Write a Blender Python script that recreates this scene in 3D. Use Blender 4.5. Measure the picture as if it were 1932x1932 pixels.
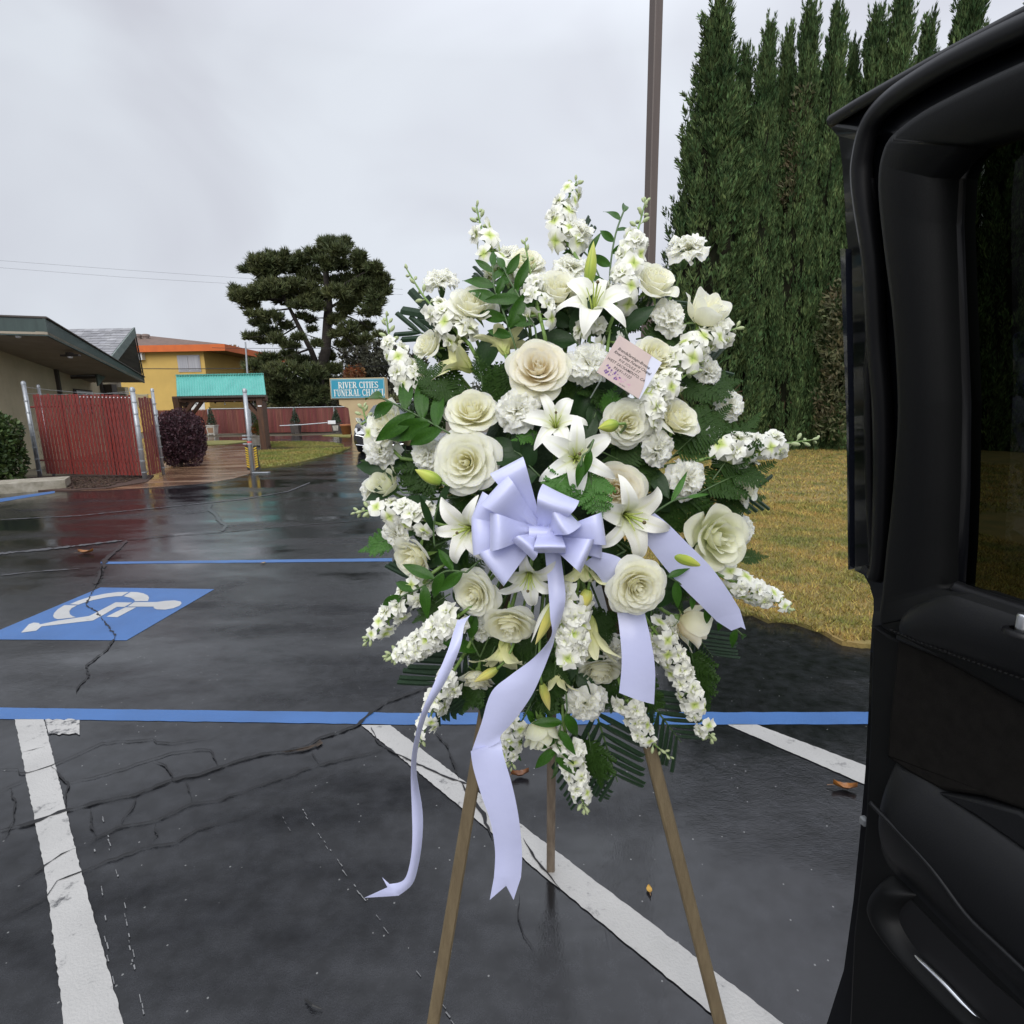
import bpy, math, random
import numpy as np
from mathutils import Vector, Matrix, Euler, noise as mnoise

for o in list(bpy.data.objects):
    bpy.data.objects.remove(o)
SC = bpy.context.scene
COL = SC.collection
random.seed(7)
R = random.uniform
PI = math.pi

# ------------------------------------------------------------------ camera
F = 1033.0                       # focal length in units of 1/1932 of the frame
PITCH = math.atan((966 - 768) / F)
ROLL = 0.0175
EYE = Vector((0, 0, 1.5))
fwd = Vector((0, math.cos(PITCH), -math.sin(PITCH)))
up0 = Vector((0, math.sin(PITCH), math.cos(PITCH)))
rt0 = Vector((1, 0, 0))
CUP = up0 * math.cos(ROLL) + rt0 * math.sin(ROLL)
CRT = rt0 * math.cos(ROLL) - up0 * math.sin(ROLL)
cam = bpy.data.cameras.new('camera')
cam.sensor_width = 36
cam.lens = 36 * F / 1932
cam.clip_start = 0.03
cam.clip_end = 2000
camo = bpy.data.objects.new('camera', cam)
COL.objects.link(camo)
m = Matrix((CRT, CUP, -fwd)).transposed().to_4x4()
m.translation = EYE
camo.matrix_world = m
SC.camera = camo

# ------------------------------------------------------------------ sky and light
W = bpy.data.worlds.new('World')
SC.world = W
W.use_nodes = True
nt = W.node_tree
nt.nodes.clear()
SUN_EL, SUN_AZ = math.radians(36), math.radians(188)   # behind and a little left of the camera, above thick cloud
def N(t, typ, **kw):
    n = t.nodes.new(typ)
    for k, v in kw.items():
        if k.startswith('i_'):
            n.inputs[k[2:].replace('_', ' ')].default_value = v
        else:
            setattr(n, k, v)
    return n
sky = N(nt, 'ShaderNodeTexSky')
sky.sky_type = 'NISHITA'
sky.sun_disc = False
sky.sun_elevation = SUN_EL
sky.sun_rotation = SUN_AZ
bg_sky = N(nt, 'ShaderNodeBackground')
bg_sky.inputs['Strength'].default_value = 0.06
nt.links.new(sky.outputs[0], bg_sky.inputs[0])
# overcast cloud layer: brighter towards the zenith, soft streaky cloud structure
tc = N(nt, 'ShaderNodeTexCoord')
mp = N(nt, 'ShaderNodeMapping')
mp.inputs['Scale'].default_value = (1.0, 1.0, 1.7)
mp.inputs['Rotation'].default_value = (0.0, 0.5, 0.3)
nt.links.new(tc.outputs['Generated'], mp.inputs[0])
n1 = N(nt, 'ShaderNodeTexNoise')
n1.inputs['Scale'].default_value = 2.1
n1.inputs['Detail'].default_value = 4
n1.inputs['Roughness'].default_value = 0.45
n1.inputs['Distortion'].default_value = 0.5
nt.links.new(mp.outputs[0], n1.inputs[0])
cr = N(nt, 'ShaderNodeValToRGB')
cr.color_ramp.elements[0].position = 0.36
cr.color_ramp.elements[0].color = (0.485, 0.500, 0.556, 1)
cr.color_ramp.elements[1].position = 0.62
cr.color_ramp.elements[1].color = (0.585, 0.618, 0.672, 1)
nt.links.new(n1.outputs[0], cr.inputs[0])
sx = N(nt, 'ShaderNodeSeparateXYZ')
nt.links.new(tc.outputs['Generated'], sx.inputs[0])
# gradual overall rise from left (thicker cloud) to right
mr = N(nt, 'ShaderNodeMapRange')
mr.inputs['From Min'].default_value = -0.75
mr.inputs['From Max'].default_value = 0.6
mr.inputs['To Min'].default_value = 0.88
mr.inputs['To Max'].default_value = 1.10
nt.links.new(sx.outputs[0], mr.inputs[0])
mz = N(nt, 'ShaderNodeMapRange')
mz.inputs['From Min'].default_value = 0.48
mz.inputs['From Max'].default_value = 1.0
mz.inputs['To Min'].default_value = 1.0
mz.inputs['To Max'].default_value = 2.4
nt.links.new(sx.outputs[2], mz.inputs[0])
mm = N(nt, 'ShaderNodeMath', operation='MULTIPLY')
nt.links.new(mr.outputs[0], mm.inputs[0])
nt.links.new(mz.outputs[0], mm.inputs[1])
bg_cl = N(nt, 'ShaderNodeBackground')
nt.links.new(cr.outputs[0], bg_cl.inputs[0])
nt.links.new(mm.outputs[0], bg_cl.inputs[1])
mix = N(nt, 'ShaderNodeMixShader')
mix.inputs[0].default_value = 0.97
nt.links.new(bg_sky.outputs[0], mix.inputs[1])
nt.links.new(bg_cl.outputs[0], mix.inputs[2])
out = N(nt, 'ShaderNodeOutputWorld')
nt.links.new(mix.outputs[0], out.inputs[0])

sun = bpy.data.lights.new('sun', 'SUN')
sun.energy = 1.5
sun.angle = math.radians(45)
sun.color = (1, 0.975, 0.94)
suno = bpy.data.objects.new('sun', sun)
COL.objects.link(suno)
sd = Vector((math.sin(SUN_AZ) * math.cos(SUN_EL), math.cos(SUN_AZ) * math.cos(SUN_EL), math.sin(SUN_EL)))
suno.rotation_euler = sd.to_track_quat('Z', 'Y').to_euler()
suno.location = (0, 0, 30)
vs = SC.view_settings
vs.view_transform = 'Standard'
vs.look = 'None'
vs.exposure = 0.45
vs.gamma = 1
vs.use_curve_mapping = False
SC.render.film_transparent = False
SC.cycles.max_bounces = 8
SC.cycles.transparent_max_bounces = 6

# ------------------------------------------------------------------ helpers
def ray(px, py):
    return fwd + CRT * ((px - 966) / F) + CUP * ((966 - py) / F)
def gnd(px, py, z=0.0):
    r = ray(px, py)
    t = (z - EYE.z) / r.z
    return EYE + r * t
def atY(px, py, Y):
    r = ray(px, py)
    return EYE + r * (Y / r.y)
def tag(o, label=None, cat=None, group=None, kind=None):
    if label: o['label'] = label
    if cat: o['category'] = cat
    if group: o['group'] = group
    if kind: o['kind'] = kind
    return o
def empty(name, loc=(0, 0, 0), label=None, cat=None, group=None, rz=0.0, mw=None):
    o = bpy.data.objects.new(name, None)
    o.empty_display_size = 0.05
    COL.objects.link(o)
    if mw is not None:
        o.matrix_world = mw
    else:
        o.location = loc
        o.rotation_euler = (0, 0, rz)
    return tag(o, label, cat, group)
def mesh_of(name, v, f, mat=None, smooth=True, uv=None, mats=None, mi=None):
    me = bpy.data.meshes.new(name)
    me.from_pydata([tuple(x) for x in v], [], [tuple(x) for x in f])
    if mats:
        for q in mats: me.materials.append(q)
        if mi is not None: me.polygons.foreach_set('material_index', mi)
    elif mat: me.materials.append(mat)
    if smooth: me.polygons.foreach_set('use_smooth', [True] * len(me.polygons))
    if uv is not None:
        L = me.uv_layers.new(name='UVMap')
        li = np.empty(len(me.loops), dtype=np.int32)
        me.loops.foreach_get('vertex_index', li)
        L.data.foreach_set('uv', np.asarray(uv, dtype=np.float32)[li].ravel())
    me.update()
    return me
def mesh_np(name, v, f, mat=None, smooth=False):
    v = np.asarray(v, dtype=np.float32); f = np.asarray(f, dtype=np.int32)
    k = f.shape[1]
    me = bpy.data.meshes.new(name)
    me.vertices.add(len(v)); me.vertices.foreach_set('co', v.ravel())
    me.loops.add(f.size); me.loops.foreach_set('vertex_index', f.ravel())
    me.polygons.add(len(f))
    me.polygons.foreach_set('loop_start', np.arange(0, f.size, k, dtype=np.int32))
    me.polygons.foreach_set('loop_total', np.full(len(f), k, dtype=np.int32))
    if smooth: me.polygons.foreach_set('use_smooth', [True] * len(f))
    if mat: me.materials.append(mat)
    me.update(calc_edges=True)
    return me
def link(name, me, parent=None, mw=None, **kw):
    o = bpy.data.objects.new(name, me)
    COL.objects.link(o)
    if parent: o.parent = parent
    if mw is not None:
        if parent: o.matrix_local = mw
        else: o.matrix_world = mw
    return tag(o, **kw) if kw else o
class MB:
    """collects shapes and links them as one mesh"""
    def __init__(s): s.v = []; s.f = []; s.mi = []; s.m = 0
    def add(s, v, f, mi=0):
        b = len(s.v)
        s.v += [Vector(x) for x in v]
        s.f += [tuple(i + b for i in q) for q in f]
        s.mi += [mi] * len(f)
        return s
    def box(s, c, d, M=None, mi=0, bev=0.0):
        x, y, z = d[0] / 2, d[1] / 2, d[2] / 2
        c = Vector(c)
        if bev > 0:
            b = min(bev, x * .9, y * .9, z * .9)
            vs_ = []
            for sx_ in (-1, 1):
                for sy in (-1, 1):
                    for sz in (-1, 1):
                        vs_ += [(sx_ * x, sy * (y - b), sz * (z - b)), (sx_ * (x - b), sy * y, sz * (z - b)), (sx_ * (x - b), sy * (y - b), sz * z)]
            idx = lambda a, b_, c_, k: ((a * 2 + b_) * 2 + c_) * 3 + k
            fs = []
            for a in (0, 1):
                fs.append([idx(a, 0, 0, 0), idx(a, 1, 0, 0), idx(a, 1, 1, 0), idx(a, 0, 1, 0)])
                fs.append([idx(0, a, 0, 1), idx(1, a, 0, 1), idx(1, a, 1, 1), idx(0, a, 1, 1)])
                fs.append([idx(0, 0, a, 2), idx(1, 0, a, 2), idx(1, 1, a, 2), idx(0, 1, a, 2)])
                for b_ in (0, 1):
                    fs.append([idx(a, b_, 0, 0), idx(a, b_, 1, 0), idx(a, b_, 1, 1), idx(a, b_, 0, 1)])
                    fs.append([idx(a, 0, b_, 0), idx(a, 1, b_, 0), idx(a, 1, b_, 2), idx(a, 0, b_, 2)])
                    fs.append([idx(0, a, b_, 1), idx(1, a, b_, 1), idx(1, a, b_, 2), idx(0, a, b_, 2)])
                    for c_ in (0, 1):
                        fs.append([idx(a, b_, c_, 0), idx(a, b_, c_, 1), idx(a, b_, c_, 2)])
        else:
            vs_ = [(i * x, j * y, k * z) for i in (-1, 1) for j in (-1, 1) for k in (-1, 1)]
            fs = [(0, 1, 3, 2), (4, 6, 7, 5), (0, 4, 5, 1), (2, 3, 7, 6), (0, 2, 6, 4), (1, 5, 7, 3)]
        if M is None: vv = [c + Vector(q) for q in vs_]
        else: vv = [c + (M @ Vector(q)) for q in vs_]
        return s.add(vv, fs, mi)
    def tube(s, pts, r, n=6, mi=0, cap=True, flat=1.0):
        pts = [Vector(p) for p in pts]
        rs = r if isinstance(r, (list, tuple)) else [r] * len(pts)
        v = []; f = []
        prev = None
        for i, p in enumerate(pts):
            d = (pts[min(i + 1, len(pts) - 1)] - pts[max(i - 1, 0)]).normalized()
            if prev is None:
                a = Vector((0, 0, 1)) if abs(d.z) < .9 else Vector((1, 0, 0))
                u = d.cross(a).normalized()
            else:
                u = (prev - d * prev.dot(d)).normalized()
            prev = u
            w = d.cross(u)
            for k in range(n):
                an = 2 * PI * k / n
                v.append(p + u * (math.cos(an) * rs[i]) + w * (math.sin(an) * rs[i] * flat))
        for i in range(len(pts) - 1):
            for k in range(n):
                f.append((i * n + k, i * n + (k + 1) % n, (i + 1) * n + (k + 1) % n, (i + 1) * n + k))
        if cap:
            f.append(tuple(range(n - 1, -1, -1)))
            f.append(tuple(range((len(pts) - 1) * n, len(pts) * n)))
        return s.add(v, f, mi)
    def lathe(s, prof, n=16, mi=0, M=None, c=(0, 0, 0)):
        v = []; f = []
        for (r, z) in prof:
            for k in range(n):
                a = 2 * PI * k / n
                p = Vector((r * math.cos(a), r * math.sin(a), z))
                if M is not None: p = M @ p
                v.append(p + Vector(c))
        for i in range(len(prof) - 1):
            for k in range(n):
                f.append((i * n + k, i * n + (k + 1) % n, (i + 1) * n + (k + 1) % n, (i + 1) * n + k))
        return s.add(v, f, mi)
    def prism(s, pts, ext, mi=0):
        """closed polygon pts (world) extruded by vector ext"""
        n = len(pts); ext = Vector(ext)
        v = [Vector(p) for p in pts] + [Vector(p) + ext for p in pts]
        f = [tuple(range(n)), tuple(range(2 * n - 1, n - 1, -1))] + [(i, (i + 1) % n, (i + 1) % n + n, i + n) for i in range(n)]
        return s.add(v, f, mi)
    def grid(s, rows, mi=0, close=False):
        h = len(rows); w = len(rows[0])
        v = [p for r_ in rows for p in r_]
        f = []
        for i in range(h - 1):
            for j in range(w - 1 if not close else w):
                f.append((i * w + j, i * w + (j + 1) % w, (i + 1) * w + (j + 1) % w, (i + 1) * w + j))
        return s.add(v, f, mi)
    def mesh(s, name, mats, smooth=False):
        if not isinstance(mats, (list, tuple)): mats = [mats]
        return mesh_of(name, s.v, s.f, mats=mats, mi=s.mi, smooth=smooth)
    def build(s, name, mats, parent=None, smooth=False, mw=None, **kw):
        me = s.mesh(name, mats, smooth)
        if parent is not None and mw is None:
            # points are given in world space: bring them into the parent's space
            M = parent_world(parent).inverted()
            me.transform(M)
        return link(name, me, parent, mw, **kw)
def parent_world(p):
    M = p.matrix_basis.copy()
    while p.parent:
        p = p.parent
        M = p.matrix_basis @ M
    return M
def solidify(o, t, off=-1.0):
    md = o.modifiers.new('thickness', 'SOLIDIFY'); md.thickness = t; md.offset = off
    return o

# ------------------------------------------------------------------ materials
def mat(name, col, rough=.6, col2=None, scale=8.0, bump=0.0, bscale=None, metal=0.0, spec=.5, detail=5, lo=.35, hi=.65,
        trans=0.0, coat=0.0, island=0.0, stretch=None, rough2=None, coords='Object', tcol=None):
    M_ = bpy.data.materials.new(name)
    M_.use_nodes = True
    t = M_.node_tree
    b = t.nodes['Principled BSDF']
    b.inputs['Roughness'].default_value = rough
    b.inputs['Metallic'].default_value = metal
    b.inputs['Specular IOR Level'].default_value = spec
    b.inputs['Coat Weight'].default_value = coat
    b.inputs['Coat Roughness'].default_value = .06
    b.inputs['Base Color'].default_value = (*col, 1)
    tcn = N(t, 'ShaderNodeTexCoord')
    mpn = N(t, 'ShaderNodeMapping')
    if stretch: mpn.inputs['Scale'].default_value = stretch
    t.links.new(tcn.outputs[coords], mpn.inputs[0])
    colsock = None
    if col2:
        ns = N(t, 'ShaderNodeTexNoise')
        ns.inputs['Scale'].default_value = scale
        ns.inputs['Detail'].default_value = detail
        ns.inputs['Roughness'].default_value = .6
        t.links.new(mpn.outputs[0], ns.inputs[0])
        rp = N(t, 'ShaderNodeValToRGB')
        rp.color_ramp.elements[0].position = lo; rp.color_ramp.elements[0].color = (*col, 1)
        rp.color_ramp.elements[1].position = hi; rp.color_ramp.elements[1].color = (*col2, 1)
        t.links.new(ns.outputs[0], rp.inputs[0])
        colsock = rp.outputs[0]
        if rough2 is not None:
            mr_ = N(t, 'ShaderNodeMapRange')
            mr_.inputs['From Min'].default_value = lo; mr_.inputs['From Max'].default_value = hi
            mr_.inputs['To Min'].default_value = rough; mr_.inputs['To Max'].default_value = rough2
            t.links.new(ns.outputs[0], mr_.inputs[0])
            t.links.new(mr_.outputs[0], b.inputs['Roughness'])
    if island > 0:
        g = N(t, 'ShaderNodeNewGeometry')
        hs = N(t, 'ShaderNodeHueSaturation')
        hs.inputs['Color'].default_value = (*col, 1)
        if colsock: t.links.new(colsock, hs.inputs['Color'])
        m1 = N(t, 'ShaderNodeMapRange')
        m1.inputs['To Min'].default_value = 1 - island; m1.inputs['To Max'].default_value = 1 + island
        t.links.new(g.outputs['Random Per Island'], m1.inputs[0])
        t.links.new(m1.outputs[0], hs.inputs['Value'])
        m2 = N(t, 'ShaderNodeMapRange')
        m2.inputs['To Min'].default_value = .5 - island * .05; m2.inputs['To Max'].default_value = .5 + island * .05
        ma = N(t, 'ShaderNodeMath', operation='FRACT')
        mb_ = N(t, 'ShaderNodeMath', operation='MULTIPLY')
        mb_.inputs[1].default_value = 7.31
        t.links.new(g.outputs['Random Per Island'], mb_.inputs[0])
        t.links.new(mb_.outputs[0], ma.inputs[0])
        t.links.new(ma.outputs[0], m2.inputs[0])
        t.links.new(m2.outputs[0], hs.inputs['Hue'])
        colsock = hs.outputs[0]
    if colsock: t.links.new(colsock, b.inputs['Base Color'])
    if bump > 0:
        nb = N(t, 'ShaderNodeTexNoise')
        nb.inputs['Scale'].default_value = bscale or scale * 4
        nb.inputs['Detail'].default_value = 4
        t.links.new(mpn.outputs[0], nb.inputs[0])
        bp = N(t, 'ShaderNodeBump')
        bp.inputs['Strength'].default_value = bump
        bp.inputs['Distance'].default_value = .02
        t.links.new(nb.outputs[0], bp.inputs['Height'])
        t.links.new(bp.outputs[0], b.inputs['Normal'])
    if trans > 0:
        tr = N(t, 'ShaderNodeBsdfTranslucent')
        if tcol: tr.inputs[0].default_value = (*tcol, 1)
        elif colsock: t.links.new(colsock, tr.inputs[0])
        else: tr.inputs[0].default_value = (*col, 1)
        mx = N(t, 'ShaderNodeMixShader')
        mx.inputs[0].default_value = trans
        t.links.new(b.outputs[0], mx.inputs[1]); t.links.new(tr.outputs[0], mx.inputs[2])
        t.links.new(mx.outputs[0], t.nodes['Material Output'].inputs[0])
    return M_
# ------------------------------------------------------------------ ground, roads and markings
def asphalt_mat():
    M_ = bpy.data.materials.new('wet_asphalt'); M_.use_nodes = True
    t = M_.node_tree; b = t.nodes['Principled BSDF']
    tcn = N(t, 'ShaderNodeTexCoord')
    def noise(scale, detail=5, stretch=None, rough=.6):
        n = N(t, 'ShaderNodeTexNoise'); n.inputs['Scale'].default_value = scale; n.inputs['Detail'].default_value = detail
        n.inputs['Roughness'].default_value = rough
        if stretch:
            mp_ = N(t, 'ShaderNodeMapping'); mp_.inputs['Scale'].default_value = stretch
            mp_.inputs['Rotation'].default_value = (0, 0, .08)
            t.links.new(tcn.outputs['Object'], mp_.inputs[0]); t.links.new(mp_.outputs[0], n.inputs[0])
        else: t.links.new(tcn.outputs['Object'], n.inputs[0])
        return n
    big = noise(.9, 6, (.55, 1.3, 1)); fine = noise(160, 3); mid = noise(14, 5); patch = noise(.45, 3)
    # colour: dark binder, grey stone flecks, worn lighter patches
    r1 = N(t, 'ShaderNodeValToRGB')
    r1.color_ramp.elements[0].position = .35; r1.color_ramp.elements[0].color = (.0055, .0058, .0068, 1)
    r1.color_ramp.elements[1].position = .68; r1.color_ramp.elements[1].color = (.0165, .0173, .020, 1)
    t.links.new(mid.outputs[0], r1.inputs[0])
    vor = N(t, 'ShaderNodeTexVoronoi'); vor.inputs['Scale'].default_value = 26
    t.links.new(tcn.outputs['Object'], vor.inputs['Vector'])
    lt = N(t, 'ShaderNodeMath', operation='LESS_THAN'); lt.inputs[1].default_value = .075
    t.links.new(vor.outputs['Distance'], lt.inputs[0])
    sp = N(t, 'ShaderNodeSeparateColor'); t.links.new(vor.outputs['Color'], sp.inputs[0])
    gt = N(t, 'ShaderNodeMath', operation='GREATER_THAN'); gt.inputs[1].default_value = .66
    t.links.new(sp.outputs[0], gt.inputs[0])
    ml = N(t, 'ShaderNodeMath', operation='MULTIPLY'); t.links.new(lt.outputs[0], ml.inputs[0]); t.links.new(gt.outputs[0], ml.inputs[1])
    m2 = N(t, 'ShaderNodeMath', operation='MULTIPLY'); m2.inputs[1].default_value = .55; t.links.new(ml.outputs[0], m2.inputs[0])
    mc = N(t, 'ShaderNodeMix', data_type='RGBA'); mc.inputs[7].default_value = (.30, .30, .29, 1)
    gr = noise(330, 2); gr2 = N(t, 'ShaderNodeMapRange'); gr2.inputs['From Min'].default_value = .3; gr2.inputs['From Max'].default_value = .7; gr2.inputs['To Min'].default_value = .35; gr2.inputs['To Max'].default_value = 1.75
    t.links.new(gr.outputs[0], gr2.inputs[0])
    gm = N(t, 'ShaderNodeMix', data_type='RGBA'); gm.blend_type = 'MULTIPLY'; gm.inputs[0].default_value = 1.0
    t.links.new(r1.outputs[0], gm.inputs[6]); t.links.new(gr2.outputs[0], gm.inputs[7])
    t.links.new(m2.outputs[0], mc.inputs[0]); t.links.new(gm.outputs[2], mc.inputs[6])
    t.links.new(mc.outputs[2], b.inputs['Base Color'])
    # water film: smooth where it stands, rougher where it is only damp
    wet = N(t, 'ShaderNodeValToRGB')
    wet.color_ramp.elements[0].position = .36; wet.color_ramp.elements[0].color = (.36, .36, .36, 1)
    wet.color_ramp.elements[1].position = .58; wet.color_ramp.elements[1].color = (.13, .13, .13, 1)
    e = wet.color_ramp.elements.new(.70); e.color = (.03, .03, .03, 1)
    # water has run to the lower right side of the lot
    sxx = N(t, 'ShaderNodeSeparateXYZ'); t.links.new(tcn.outputs['Object'], sxx.inputs[0])
    rx_ = N(t, 'ShaderNodeMapRange'); rx_.inputs['From Min'].default_value = -.5; rx_.inputs['From Max'].default_value = .6; rx_.inputs['To Min'].default_value = -.01; rx_.inputs['To Max'].default_value = .15
    t.links.new(sxx.outputs[0], rx_.inputs[0])
    ry_ = N(t, 'ShaderNodeMapRange'); ry_.inputs['From Min'].default_value = 3.0; ry_.inputs['From Max'].default_value = 7.0; ry_.inputs['To Min'].default_value = 0; ry_.inputs['To Max'].default_value = .10
    t.links.new(sxx.outputs[1], ry_.inputs[0])
    ad1 = N(t, 'ShaderNodeMath', operation='MAXIMUM'); t.links.new(rx_.outputs[0], ad1.inputs[0]); t.links.new(ry_.outputs[0], ad1.inputs[1])
    ad2 = N(t, 'ShaderNodeMath', operation='ADD'); t.links.new(ad1.outputs[0], ad2.inputs[0]); t.links.new(big.outputs[0], ad2.inputs[1])
    t.links.new(ad2.outputs[0], wet.inputs[0])
    t.links.new(wet.outputs[0], b.inputs['Roughness'])
    bstr = N(t, 'ShaderNodeMapRange')
    bstr.inputs['From Min'].default_value = .05; bstr.inputs['From Max'].default_value = .46
    bstr.inputs['To Min'].default_value = .04; bstr.inputs['To Max'].default_value = .42
    t.links.new(wet.outputs[0], bstr.inputs[0])
    hm = N(t, 'ShaderNodeMath', operation='ADD'); t.links.new(fine.outputs[0], hm.inputs[0])
    rip = noise(38, 3)
    rm = N(t, 'ShaderNodeMath', operation='MULTIPLY'); rm.inputs[1].default_value = 1.2
    t.links.new(rip.outputs[0], rm.inputs[0]); t.links.new(rm.outputs[0], hm.inputs[1])
    bp = N(t, 'ShaderNodeBump'); bp.inputs['Distance'].default_value = .009
    t.links.new(bstr.outputs[0], bp.inputs['Strength']); t.links.new(hm.outputs[0], bp.inputs['Height'])
    t.links.new(bp.outputs[0], b.inputs['Normal'])
    sl_ = N(t, 'ShaderNodeMapRange'); sl_.inputs['From Min'].default_value = .05; sl_.inputs['From Max'].default_value = .36; sl_.inputs['To Min'].default_value = .85; sl_.inputs['To Max'].default_value = .10
    t.links.new(wet.outputs[0], sl_.inputs[0]); t.links.new(sl_.outputs[0], b.inputs['Specular IOR Level'])
    b.inputs['IOR'].default_value = 1.45
    return M_
M_ASPH = asphalt_mat()
def paint_mat(name, col, wear=.5, wcol=(.05, .05, .055), scale=9, rough=.42):
    M_ = mat(name, col, rough, bump=.22, bscale=150)
    t = M_.node_tree; b = t.nodes['Principled BSDF']
    tcn = t.nodes['Texture Coordinate']
    n1_ = N(t, 'ShaderNodeTexNoise'); n1_.inputs['Scale'].default_value = scale; n1_.inputs['Detail'].default_value = 12; n1_.inputs['Roughness'].default_value = .75
    n2_ = N(t, 'ShaderNodeTexNoise'); n2_.inputs['Scale'].default_value = 3; n2_.inputs['Detail'].default_value = 5
    t.links.new(tcn.outputs['Object'], n1_.inputs[0]); t.links.new(tcn.outputs['Object'], n2_.inputs[0])
    r_ = N(t, 'ShaderNodeValToRGB'); r_.color_ramp.elements[0].position = wear - .16; r_.color_ramp.elements[1].position = wear - .06
    r_.color_ramp.elements[0].color = (0, 0, 0, 1); r_.color_ramp.elements[1].color = (1, 1, 1, 1)
    t.links.new(n1_.outputs[0], r_.inputs[0])
    dirt = N(t, 'ShaderNodeMix', data_type='RGBA'); dirt.inputs[6].default_value = (*[c * .62 for c in col], 1); dirt.inputs[7].default_value = (*[min(1, c * 1.08) for c in col], 1)
    t.links.new(n2_.outputs[0], dirt.inputs[0])
    mx = N(t, 'ShaderNodeMix', data_type='RGBA'); mx.inputs[6].default_value = (*wcol, 1)
    t.links.new(r_.outputs[0], mx.inputs[0]); t.links.new(dirt.outputs[2], mx.inputs[7])
    t.links.new(mx.outputs[2], b.inputs['Base Color'])
    return M_
M_WHITE = paint_mat('worn_white_paint', (.45, .44, .42), .49, (.06, .06, .062), 12)
M_BLUE = paint_mat('blue_paint', (.05, .145, .37), .42)
M_SYM = paint_mat('symbol_white_paint', (.50, .50, .49), .44)
M_GHOST = paint_mat('ghost_paint', (.24, .24, .24), .54, (.028, .029, .033), 45)
M_CRACK = mat('crack', (.006, .006, .007), .7)
M_SEAL = mat('crack_sealant', (.014, .014, .016), .25, (.02, .02, .022), 20)
M_CONC = mat('wet_brown_concrete', (.22, .13, .075), .32, (.13, .07, .045), 1.2, bump=.15, bscale=120, rough2=.05, stretch=(.5, 1.6, 1), lo=.42, hi=.58)
M_KERB = mat('kerb_concrete', (.36, .33, .27), .8, (.20, .18, .13), 6, bump=.4, bscale=60)
M_DIRT = mat('dirt', (.07, .055, .035), .9, (.12, .10, .06), 3, bump=.4)
M_MULCH = mat('mulch', (.035, .02, .013), .9, (.075, .042, .026), 40, bump=.6, island=.5)
M_LAWN = mat('lawn_soil', (.24, .165, .05), .9, (.13, .12, .035), 2.2, bump=.5, bscale=60)
M_BLADE = mat('grass_blade', (.38, .275, .075), .7, (.19, .20, .042), 2.2, island=.5, trans=.25, lo=.42, hi=.62)
M_LAWN2 = mat('green_lawn', (.15, .17, .04), .9, (.26, .21, .06), 3, bump=.5, bscale=60)

def sheet(name, pts, mt, parent=None, thick=0.0, **kw):
    mb = MB()
    if thick: mb.prism([Vector(p) - Vector((0, 0, thick)) for p in pts], (0, 0, thick))
    else: mb.add(pts, [tuple(range(len(pts)))])
    me = mb.mesh(name, mt)
    if not thick and me.polygons[0].normal.z < 0: me.flip_normals()
    return link(name, me, parent, **kw)
def gp(pts, z): return [gnd(x, y, z) for x, y in pts]

sheet('ground', [(-400, -60, -.05), (400, -60, -.05), (400, 900, -.05), (-400, 900, -.05)], M_DIRT, kind='structure')
asphalt = sheet('asphalt', [(-40, -8, 0), (30, -8, 0), (30, 34, 0), (-40, 34, 0)], M_ASPH, kind='structure')

za = lambda x, y: (x * .4484, 1065.5 + y * .4484)
# stall lines
def jag_strip(name, L, Rr, z, mt, jag=.004, step=.016, parent=asphalt, **kw):
    """band between two ground polylines with slightly ragged edges"""
    def dense(P):
        out_ = []
        for a, b in zip(P[:-1], P[1:]):
            n = max(1, int((b - a).length / step))
            out_ += [a.lerp(b, i / n) for i in range(n)]
        return out_ + [P[-1]]
    A = dense([Vector(p) for p in L]); n = len(A)
    B0 = [Vector(p) for p in Rr]
    # resample the other edge to the same count
    seg = [0]
    for a, b in zip(B0[:-1], B0[1:]): seg.append(seg[-1] + (b - a).length)
    B = []
    for i in range(n):
        s = seg[-1] * i / (n - 1)
        k = max(j for j in range(len(seg)) if seg[j] <= s + 1e-9); k = min(k, len(B0) - 2)
        B.append(B0[k].lerp(B0[k + 1], (s - seg[k]) / max(1e-9, seg[k + 1] - seg[k])))
    rows = []
    for a, b in zip(A, B):
        d = (b - a).normalized()
        rows.append([a + d * R(-jag, jag), a.lerp(b, .5), b + d * R(-jag, jag)])
    mb = MB(); mb.grid(rows)
    me = mb.mesh(name, mt)
    if me.polygons[0].normal.z < 0: me.flip_normals()
    return link(name, me, parent, **kw)
jag_strip('white_line', gp([(28, 1357), (84, 1640), (121, 1932), (150, 2120)], .0042), gp([(83, 1357), (152, 1640), (233, 1932), (300, 2120)], .0042), .0042, M_WHITE, .0028)
jag_strip('white_line', gp([(682, 1368), (1346, 1915), (1560, 2090)], .0042), gp([(736, 1368), (1480, 1932), (1690, 2085)], .0042), .0042, M_WHITE, .0028)
jag_strip('white_line', gp([(1372, 1367), (1625, 1477), (1760, 1537)], .0042), gp([(1428, 1367), (1625, 1441), (1760, 1490)], .0042), .0042, M_WHITE, .0021)
jag_strip('white_line', gp([(92, 1385), (150, 1385)], .0042), gp([(85, 1357), (150, 1357)], .0042), .0042, paint_mat('faded_white_paint', (.45, .44, .42), .56, (.04, .041, .046), 20), .01)
jag_strip('blue_line', gp([(-80, 1334), (775, 1345), (1200, 1344), (1800, 1342.5)], .0021), gp([(-80, 1355), (775, 1367), (1200, 1367), (1800, 1366)], .0021), .0021, M_BLUE, .003, .06)
jag_strip('blue_line', gp([(190, 1060), (740, 1053)], .0021), gp([(190, 1064), (740, 1059)], .0021), .0021, M_BLUE, .004, .08)
jag_strip('blue_line', gp([(-60, 949), (104, 926)], .0021), gp([(-60, 957), (103, 930)], .0021), .0021, M_BLUE, .004, .08)
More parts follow.
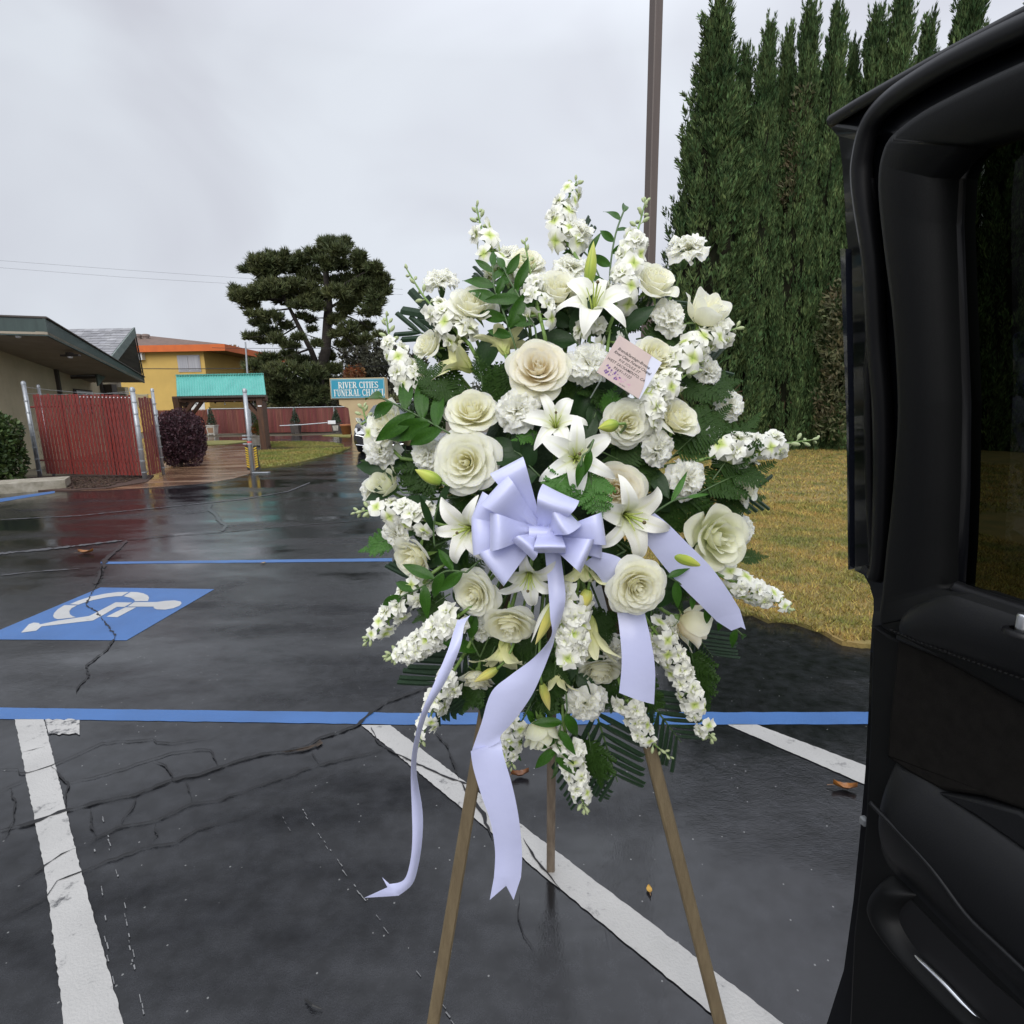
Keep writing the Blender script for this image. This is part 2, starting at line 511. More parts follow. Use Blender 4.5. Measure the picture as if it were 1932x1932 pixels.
for pts in ([(510, 1260), (1000, 3.)],):
    pass
def ghost(a, b, w=.006, gaps=.35):
    A = gnd(*za(*a), .003); B = gnd(*za(*b), .003)
    n = int((B - A).length / .026); d = (B - A).normalized(); s = Vector((-d.y, d.x, 0))
    mb = MB()
    for i in range(n):
        if R(0, 1) < gaps: continue
        p_off = R(-1, 1) * w * .6
        p = A + s * p_off + d * (i * .026 + R(-.01, .01)); q = p + d * R(.008, .03); ww = w * R(.12, .34)
        mb.add([p - s * ww, q - s * ww * R(.4, 1), q + s * ww, p + s * ww * R(.3, 1)], [(0, 1, 2, 3)])
    link('old_paint_trace', mb.mesh('old_paint_trace', M_GHOST), asphalt)
ghost((1270, 1030), (1560, 1450)); ghost((1560, 1450), (1960, 1990), .006, .55); ghost((1190, 1065), (1270, 1190), .003, .5)
ghost((425, 1040), (520, 1420), .006, .5); ghost((520, 1420), (610, 1940), .006, .3); ghost((400, 1180), (450, 1560), .008, .75); ghost((440, 1560), (485, 1780), .006, .55)
# accessible stall symbol
zs = lambda x, y: (x * .22727, 1084.9 + y * .22727)
blue_sq = sheet('blue_symbol_square', gp([zs(835, 103), zs(1780, 117), zs(1050, 542), zs(0, 535), (-28, 1206.5), (-20, 1201), zs(0, 455)], .0021), M_BLUE, asphalt)
def spoly(pts): return sheet('wheelchair_symbol', gp([zs(*p) for p in pts], .0042), M_SYM, blue_sq)
spoly([(1085, 140), (1140, 142), (1190, 152), (1225, 168), (1238, 188), (1228, 216), (1120, 218), (1115, 205), (1085, 188), (1025, 176)])
spoly([(1070, 140), (1010, 175), (960, 176), (880, 186), (780, 206), (700, 228), (650, 246), (578, 243), (650, 212), (750, 180), (870, 155), (980, 141)])
spoly([(535, 250), (640, 252), (595, 275), (575, 300), (580, 325), (600, 340), (630, 350), (560, 358), (480, 367), (452, 358), (440, 340), (450, 315), (480, 283)])
spoly([(240, 408), (280, 394), (325, 398), (330, 410), (480, 378), (740, 340), (800, 310), (960, 226), (1098, 228), (1035, 264), (970, 264), (850, 335), (770, 378), (690, 386), (345, 426), (300, 462), (175, 478)])
spoly([(1058, 262), (1115, 225), (1300, 224), (1370, 214), (1450, 210), (1500, 220), (1508, 235), (1490, 255), (1440, 275), (1370, 287), (1300, 285), (1278, 275), (1275, 262)])
spoly([(1040, 268), (1130, 268), (975, 350), (882, 346)])
# cracks
def crack(pts, w=.006, conv=za, mt=None, z=.0065, jag=.3, name='crack'):
    P = [gnd(*conv(x, y), z) for x, y in pts]
    Q = []
    for a, b in zip(P[:-1], P[1:]):
        n = max(2, int((b - a).length / .022)); d = (b - a); s = Vector((-d.y, d.x, 0)).normalized()
        for i in range(n):
            Q.append(a.lerp(b, i / n) + s * R(-1, 1) * min(.006, (b - a).length * .035))
    Q.append(P[-1]); rows = []
    n = len(Q)
    for i, p in enumerate(Q):
        d = Q[min(i + 1, n - 1)] - Q[max(i - 1, 0)]; s = Vector((-d.y, d.x, 0)).normalized()
        e = min(1, i / 4 + .15, (n - 1 - i) / 4 + .15)
        ww = w * e * R(1 - jag * 1.6, 1 + jag)
        rows.append([p - s * ww, p + s * ww])
    mb = MB(); mb.grid(rows)
    me = mb.mesh(name, mt or M_CRACK)
    if me.polygons[0].normal.z < 0: me.flip_normals()
    return link(name, me, asphalt)
crack([(0, 1115), (135, 1083), (280, 1030), (440, 990), (570, 965), (720, 903), (840, 880), (920, 850), (1010, 820), (1100, 795), (1180, 785), (1290, 760), (1350, 725), (1420, 705), (1510, 670), (1560, 620), (1620, 580), (1728, 538), (1900, 480)], .0085, jag=.55)
for c in ([(0, 857), (75, 858), (80, 875), (115, 875), (215, 845), (300, 805), (430, 748), (640, 730), (660, 745), (720, 750), (820, 735), (915, 718)],
          [(280, 915), (420, 885), (620, 822), (720, 790), (850, 775), (885, 775), (905, 815), (920, 848)],
          [(640, 822), (700, 845), (725, 885), (720, 903)], [(780, 905), (800, 960), (805, 1000)],
          [(335, 1185), (490, 1105), (650, 1075), (805, 1003), (910, 990), (1050, 940), (1170, 900), (1340, 840), (1500, 805), (1610, 770)],
          [(570, 975), (565, 1010), (515, 1070), (500, 1105)], [(1310, 785), (1330, 815), (1345, 840)],
          [(0, 1365), (90, 1330), (170, 1275), (260, 1215), (335, 1185)],
          [(0, 1500), (100, 1445), (190, 1400), (240, 1330), (320, 1300), (420, 1255), (620, 1185), (740, 1165), (830, 1110), (940, 1080), (1020, 1060)],
          [(655, 1075), (650, 1115), (665, 1130), (615, 1180)], [(380, 1025), (385, 1100), (405, 1150)],
          [(0, 1165), (30, 1125), (50, 1080), (65, 1000), (40, 940)], [(0, 950), (110, 900)],
          [(215, 845), (250, 890), (285, 915), (275, 980), (280, 1030)], [(85, 790), (190, 765)],
          [(1560, 680), (1590, 740), (1680, 800), (1740, 830), (1850, 880), (1990, 930), (2050, 960), (2060, 1000), (2090, 1060), (2120, 1130)],
          [(1830, 700), (1880, 760), (1910, 830), (1930, 900)]):
    crack(c, .0034 * R(.7, 1.3), jag=.5)
crack([(430, 0), (425, 50), (390, 110), (360, 170), (400, 190), (430, 225), (460, 265), (485, 300), (455, 350), (400, 395), (365, 420), (372, 470), (330, 510), (320, 535)], .0055, jag=.6)
zb = lambda x, y: (645.7 + x * .5348, 1388.3 + y * .5348)
crack([(640, 360), (680, 430), (720, 480), (770, 540)], .004, zb); crack([(625, 560), (620, 640), (640, 700), (680, 760)], .003, zb)
crack([(420, 160), (440, 200), (490, 260), (520, 340), (530, 360)], .007, zb)
zf = lambda x, y: (x * .3676, 871.7 + y * .3676)
crack([(1080, 215), (1070, 240), (1110, 270), (1125, 300), (1160, 325), (1140, 355)], .034, zf, M_SEAL, jag=.4, name='sealed_crack')
crack([(650, 400), (600, 450), (540, 500), (520, 560), (490, 630)], .026, zf, M_SEAL, jag=.4, name='sealed_crack')
M_SEAM = mat('asphalt_seam', (.07, .07, .075), .55, (.04, .04, .045), 5)
for c, mt_, w_ in (([(0, 295), (400, 275), (900, 225), (1250, 190), (1480, 150), (1590, 105)], M_SEAM, .03), ([(-60, 475), (300, 440), (640, 400)], M_SEAM, .05),
                   ([(640, 400), (900, 376), (1130, 360), (1450, 330), (1900, 295)], M_CRACK, .012), ([(-40, 585), (200, 560), (420, 545)], M_SEAM, .015), ([(930, 270), (1070, 252)], M_CRACK, .012)):
    crack(c, w_, zf, mt_, jag=.5, name='asphalt_seam')
# brown patch in the main crack
sheet('soil_patch', [p + Vector((R(-.008, .0042), R(-.012, .012), 0)) for p in gp([za(x, y) for x, y in ((1180, 790), (1215, 783), (1250, 774), (1290, 764), (1320, 752), (1348, 738), (1356, 752), (1338, 760), (1330, 768), (1300, 770), (1285, 778), (1250, 780), (1225, 790), (1200, 792))], .0078)], mat('soil_patch', (.058, .038, .024), .9, (.018, .015, .013), 50, bump=.5), asphalt)

# brown wet path, small lawns and mulch bed by the gate
zg = lambda x, y: (322.9 + x * .2172, 613.4 + y * .2172)
sheet('path', gp([(124, 926), (200, 925), (300, 919), (388, 912), (440, 903), (474, 893), (487, 882), (486, 868), (484, 856), (484, 843), (370, 838), (345, 850), (300, 880), (300, 903), (260, 908)], .0021), M_CONC, kind='structure')
def lawn(pts, name='lawn', dens=900, hh=.06, mt=M_LAWN2, bl=None):
    P = gp(pts, .03)
    o = sheet(name, P, mt, thick=.04, kind='structure')
    return o
lawn([zg(750, 1092), zg(1050, 1076), zg(1400, 1068), zg(1560, 1062), zg(1480, 1098), zg(1300, 1142), zg(1100, 1190), zg(900, 1222), zg(785, 1236)])
lawn([zg(865, 1016), zg(1150, 1012), zg(1400, 1022), zg(1500, 1040), zg(1200, 1050), zg(870, 1050)])
lawn([zg(1310, 958), zg(1420, 948), zg(1560, 946), zg(1560, 970)])
lawn([zg(240, 1005), zg(500, 1000), zg(660, 1003), zg(660, 1012), zg(450, 1035), zg(240, 1044)])
sheet('mulch_bed', gp([(-40, 912), (60, 900), (135, 896), (290, 896), (276, 909), (200, 921), (130, 925), (60, 925), (-40, 930)], .02), M_MULCH, kind='structure', thick=.03)
mb = MB()
A0, A1, B0, B1 = gnd(-30, 937, 0), gnd(126, 923.5, 0), gnd(-30, 905, 0), gnd(136, 905, 0)
kerb = MB().prism([gnd(-40, 936), gnd(125, 922.5), gnd(135, 914.5), gnd(-40, 926)], (0, 0, .19))
link('kerb', kerb.mesh('kerb', M_KERB), kind='structure')

# dry lawn at the right with blades
LP = gp([(1340, 1125), (1400, 1152), (1440, 1164), (1500, 1171), (1552, 1186), (1580, 1203), (1600, 1213), (1645, 1216), (1800, 1222)], .03)
_d = []
for _a, _b in zip(LP[:-1], LP[1:]):
    _k = max(1, int((_b - _a).length / .06))
    for _i in range(_k): _d.append(_a.lerp(_b, _i / _k) + Vector((R(-.02, .02), R(-.045, .045), 0)))
LP = _d + [LP[-1]]
lawn_poly = LP + [Vector((14, 3.2, .03)), Vector((14, 27, .03)), Vector((-3.2, 27, .03)), Vector((-3.0, 18, .03)), Vector((-2.0, 12, .03)), Vector((-.4, 7.5, .03)), Vector((.6, 5.2, .03))]
sheet('dry_lawn', lawn_poly, M_LAWN, thick=.045, kind='structure')
def inside(px_, py_, poly):
    c = np.zeros(len(px_), bool); n = len(poly)
    for i in range(n):
        x1, y1 = poly[i].x, poly[i].y; x2, y2 = poly[(i + 1) % n].x, poly[(i + 1) % n].y
        cond = ((y1 > py_) != (y2 > py_)) & (px_ < (x2 - x1) * (py_ - y1) / (y2 - y1 + 1e-12) + x1)
        c ^= cond
    return c
def blades(name, poly, n, ylo, yhi, xlo, xhi, h, w, mt, seed, power=1.0, **kw):
    g = np.random.default_rng(seed)
    y = ylo + (yhi - ylo) * g.random(n) ** power
    x = xlo + (xhi - xlo) * g.random(n)
    k = inside(x, y, poly); x = x[k]; y = y[k]; n = len(x)
    hh = h * g.uniform(.5, 1.25, n); a = g.uniform(0, 2 * PI, n); le = g.uniform(.2, 1.3, n) * hh; b = g.uniform(0, 2 * PI, n)
    ww = w * g.uniform(.6, 1.3, n)
    z0 = np.full(n, .025)
    v = np.empty((n, 3, 3))
    v[:, 0] = np.stack([x - np.cos(b) * ww, y - np.sin(b) * ww, z0], 1)
    v[:, 1] = np.stack([x + np.cos(b) * ww, y + np.sin(b) * ww, z0], 1)
    v[:, 2] = np.stack([x + np.cos(a) * le, y + np.sin(a) * le, z0 + hh], 1)
    f = np.arange(n * 3).reshape(n, 3)
    return link(name, mesh_np(name, v.reshape(-1, 3), f, mt), **kw)
edge_poly = [p + Vector((R(-.03, .03), -.03 - R(0, .05), 0)) for p in LP] + lawn_poly[len(LP):]
blades('dry_grass', edge_poly, 90000, 3.2, 8, .3, 5.2, .035, .006, M_BLADE, 1, 1.2, kind='stuff')
blades('dry_grass', edge_poly, 75000, 7, 19, -3, 11, .05, .012, M_BLADE, 2, 1.0, kind='stuff')
M_GBL = mat('green_blade', (.16, .20, .04), .7, (.30, .24, .07), .9, island=.4, trans=.25)
for i, poly in enumerate(([zg(750, 1092), zg(1050, 1076), zg(1400, 1068), zg(1560, 1062), zg(1480, 1098), zg(1300, 1142), zg(1100, 1190), zg(900, 1222), zg(785, 1238)],
                          [zg(865, 1016), zg(1150, 1012), zg(1400, 1022), zg(1500, 1040), zg(1200, 1050), zg(870, 1050)])):
    pp = gp(poly, .03)
    ys = [p.y for p in pp]; xs = [p.x for p in pp]
    blades('short_grass', pp, 14000, min(ys), max(ys), min(xs), max(xs), .06, .02, M_GBL, 5 + i, kind='stuff')
# mulch chips
g = np.random.default_rng(4)
mp_ = gp([(120, 900), (280, 898), (270, 909), (200, 919), (130, 923)], .02)
mb = MB()
for i in range(700):
    a, b = R(0, 1), R(0, 1)
    p = (mp_[0].lerp(mp_[1], a)).lerp(mp_[4].lerp(mp_[3], a), b)
    M3 = Euler((R(-.5, .5), R(-.5, .5), R(0, 6))).to_matrix()
    mb.box(p + Vector((0, 0, .012)), (R(.03, .08), R(.01, .03), .012), M3)
link('mulch_chips', mb.mesh('mulch_chips', M_MULCH), kind='stuff')

# ------------------------------------------------------------------ vegetation helpers
def leaf_cloud(name, centers, radii, n, size, mt, seed, parent=None, up=.3, aspect=.55, shell=.55):
    """many small leaf faces spread through a set of ellipsoids"""
    g = np.random.default_rng(seed)
    C_ = np.asarray([tuple(c) for c in centers]); Rr = np.asarray(radii, dtype=float)
    if Rr.ndim == 1: Rr = np.stack([Rr] * 3, 1)
    vol = Rr.prod(1) ** (2 / 3); pr = vol / vol.sum()
    k = g.choice(len(C_), n, p=pr)
    d = g.normal(size=(n, 3)); d /= np.linalg.norm(d, axis=1)[:, None]
    rr = shell + (1.05 - shell) * g.random(n) ** .6
    P = C_[k] + d * Rr[k] * rr[:, None]
    ax = d * .7 + g.normal(size=(n, 3)) * .5 + np.array([0, 0, up]); ax /= np.linalg.norm(ax, axis=1)[:, None]
    sd_ = np.cross(ax, g.normal(size=(n, 3))); sd_ /= np.linalg.norm(sd_, axis=1)[:, None]
    L = size * g.uniform(.6, 1.3, n)[:, None]
    v = np.stack([P - ax * L * .5, P + sd_ * L * aspect * .5, P + ax * L * .5, P - sd_ * L * aspect * .5], 1)
    return link(name, mesh_np(name, v.reshape(-1, 3), np.arange(4 * n).reshape(n, 4), mt), parent)
M_BARK = mat('bark', (.06, .045, .035), .9, (.11, .085, .065), 14, bump=.5)
M_DEAD = mat('dead_twig', (.13, .075, .045), .9, (.20, .12, .07), 10)
M_CYP = mat('cypress_foliage', (.034, .068, .024), .8, (.115, .170, .062), 1.6, island=.6, trans=.1, spec=.2)
M_CYPB = mat('browned_cypress_foliage', (.085, .066, .030), .8, (.060, .078, .028), 1.0, island=.4)

def cypress_meshes(seed, H=10.0, RB=1.25, spires=3):
    """crown (sprays rising along several close spires) and trunk, unit tree of height H"""
    g = np.random.default_rng(seed)
    sp = [(0, 0, H, RB * .86)] + [(g.uniform(-.75, .75) * RB * .75, g.uniform(-.6, .6) * RB * .7, H * g.uniform(.80, .95), RB * g.uniform(.5, .68)) for _ in range(spires)]
    V_ = []; tot = 34000
    ws = np.array([s[2] * s[3] for s in sp]); ws /= ws.sum()
    for (sx_, sy, h, r), wgt in zip(sp, ws):
        npl = int(1150 * wgt); K = 76
        z = h * g.random(npl) ** 1.02 * .985
        t = z / h
        rad = r * np.minimum(1, .74 + t * 2.2) * np.minimum(1, 1.16 * np.clip(1 - t, 0, 1) ** .88)
        a = g.uniform(0, 2 * PI, npl)
        rad = rad * (1 + .14 * np.sin(a * 3 + z * 1.1 + seed) + .12 * np.sin(a * 7 - z * .6)) * (1.02 - .30 * g.random(npl) ** 1.6)
        o = np.stack([np.cos(a), np.sin(a), np.zeros(npl)], 1)
        B = np.stack([sx_ + rad * np.cos(a), sy + rad * np.sin(a), z - .45], 1)
        ax = o * g.uniform(.10, .42, npl)[:, None] + np.array([0, 0, 1]) + g.normal(size=(npl, 3)) * .10
        ax /= np.linalg.norm(ax, axis=1)[:, None]
        PL = g.uniform(.45, 1.0, npl) * (1 - .3 * t); PR = g.uniform(.07, .15, npl) * (1 - .35 * t)
        # sprays in each plume
        q = g.random((npl, K)); dirs = g.normal(size=(npl, K, 3)); dirs -= (dirs * ax[:, None]).sum(2)[..., None] * ax[:, None]; dirs /= np.linalg.norm(dirs, axis=2)[..., None]
        rr_ = (PR[:, None] * np.sin(PI * np.clip(q * .85 + .12, 0, 1)) * np.sqrt(g.random((npl, K))))[..., None]
        P = (B[:, None] + ax[:, None] * (q * PL[:, None])[..., None] + dirs * rr_).reshape(-1, 3)
        A2 = (ax[:, None] + dirs * g.uniform(.1, .75, (npl, K))[..., None] + g.normal(size=(npl, K, 3)) * .12).reshape(-1, 3); A2 /= np.linalg.norm(A2, axis=1)[:, None]
        n = len(P); sd_ = np.cross(A2, g.normal(size=(n, 3))); sd_ /= np.linalg.norm(sd_, axis=1)[:, None]
        L = (.105 * g.uniform(.5, 1.6, n))[:, None]; wd = L * g.uniform(.07, .17, n)[:, None]
        V_.append(np.stack([P - A2 * L * .3, P + sd_ * wd + A2 * L * .1, P + A2 * L * .7, P - sd_ * wd + A2 * L * .15], 1))
    V_ = np.concatenate(V_)
    crown = mesh_np('crown', V_.reshape(-1, 3), np.arange(V_.shape[0] * 4).reshape(-1, 4), M_CYP)
    mb = MB()
    for (sx_, sy, h, r) in sp:
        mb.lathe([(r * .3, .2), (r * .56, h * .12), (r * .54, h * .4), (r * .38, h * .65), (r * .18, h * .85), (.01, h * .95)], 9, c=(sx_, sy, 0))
    core = mb.mesh('dark_core', mat('crown_core_shade', (.009, .012, .006), .95, (.016, .015, .009), 3, bump=.6, bscale=5, spec=.1))  # solid core, near-black to paint the shade inside the crown and block sky
    mb = MB(); mb.tube([(0, 0, 0), (.02, 0, H * .3), (0, .02, H * .6)], [.16, .11, .04], 8)
    for i in range(26):
        a = g.uniform(0, 2 * PI); z = g.uniform(.25, 1.5); r = RB * g.uniform(.5, .95)
        mb.tube([(0, 0, z * .6), (r * .55 * math.cos(a), r * .55 * math.sin(a), z), (r * math.cos(a), r * math.sin(a), z + g.uniform(-.2, .5))], [.03, .018, .006], 4)
    trunk = mb.mesh('trunk', M_DEAD)
    return crown, core, trunk, H
CYPV = [cypress_meshes(11, spires=0), cypress_meshes(23, spires=0), cypress_meshes(37, spires=0)]
cyp_list = [  # apex px, base px x, Y, variant, radius, label
    (1323, -14, 1318, 18.3, 0, 1.72, 'tall dark cypress at the left end of the row, beside the lamp pole'),
    (1370, 78, 1366, 18.6, 1, .86, 'lowest cypress tip in the row, right of the tallest left end tree'),
    (1404, 28, 1402, 18.1, 2, .90, 'narrow cypress left of a matching narrow twin, third from the lamp pole'),
    (1431, 36, 1436, 18.4, 0, .80, 'narrow cypress with a browned patch halfway up, just left of the deep sky gap'),
    (1468, -6, 1468, 17.9, 1, .98, 'cypress just right of the deep sky gap'),
    (1516, -10, 1514, 17.8, 2, .95, 'slim green cypress whose tip reaches the frame top mid row'),
    (1532, 70, 1545, 18.5, 0, .80, 'short cypress tip tucked behind its taller neighbours mid row'),
    (1571, 6, 1580, 17.5, 1, 1.05, 'broad cypress with dead brown twigs at its foot, left of the open car door'),
    (1614, -40, 1618, 17.3, 2, 1.10, 'cypress rising directly above the upper corner of the car door'),
    (1659, 18, 1665, 17.6, 0, .85, 'lower cypress tip above the car door, left of a small sky gap'),
    (1728, -60, 1728, 17.0, 1, 1.25, 'wide cypress above the slanting car door edge between two sky gaps'),
    (1848, -80, 1845, 16.4, 2, 1.25, 'cypress above the car door right of the last sky gap'),
    (1932, -70, 1938, 16.0, 0, 1.15, 'rightmost cypress, cut by the right edge of the frame')]
for ax_, ay, bx_, Y, vi, wf, lab in cyp_list:
    crown, core, trunk, H = CYPV[vi]
    top = atY(ax_, ay, Y)
    s = top.z / H
    x0 = atY(bx_, 850, Y).x
    e = empty('cypress_tree', (x0, Y, 0), lab, 'cypress', 'cypresses in the row behind the dry lawn')
    w_ = wf / 1.075 * .93
    for nm, me in (('crown', crown), ('dark_core', core), ('trunk', trunk)):
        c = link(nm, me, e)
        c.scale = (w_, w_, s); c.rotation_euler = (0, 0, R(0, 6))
    if 'browned patch' in lab:
        bc = [(R(-.15, .25), -.62 - .02 * i, 10.2 - i * .36) for i in range(9)]
        o = leaf_cloud('browned_branch', bc, [.30] * 9, 1300, .16, M_CYPB, 77, e, up=.6, aspect=.3)
    if 'dead brown' in lab:
        bc = [(-.72 + R(-.3, .3), -.95 + R(-.1, .1), .9 + i * .40) for i in range(10)]
        leaf_cloud('browned_branch', bc, [.5] * 10, 2200, .17, M_CYPB, 78, e, up=.5, aspect=.35)
        mbt = MB()
        for i in range(22):
            a = R(-2.2, -.6); z = R(.9, 2.2)
            mbt.tube([(x0 + .5, Y - .6, z + .5), (x0 + .5 + .5 * math.cos(a) + R(0, .5), Y - 1.2, z + .25), (x0 + .6 + 1.0 * math.cos(a) + R(0, .6), Y - 1.5 + .2 * math.sin(a), z - R(0, .6))], [.022, .014, .005], 4)
        mbt.build('dead_branch', M_DEAD, e)

# hedges and shrubs near the gate
def shrub(name, c, rad, n, size, mt, lab, cat, seed, core=True, parent_mat=M_BARK, group=None, k=20, flat=.9):
    e = empty(name, (c[0], c[1], 0), lab, cat, group)
    g = np.random.default_rng(seed)
    cs = []; rs = []
    for i in range(k):
        an = i * 2.399; zz = (i + .5) / k; q = .74 if zz < .85 else .45
        cs.append((math.cos(an) * rad[0] * q, math.sin(an) * rad[1] * q, rad[2] * (.30 + 1.24 * zz)))
        rs.append((rad[0] * .46, rad[1] * .46, rad[2] * .40))
    leaf_cloud('foliage', cs, rs, n, size, mt, seed, e, shell=.75)
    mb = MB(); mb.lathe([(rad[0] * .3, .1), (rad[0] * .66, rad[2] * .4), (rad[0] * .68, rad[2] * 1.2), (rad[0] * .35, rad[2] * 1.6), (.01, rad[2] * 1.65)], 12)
    cm = mb.mesh('dark_core', mat('hedge_core', tuple(x * .5 for x in mt.node_tree.nodes['Principled BSDF'].inputs['Base Color'].default_value[:3]), .95))  # solid core with the leaf colour halved, painting the shade within the shrub
    link('dark_core', cm, e)
    mb = MB()
    for i in range(7):
        a = i * .9; mb.tube([(0, 0, 0), (.3 * rad[0] * math.cos(a), .3 * rad[1] * math.sin(a), rad[2] * .7)], [.03, .015], 5)
    link('stem', mb.mesh('stem', parent_mat), e)
    return e
M_PURP = mat('purple_leaf', (.042, .015, .022), .6, (.075, .030, .040), 3, island=.45, trans=.1)
M_GRN = mat('shrub_leaf', (.030, .060, .014), .5, (.065, .105, .026), 4, island=.4, trans=.15)
h1 = gnd(336, 884); h2 = gnd(362, 866)
shrub('hedge_shrub', (atY(338, 850, h1.y + .7).x, h1.y + .7), (.50, .60, .86), 14000, .07, M_PURP, 'large rounded purple-leaved hedge shrub beside the gate end post', 'hedge', 21)
shrub('hedge_shrub', (atY(360, 850, h2.y + .8).x, h2.y + .8), (.40, .55, .80), 10000, .07, M_PURP, 'smaller purple-leaved hedge shrub behind the large one by the shelter', 'hedge', 22)
h3 = gnd(4, 915)
shrub('green_shrub', (h3.x - .46, h3.y + .30), (.58, .55, .88), 9000, .10, M_GRN, 'bright green leafy shrub at the left edge beside the gate hinge post', 'shrub', 23)

# ------------------------------------------------------------------ the big pine and trees behind
M_PINE = mat('pine_needles', (.045, .065, .020), .7, (.085, .095, .028), .35, island=.45)
zp = lambda x, y: (413.3 + .1738 * x, 426.2 + .1738 * y)
PY = 42.0
pine = empty('pine_tree', atY(601, 790, PY) * Vector((1, 1, 0)) if False else (atY(601, 790, PY).x, PY, 0), 'large spreading pine with two dark trunks behind the red fence', 'pine tree')
def zpt(x, y, Y=PY): return atY(*zp(x, y), Y)
def limb(pts, r, dy=0):
    P = [zpt(x, y, PY + dy * i / max(1, len(pts) - 1)) for i, (x, y) in enumerate(pts)]
    mb = MB(); mb.tube(P, [r * (1 - .8 * i / (len(P) - 1)) for i in range(len(P))], 7)
    mb.build('limb', M_PBARK, pine, smooth=True)
M_PBARK = mat('pine_bark', (.018, .014, .012), .95, (.035, .028, .024), 5, bump=.5)
mb = MB()
b0 = Vector((zpt(1080, 1660).x, PY, 0))
mb.tube([b0, zpt(1080, 1660), zpt(1160, 1350), zpt(1180, 1000), zpt(1190, 850), zpt(1160, 500), zpt(1250, 220)], [.42, .40, .36, .32, .28, .2, .05], 9)
mb.build('trunk', M_PBARK, pine, smooth=True)
for pts, r, dy in (([(1080, 1560), (1000, 1350), (870, 1100), (780, 920), (690, 740), (600, 560)], .24, -1.5), ([(1190, 1000), (1300, 960), (1420, 990), (1560, 1060), (1660, 1120)], .09, 1), ([(1190, 1100), (1330, 1170), (1450, 1290), (1530, 1520)], .09, -2),
                   ([(1185, 900), (1350, 800), (1500, 700), (1680, 640)], .12, 2), ([(1180, 780), (1350, 640), (1550, 520), (1660, 480)], .12, -2), ([(820, 1000), (740, 1080), (680, 1160)], .06, -1), ([(770, 900), (600, 920), (450, 1000), (350, 1080)], .07, 1),
                   ([(720, 800), (560, 800), (400, 800), (220, 760)], .1, -2), ([(650, 660), (500, 560), (320, 480)], .09, 2), ([(1150, 1250), (1000, 1200), (930, 1170), (1050, 1120)], .05, 1), ([(1180, 1000), (1050, 1000), (960, 1040)], .05, -1), ([(1000, 1330), (800, 1400), (600, 1460), (400, 1500)], .09, 2), ([(1190, 1290), (1350, 1380), (1480, 1480)], .05, 1), ([(860, 1080), (700, 1180), (450, 1200), (330, 1210)], .07, 0)):
    limb(pts, r, dy)
pads = [(350, 480, 120, 40), (500, 500, 120, 60), (720, 430, 90, 100), (720, 340, 40, 60), (900, 390, 130, 90), (1000, 560, 180, 90), (1250, 240, 140, 80), (1140, 210, 50, 60), (1370, 200, 70, 60), (1510, 330, 50, 45), (1290, 420, 140, 45), (1600, 480, 130, 50), (1690, 540, 100, 70), (1780, 690, 90, 60), (1600, 680, 180, 80), (1380, 600, 150, 70), (1700, 800, 110, 80), (1640, 930, 120, 60), (1450, 800, 130, 80), (1290, 730, 130, 70),
        (250, 780, 120, 60), (400, 740, 120, 70), (180, 700, 60, 35), (560, 680, 140, 80), (330, 870, 90, 50), (700, 780, 140, 80), (950, 700, 160, 90), (850, 870, 100, 45), (1050, 880, 90, 50), (370, 970, 70, 28), (560, 990, 130, 50), (450, 1060, 110, 40), (350, 1210, 90, 40), (550, 1150, 110, 50), (640, 1240, 80, 50), (990, 1030, 50, 30), (1400, 1130, 100, 80), (1560, 1130, 100, 40), (1480, 1250, 110, 50), (1740, 1190, 55, 28), (1240, 1040, 35, 40), (1600, 1080, 80, 30),
        (550, 1450, 150, 50), (400, 1520, 140, 50), (700, 1590, 200, 90), (900, 1480, 140, 60), (580, 1740, 140, 100), (850, 1780, 220, 120), (1000, 1600, 140, 90), (1000, 1820, 200, 140), (680, 1850, 160, 110), (1230, 1560, 90, 60), (1180, 1720, 90, 80), (480, 1640, 100, 50), (760, 1400, 90, 40)]
_env = [(110, 720), (230, 440), (700, 300), (900, 300), (1090, 220), (1250, 150), (1450, 190), (1550, 330), (1750, 460), (1860, 690), (1750, 930), (1500, 980), (1250, 860), (1000, 840), (700, 870), (400, 940), (200, 830)]
pads += [(900, 990, 50, 26), (1010, 1130, 45, 26), (1300, 1010, 60, 34), (720, 1090, 60, 34), (1260, 1190, 50, 30), (860, 1220, 60, 30), (1330, 1290, 70, 34), (1060, 1290, 50, 30), (1600, 1230, 60, 24), (480, 1260, 60, 26), (780, 1310, 80, 40), (1180, 1420, 80, 50)]
_r = random.Random(3); _n = 0
while _n < 46:
    _x, _y = _r.uniform(110, 1870), _r.uniform(150, 980)
    if inside(np.array([_x]), np.array([_y]), [Vector((a, b, 0)) for a, b in _env])[0]:
        pads.append((_x, _y, _r.uniform(60, 110), _r.uniform(30, 60))); _n += 1
g = np.random.default_rng(9)
TV = []
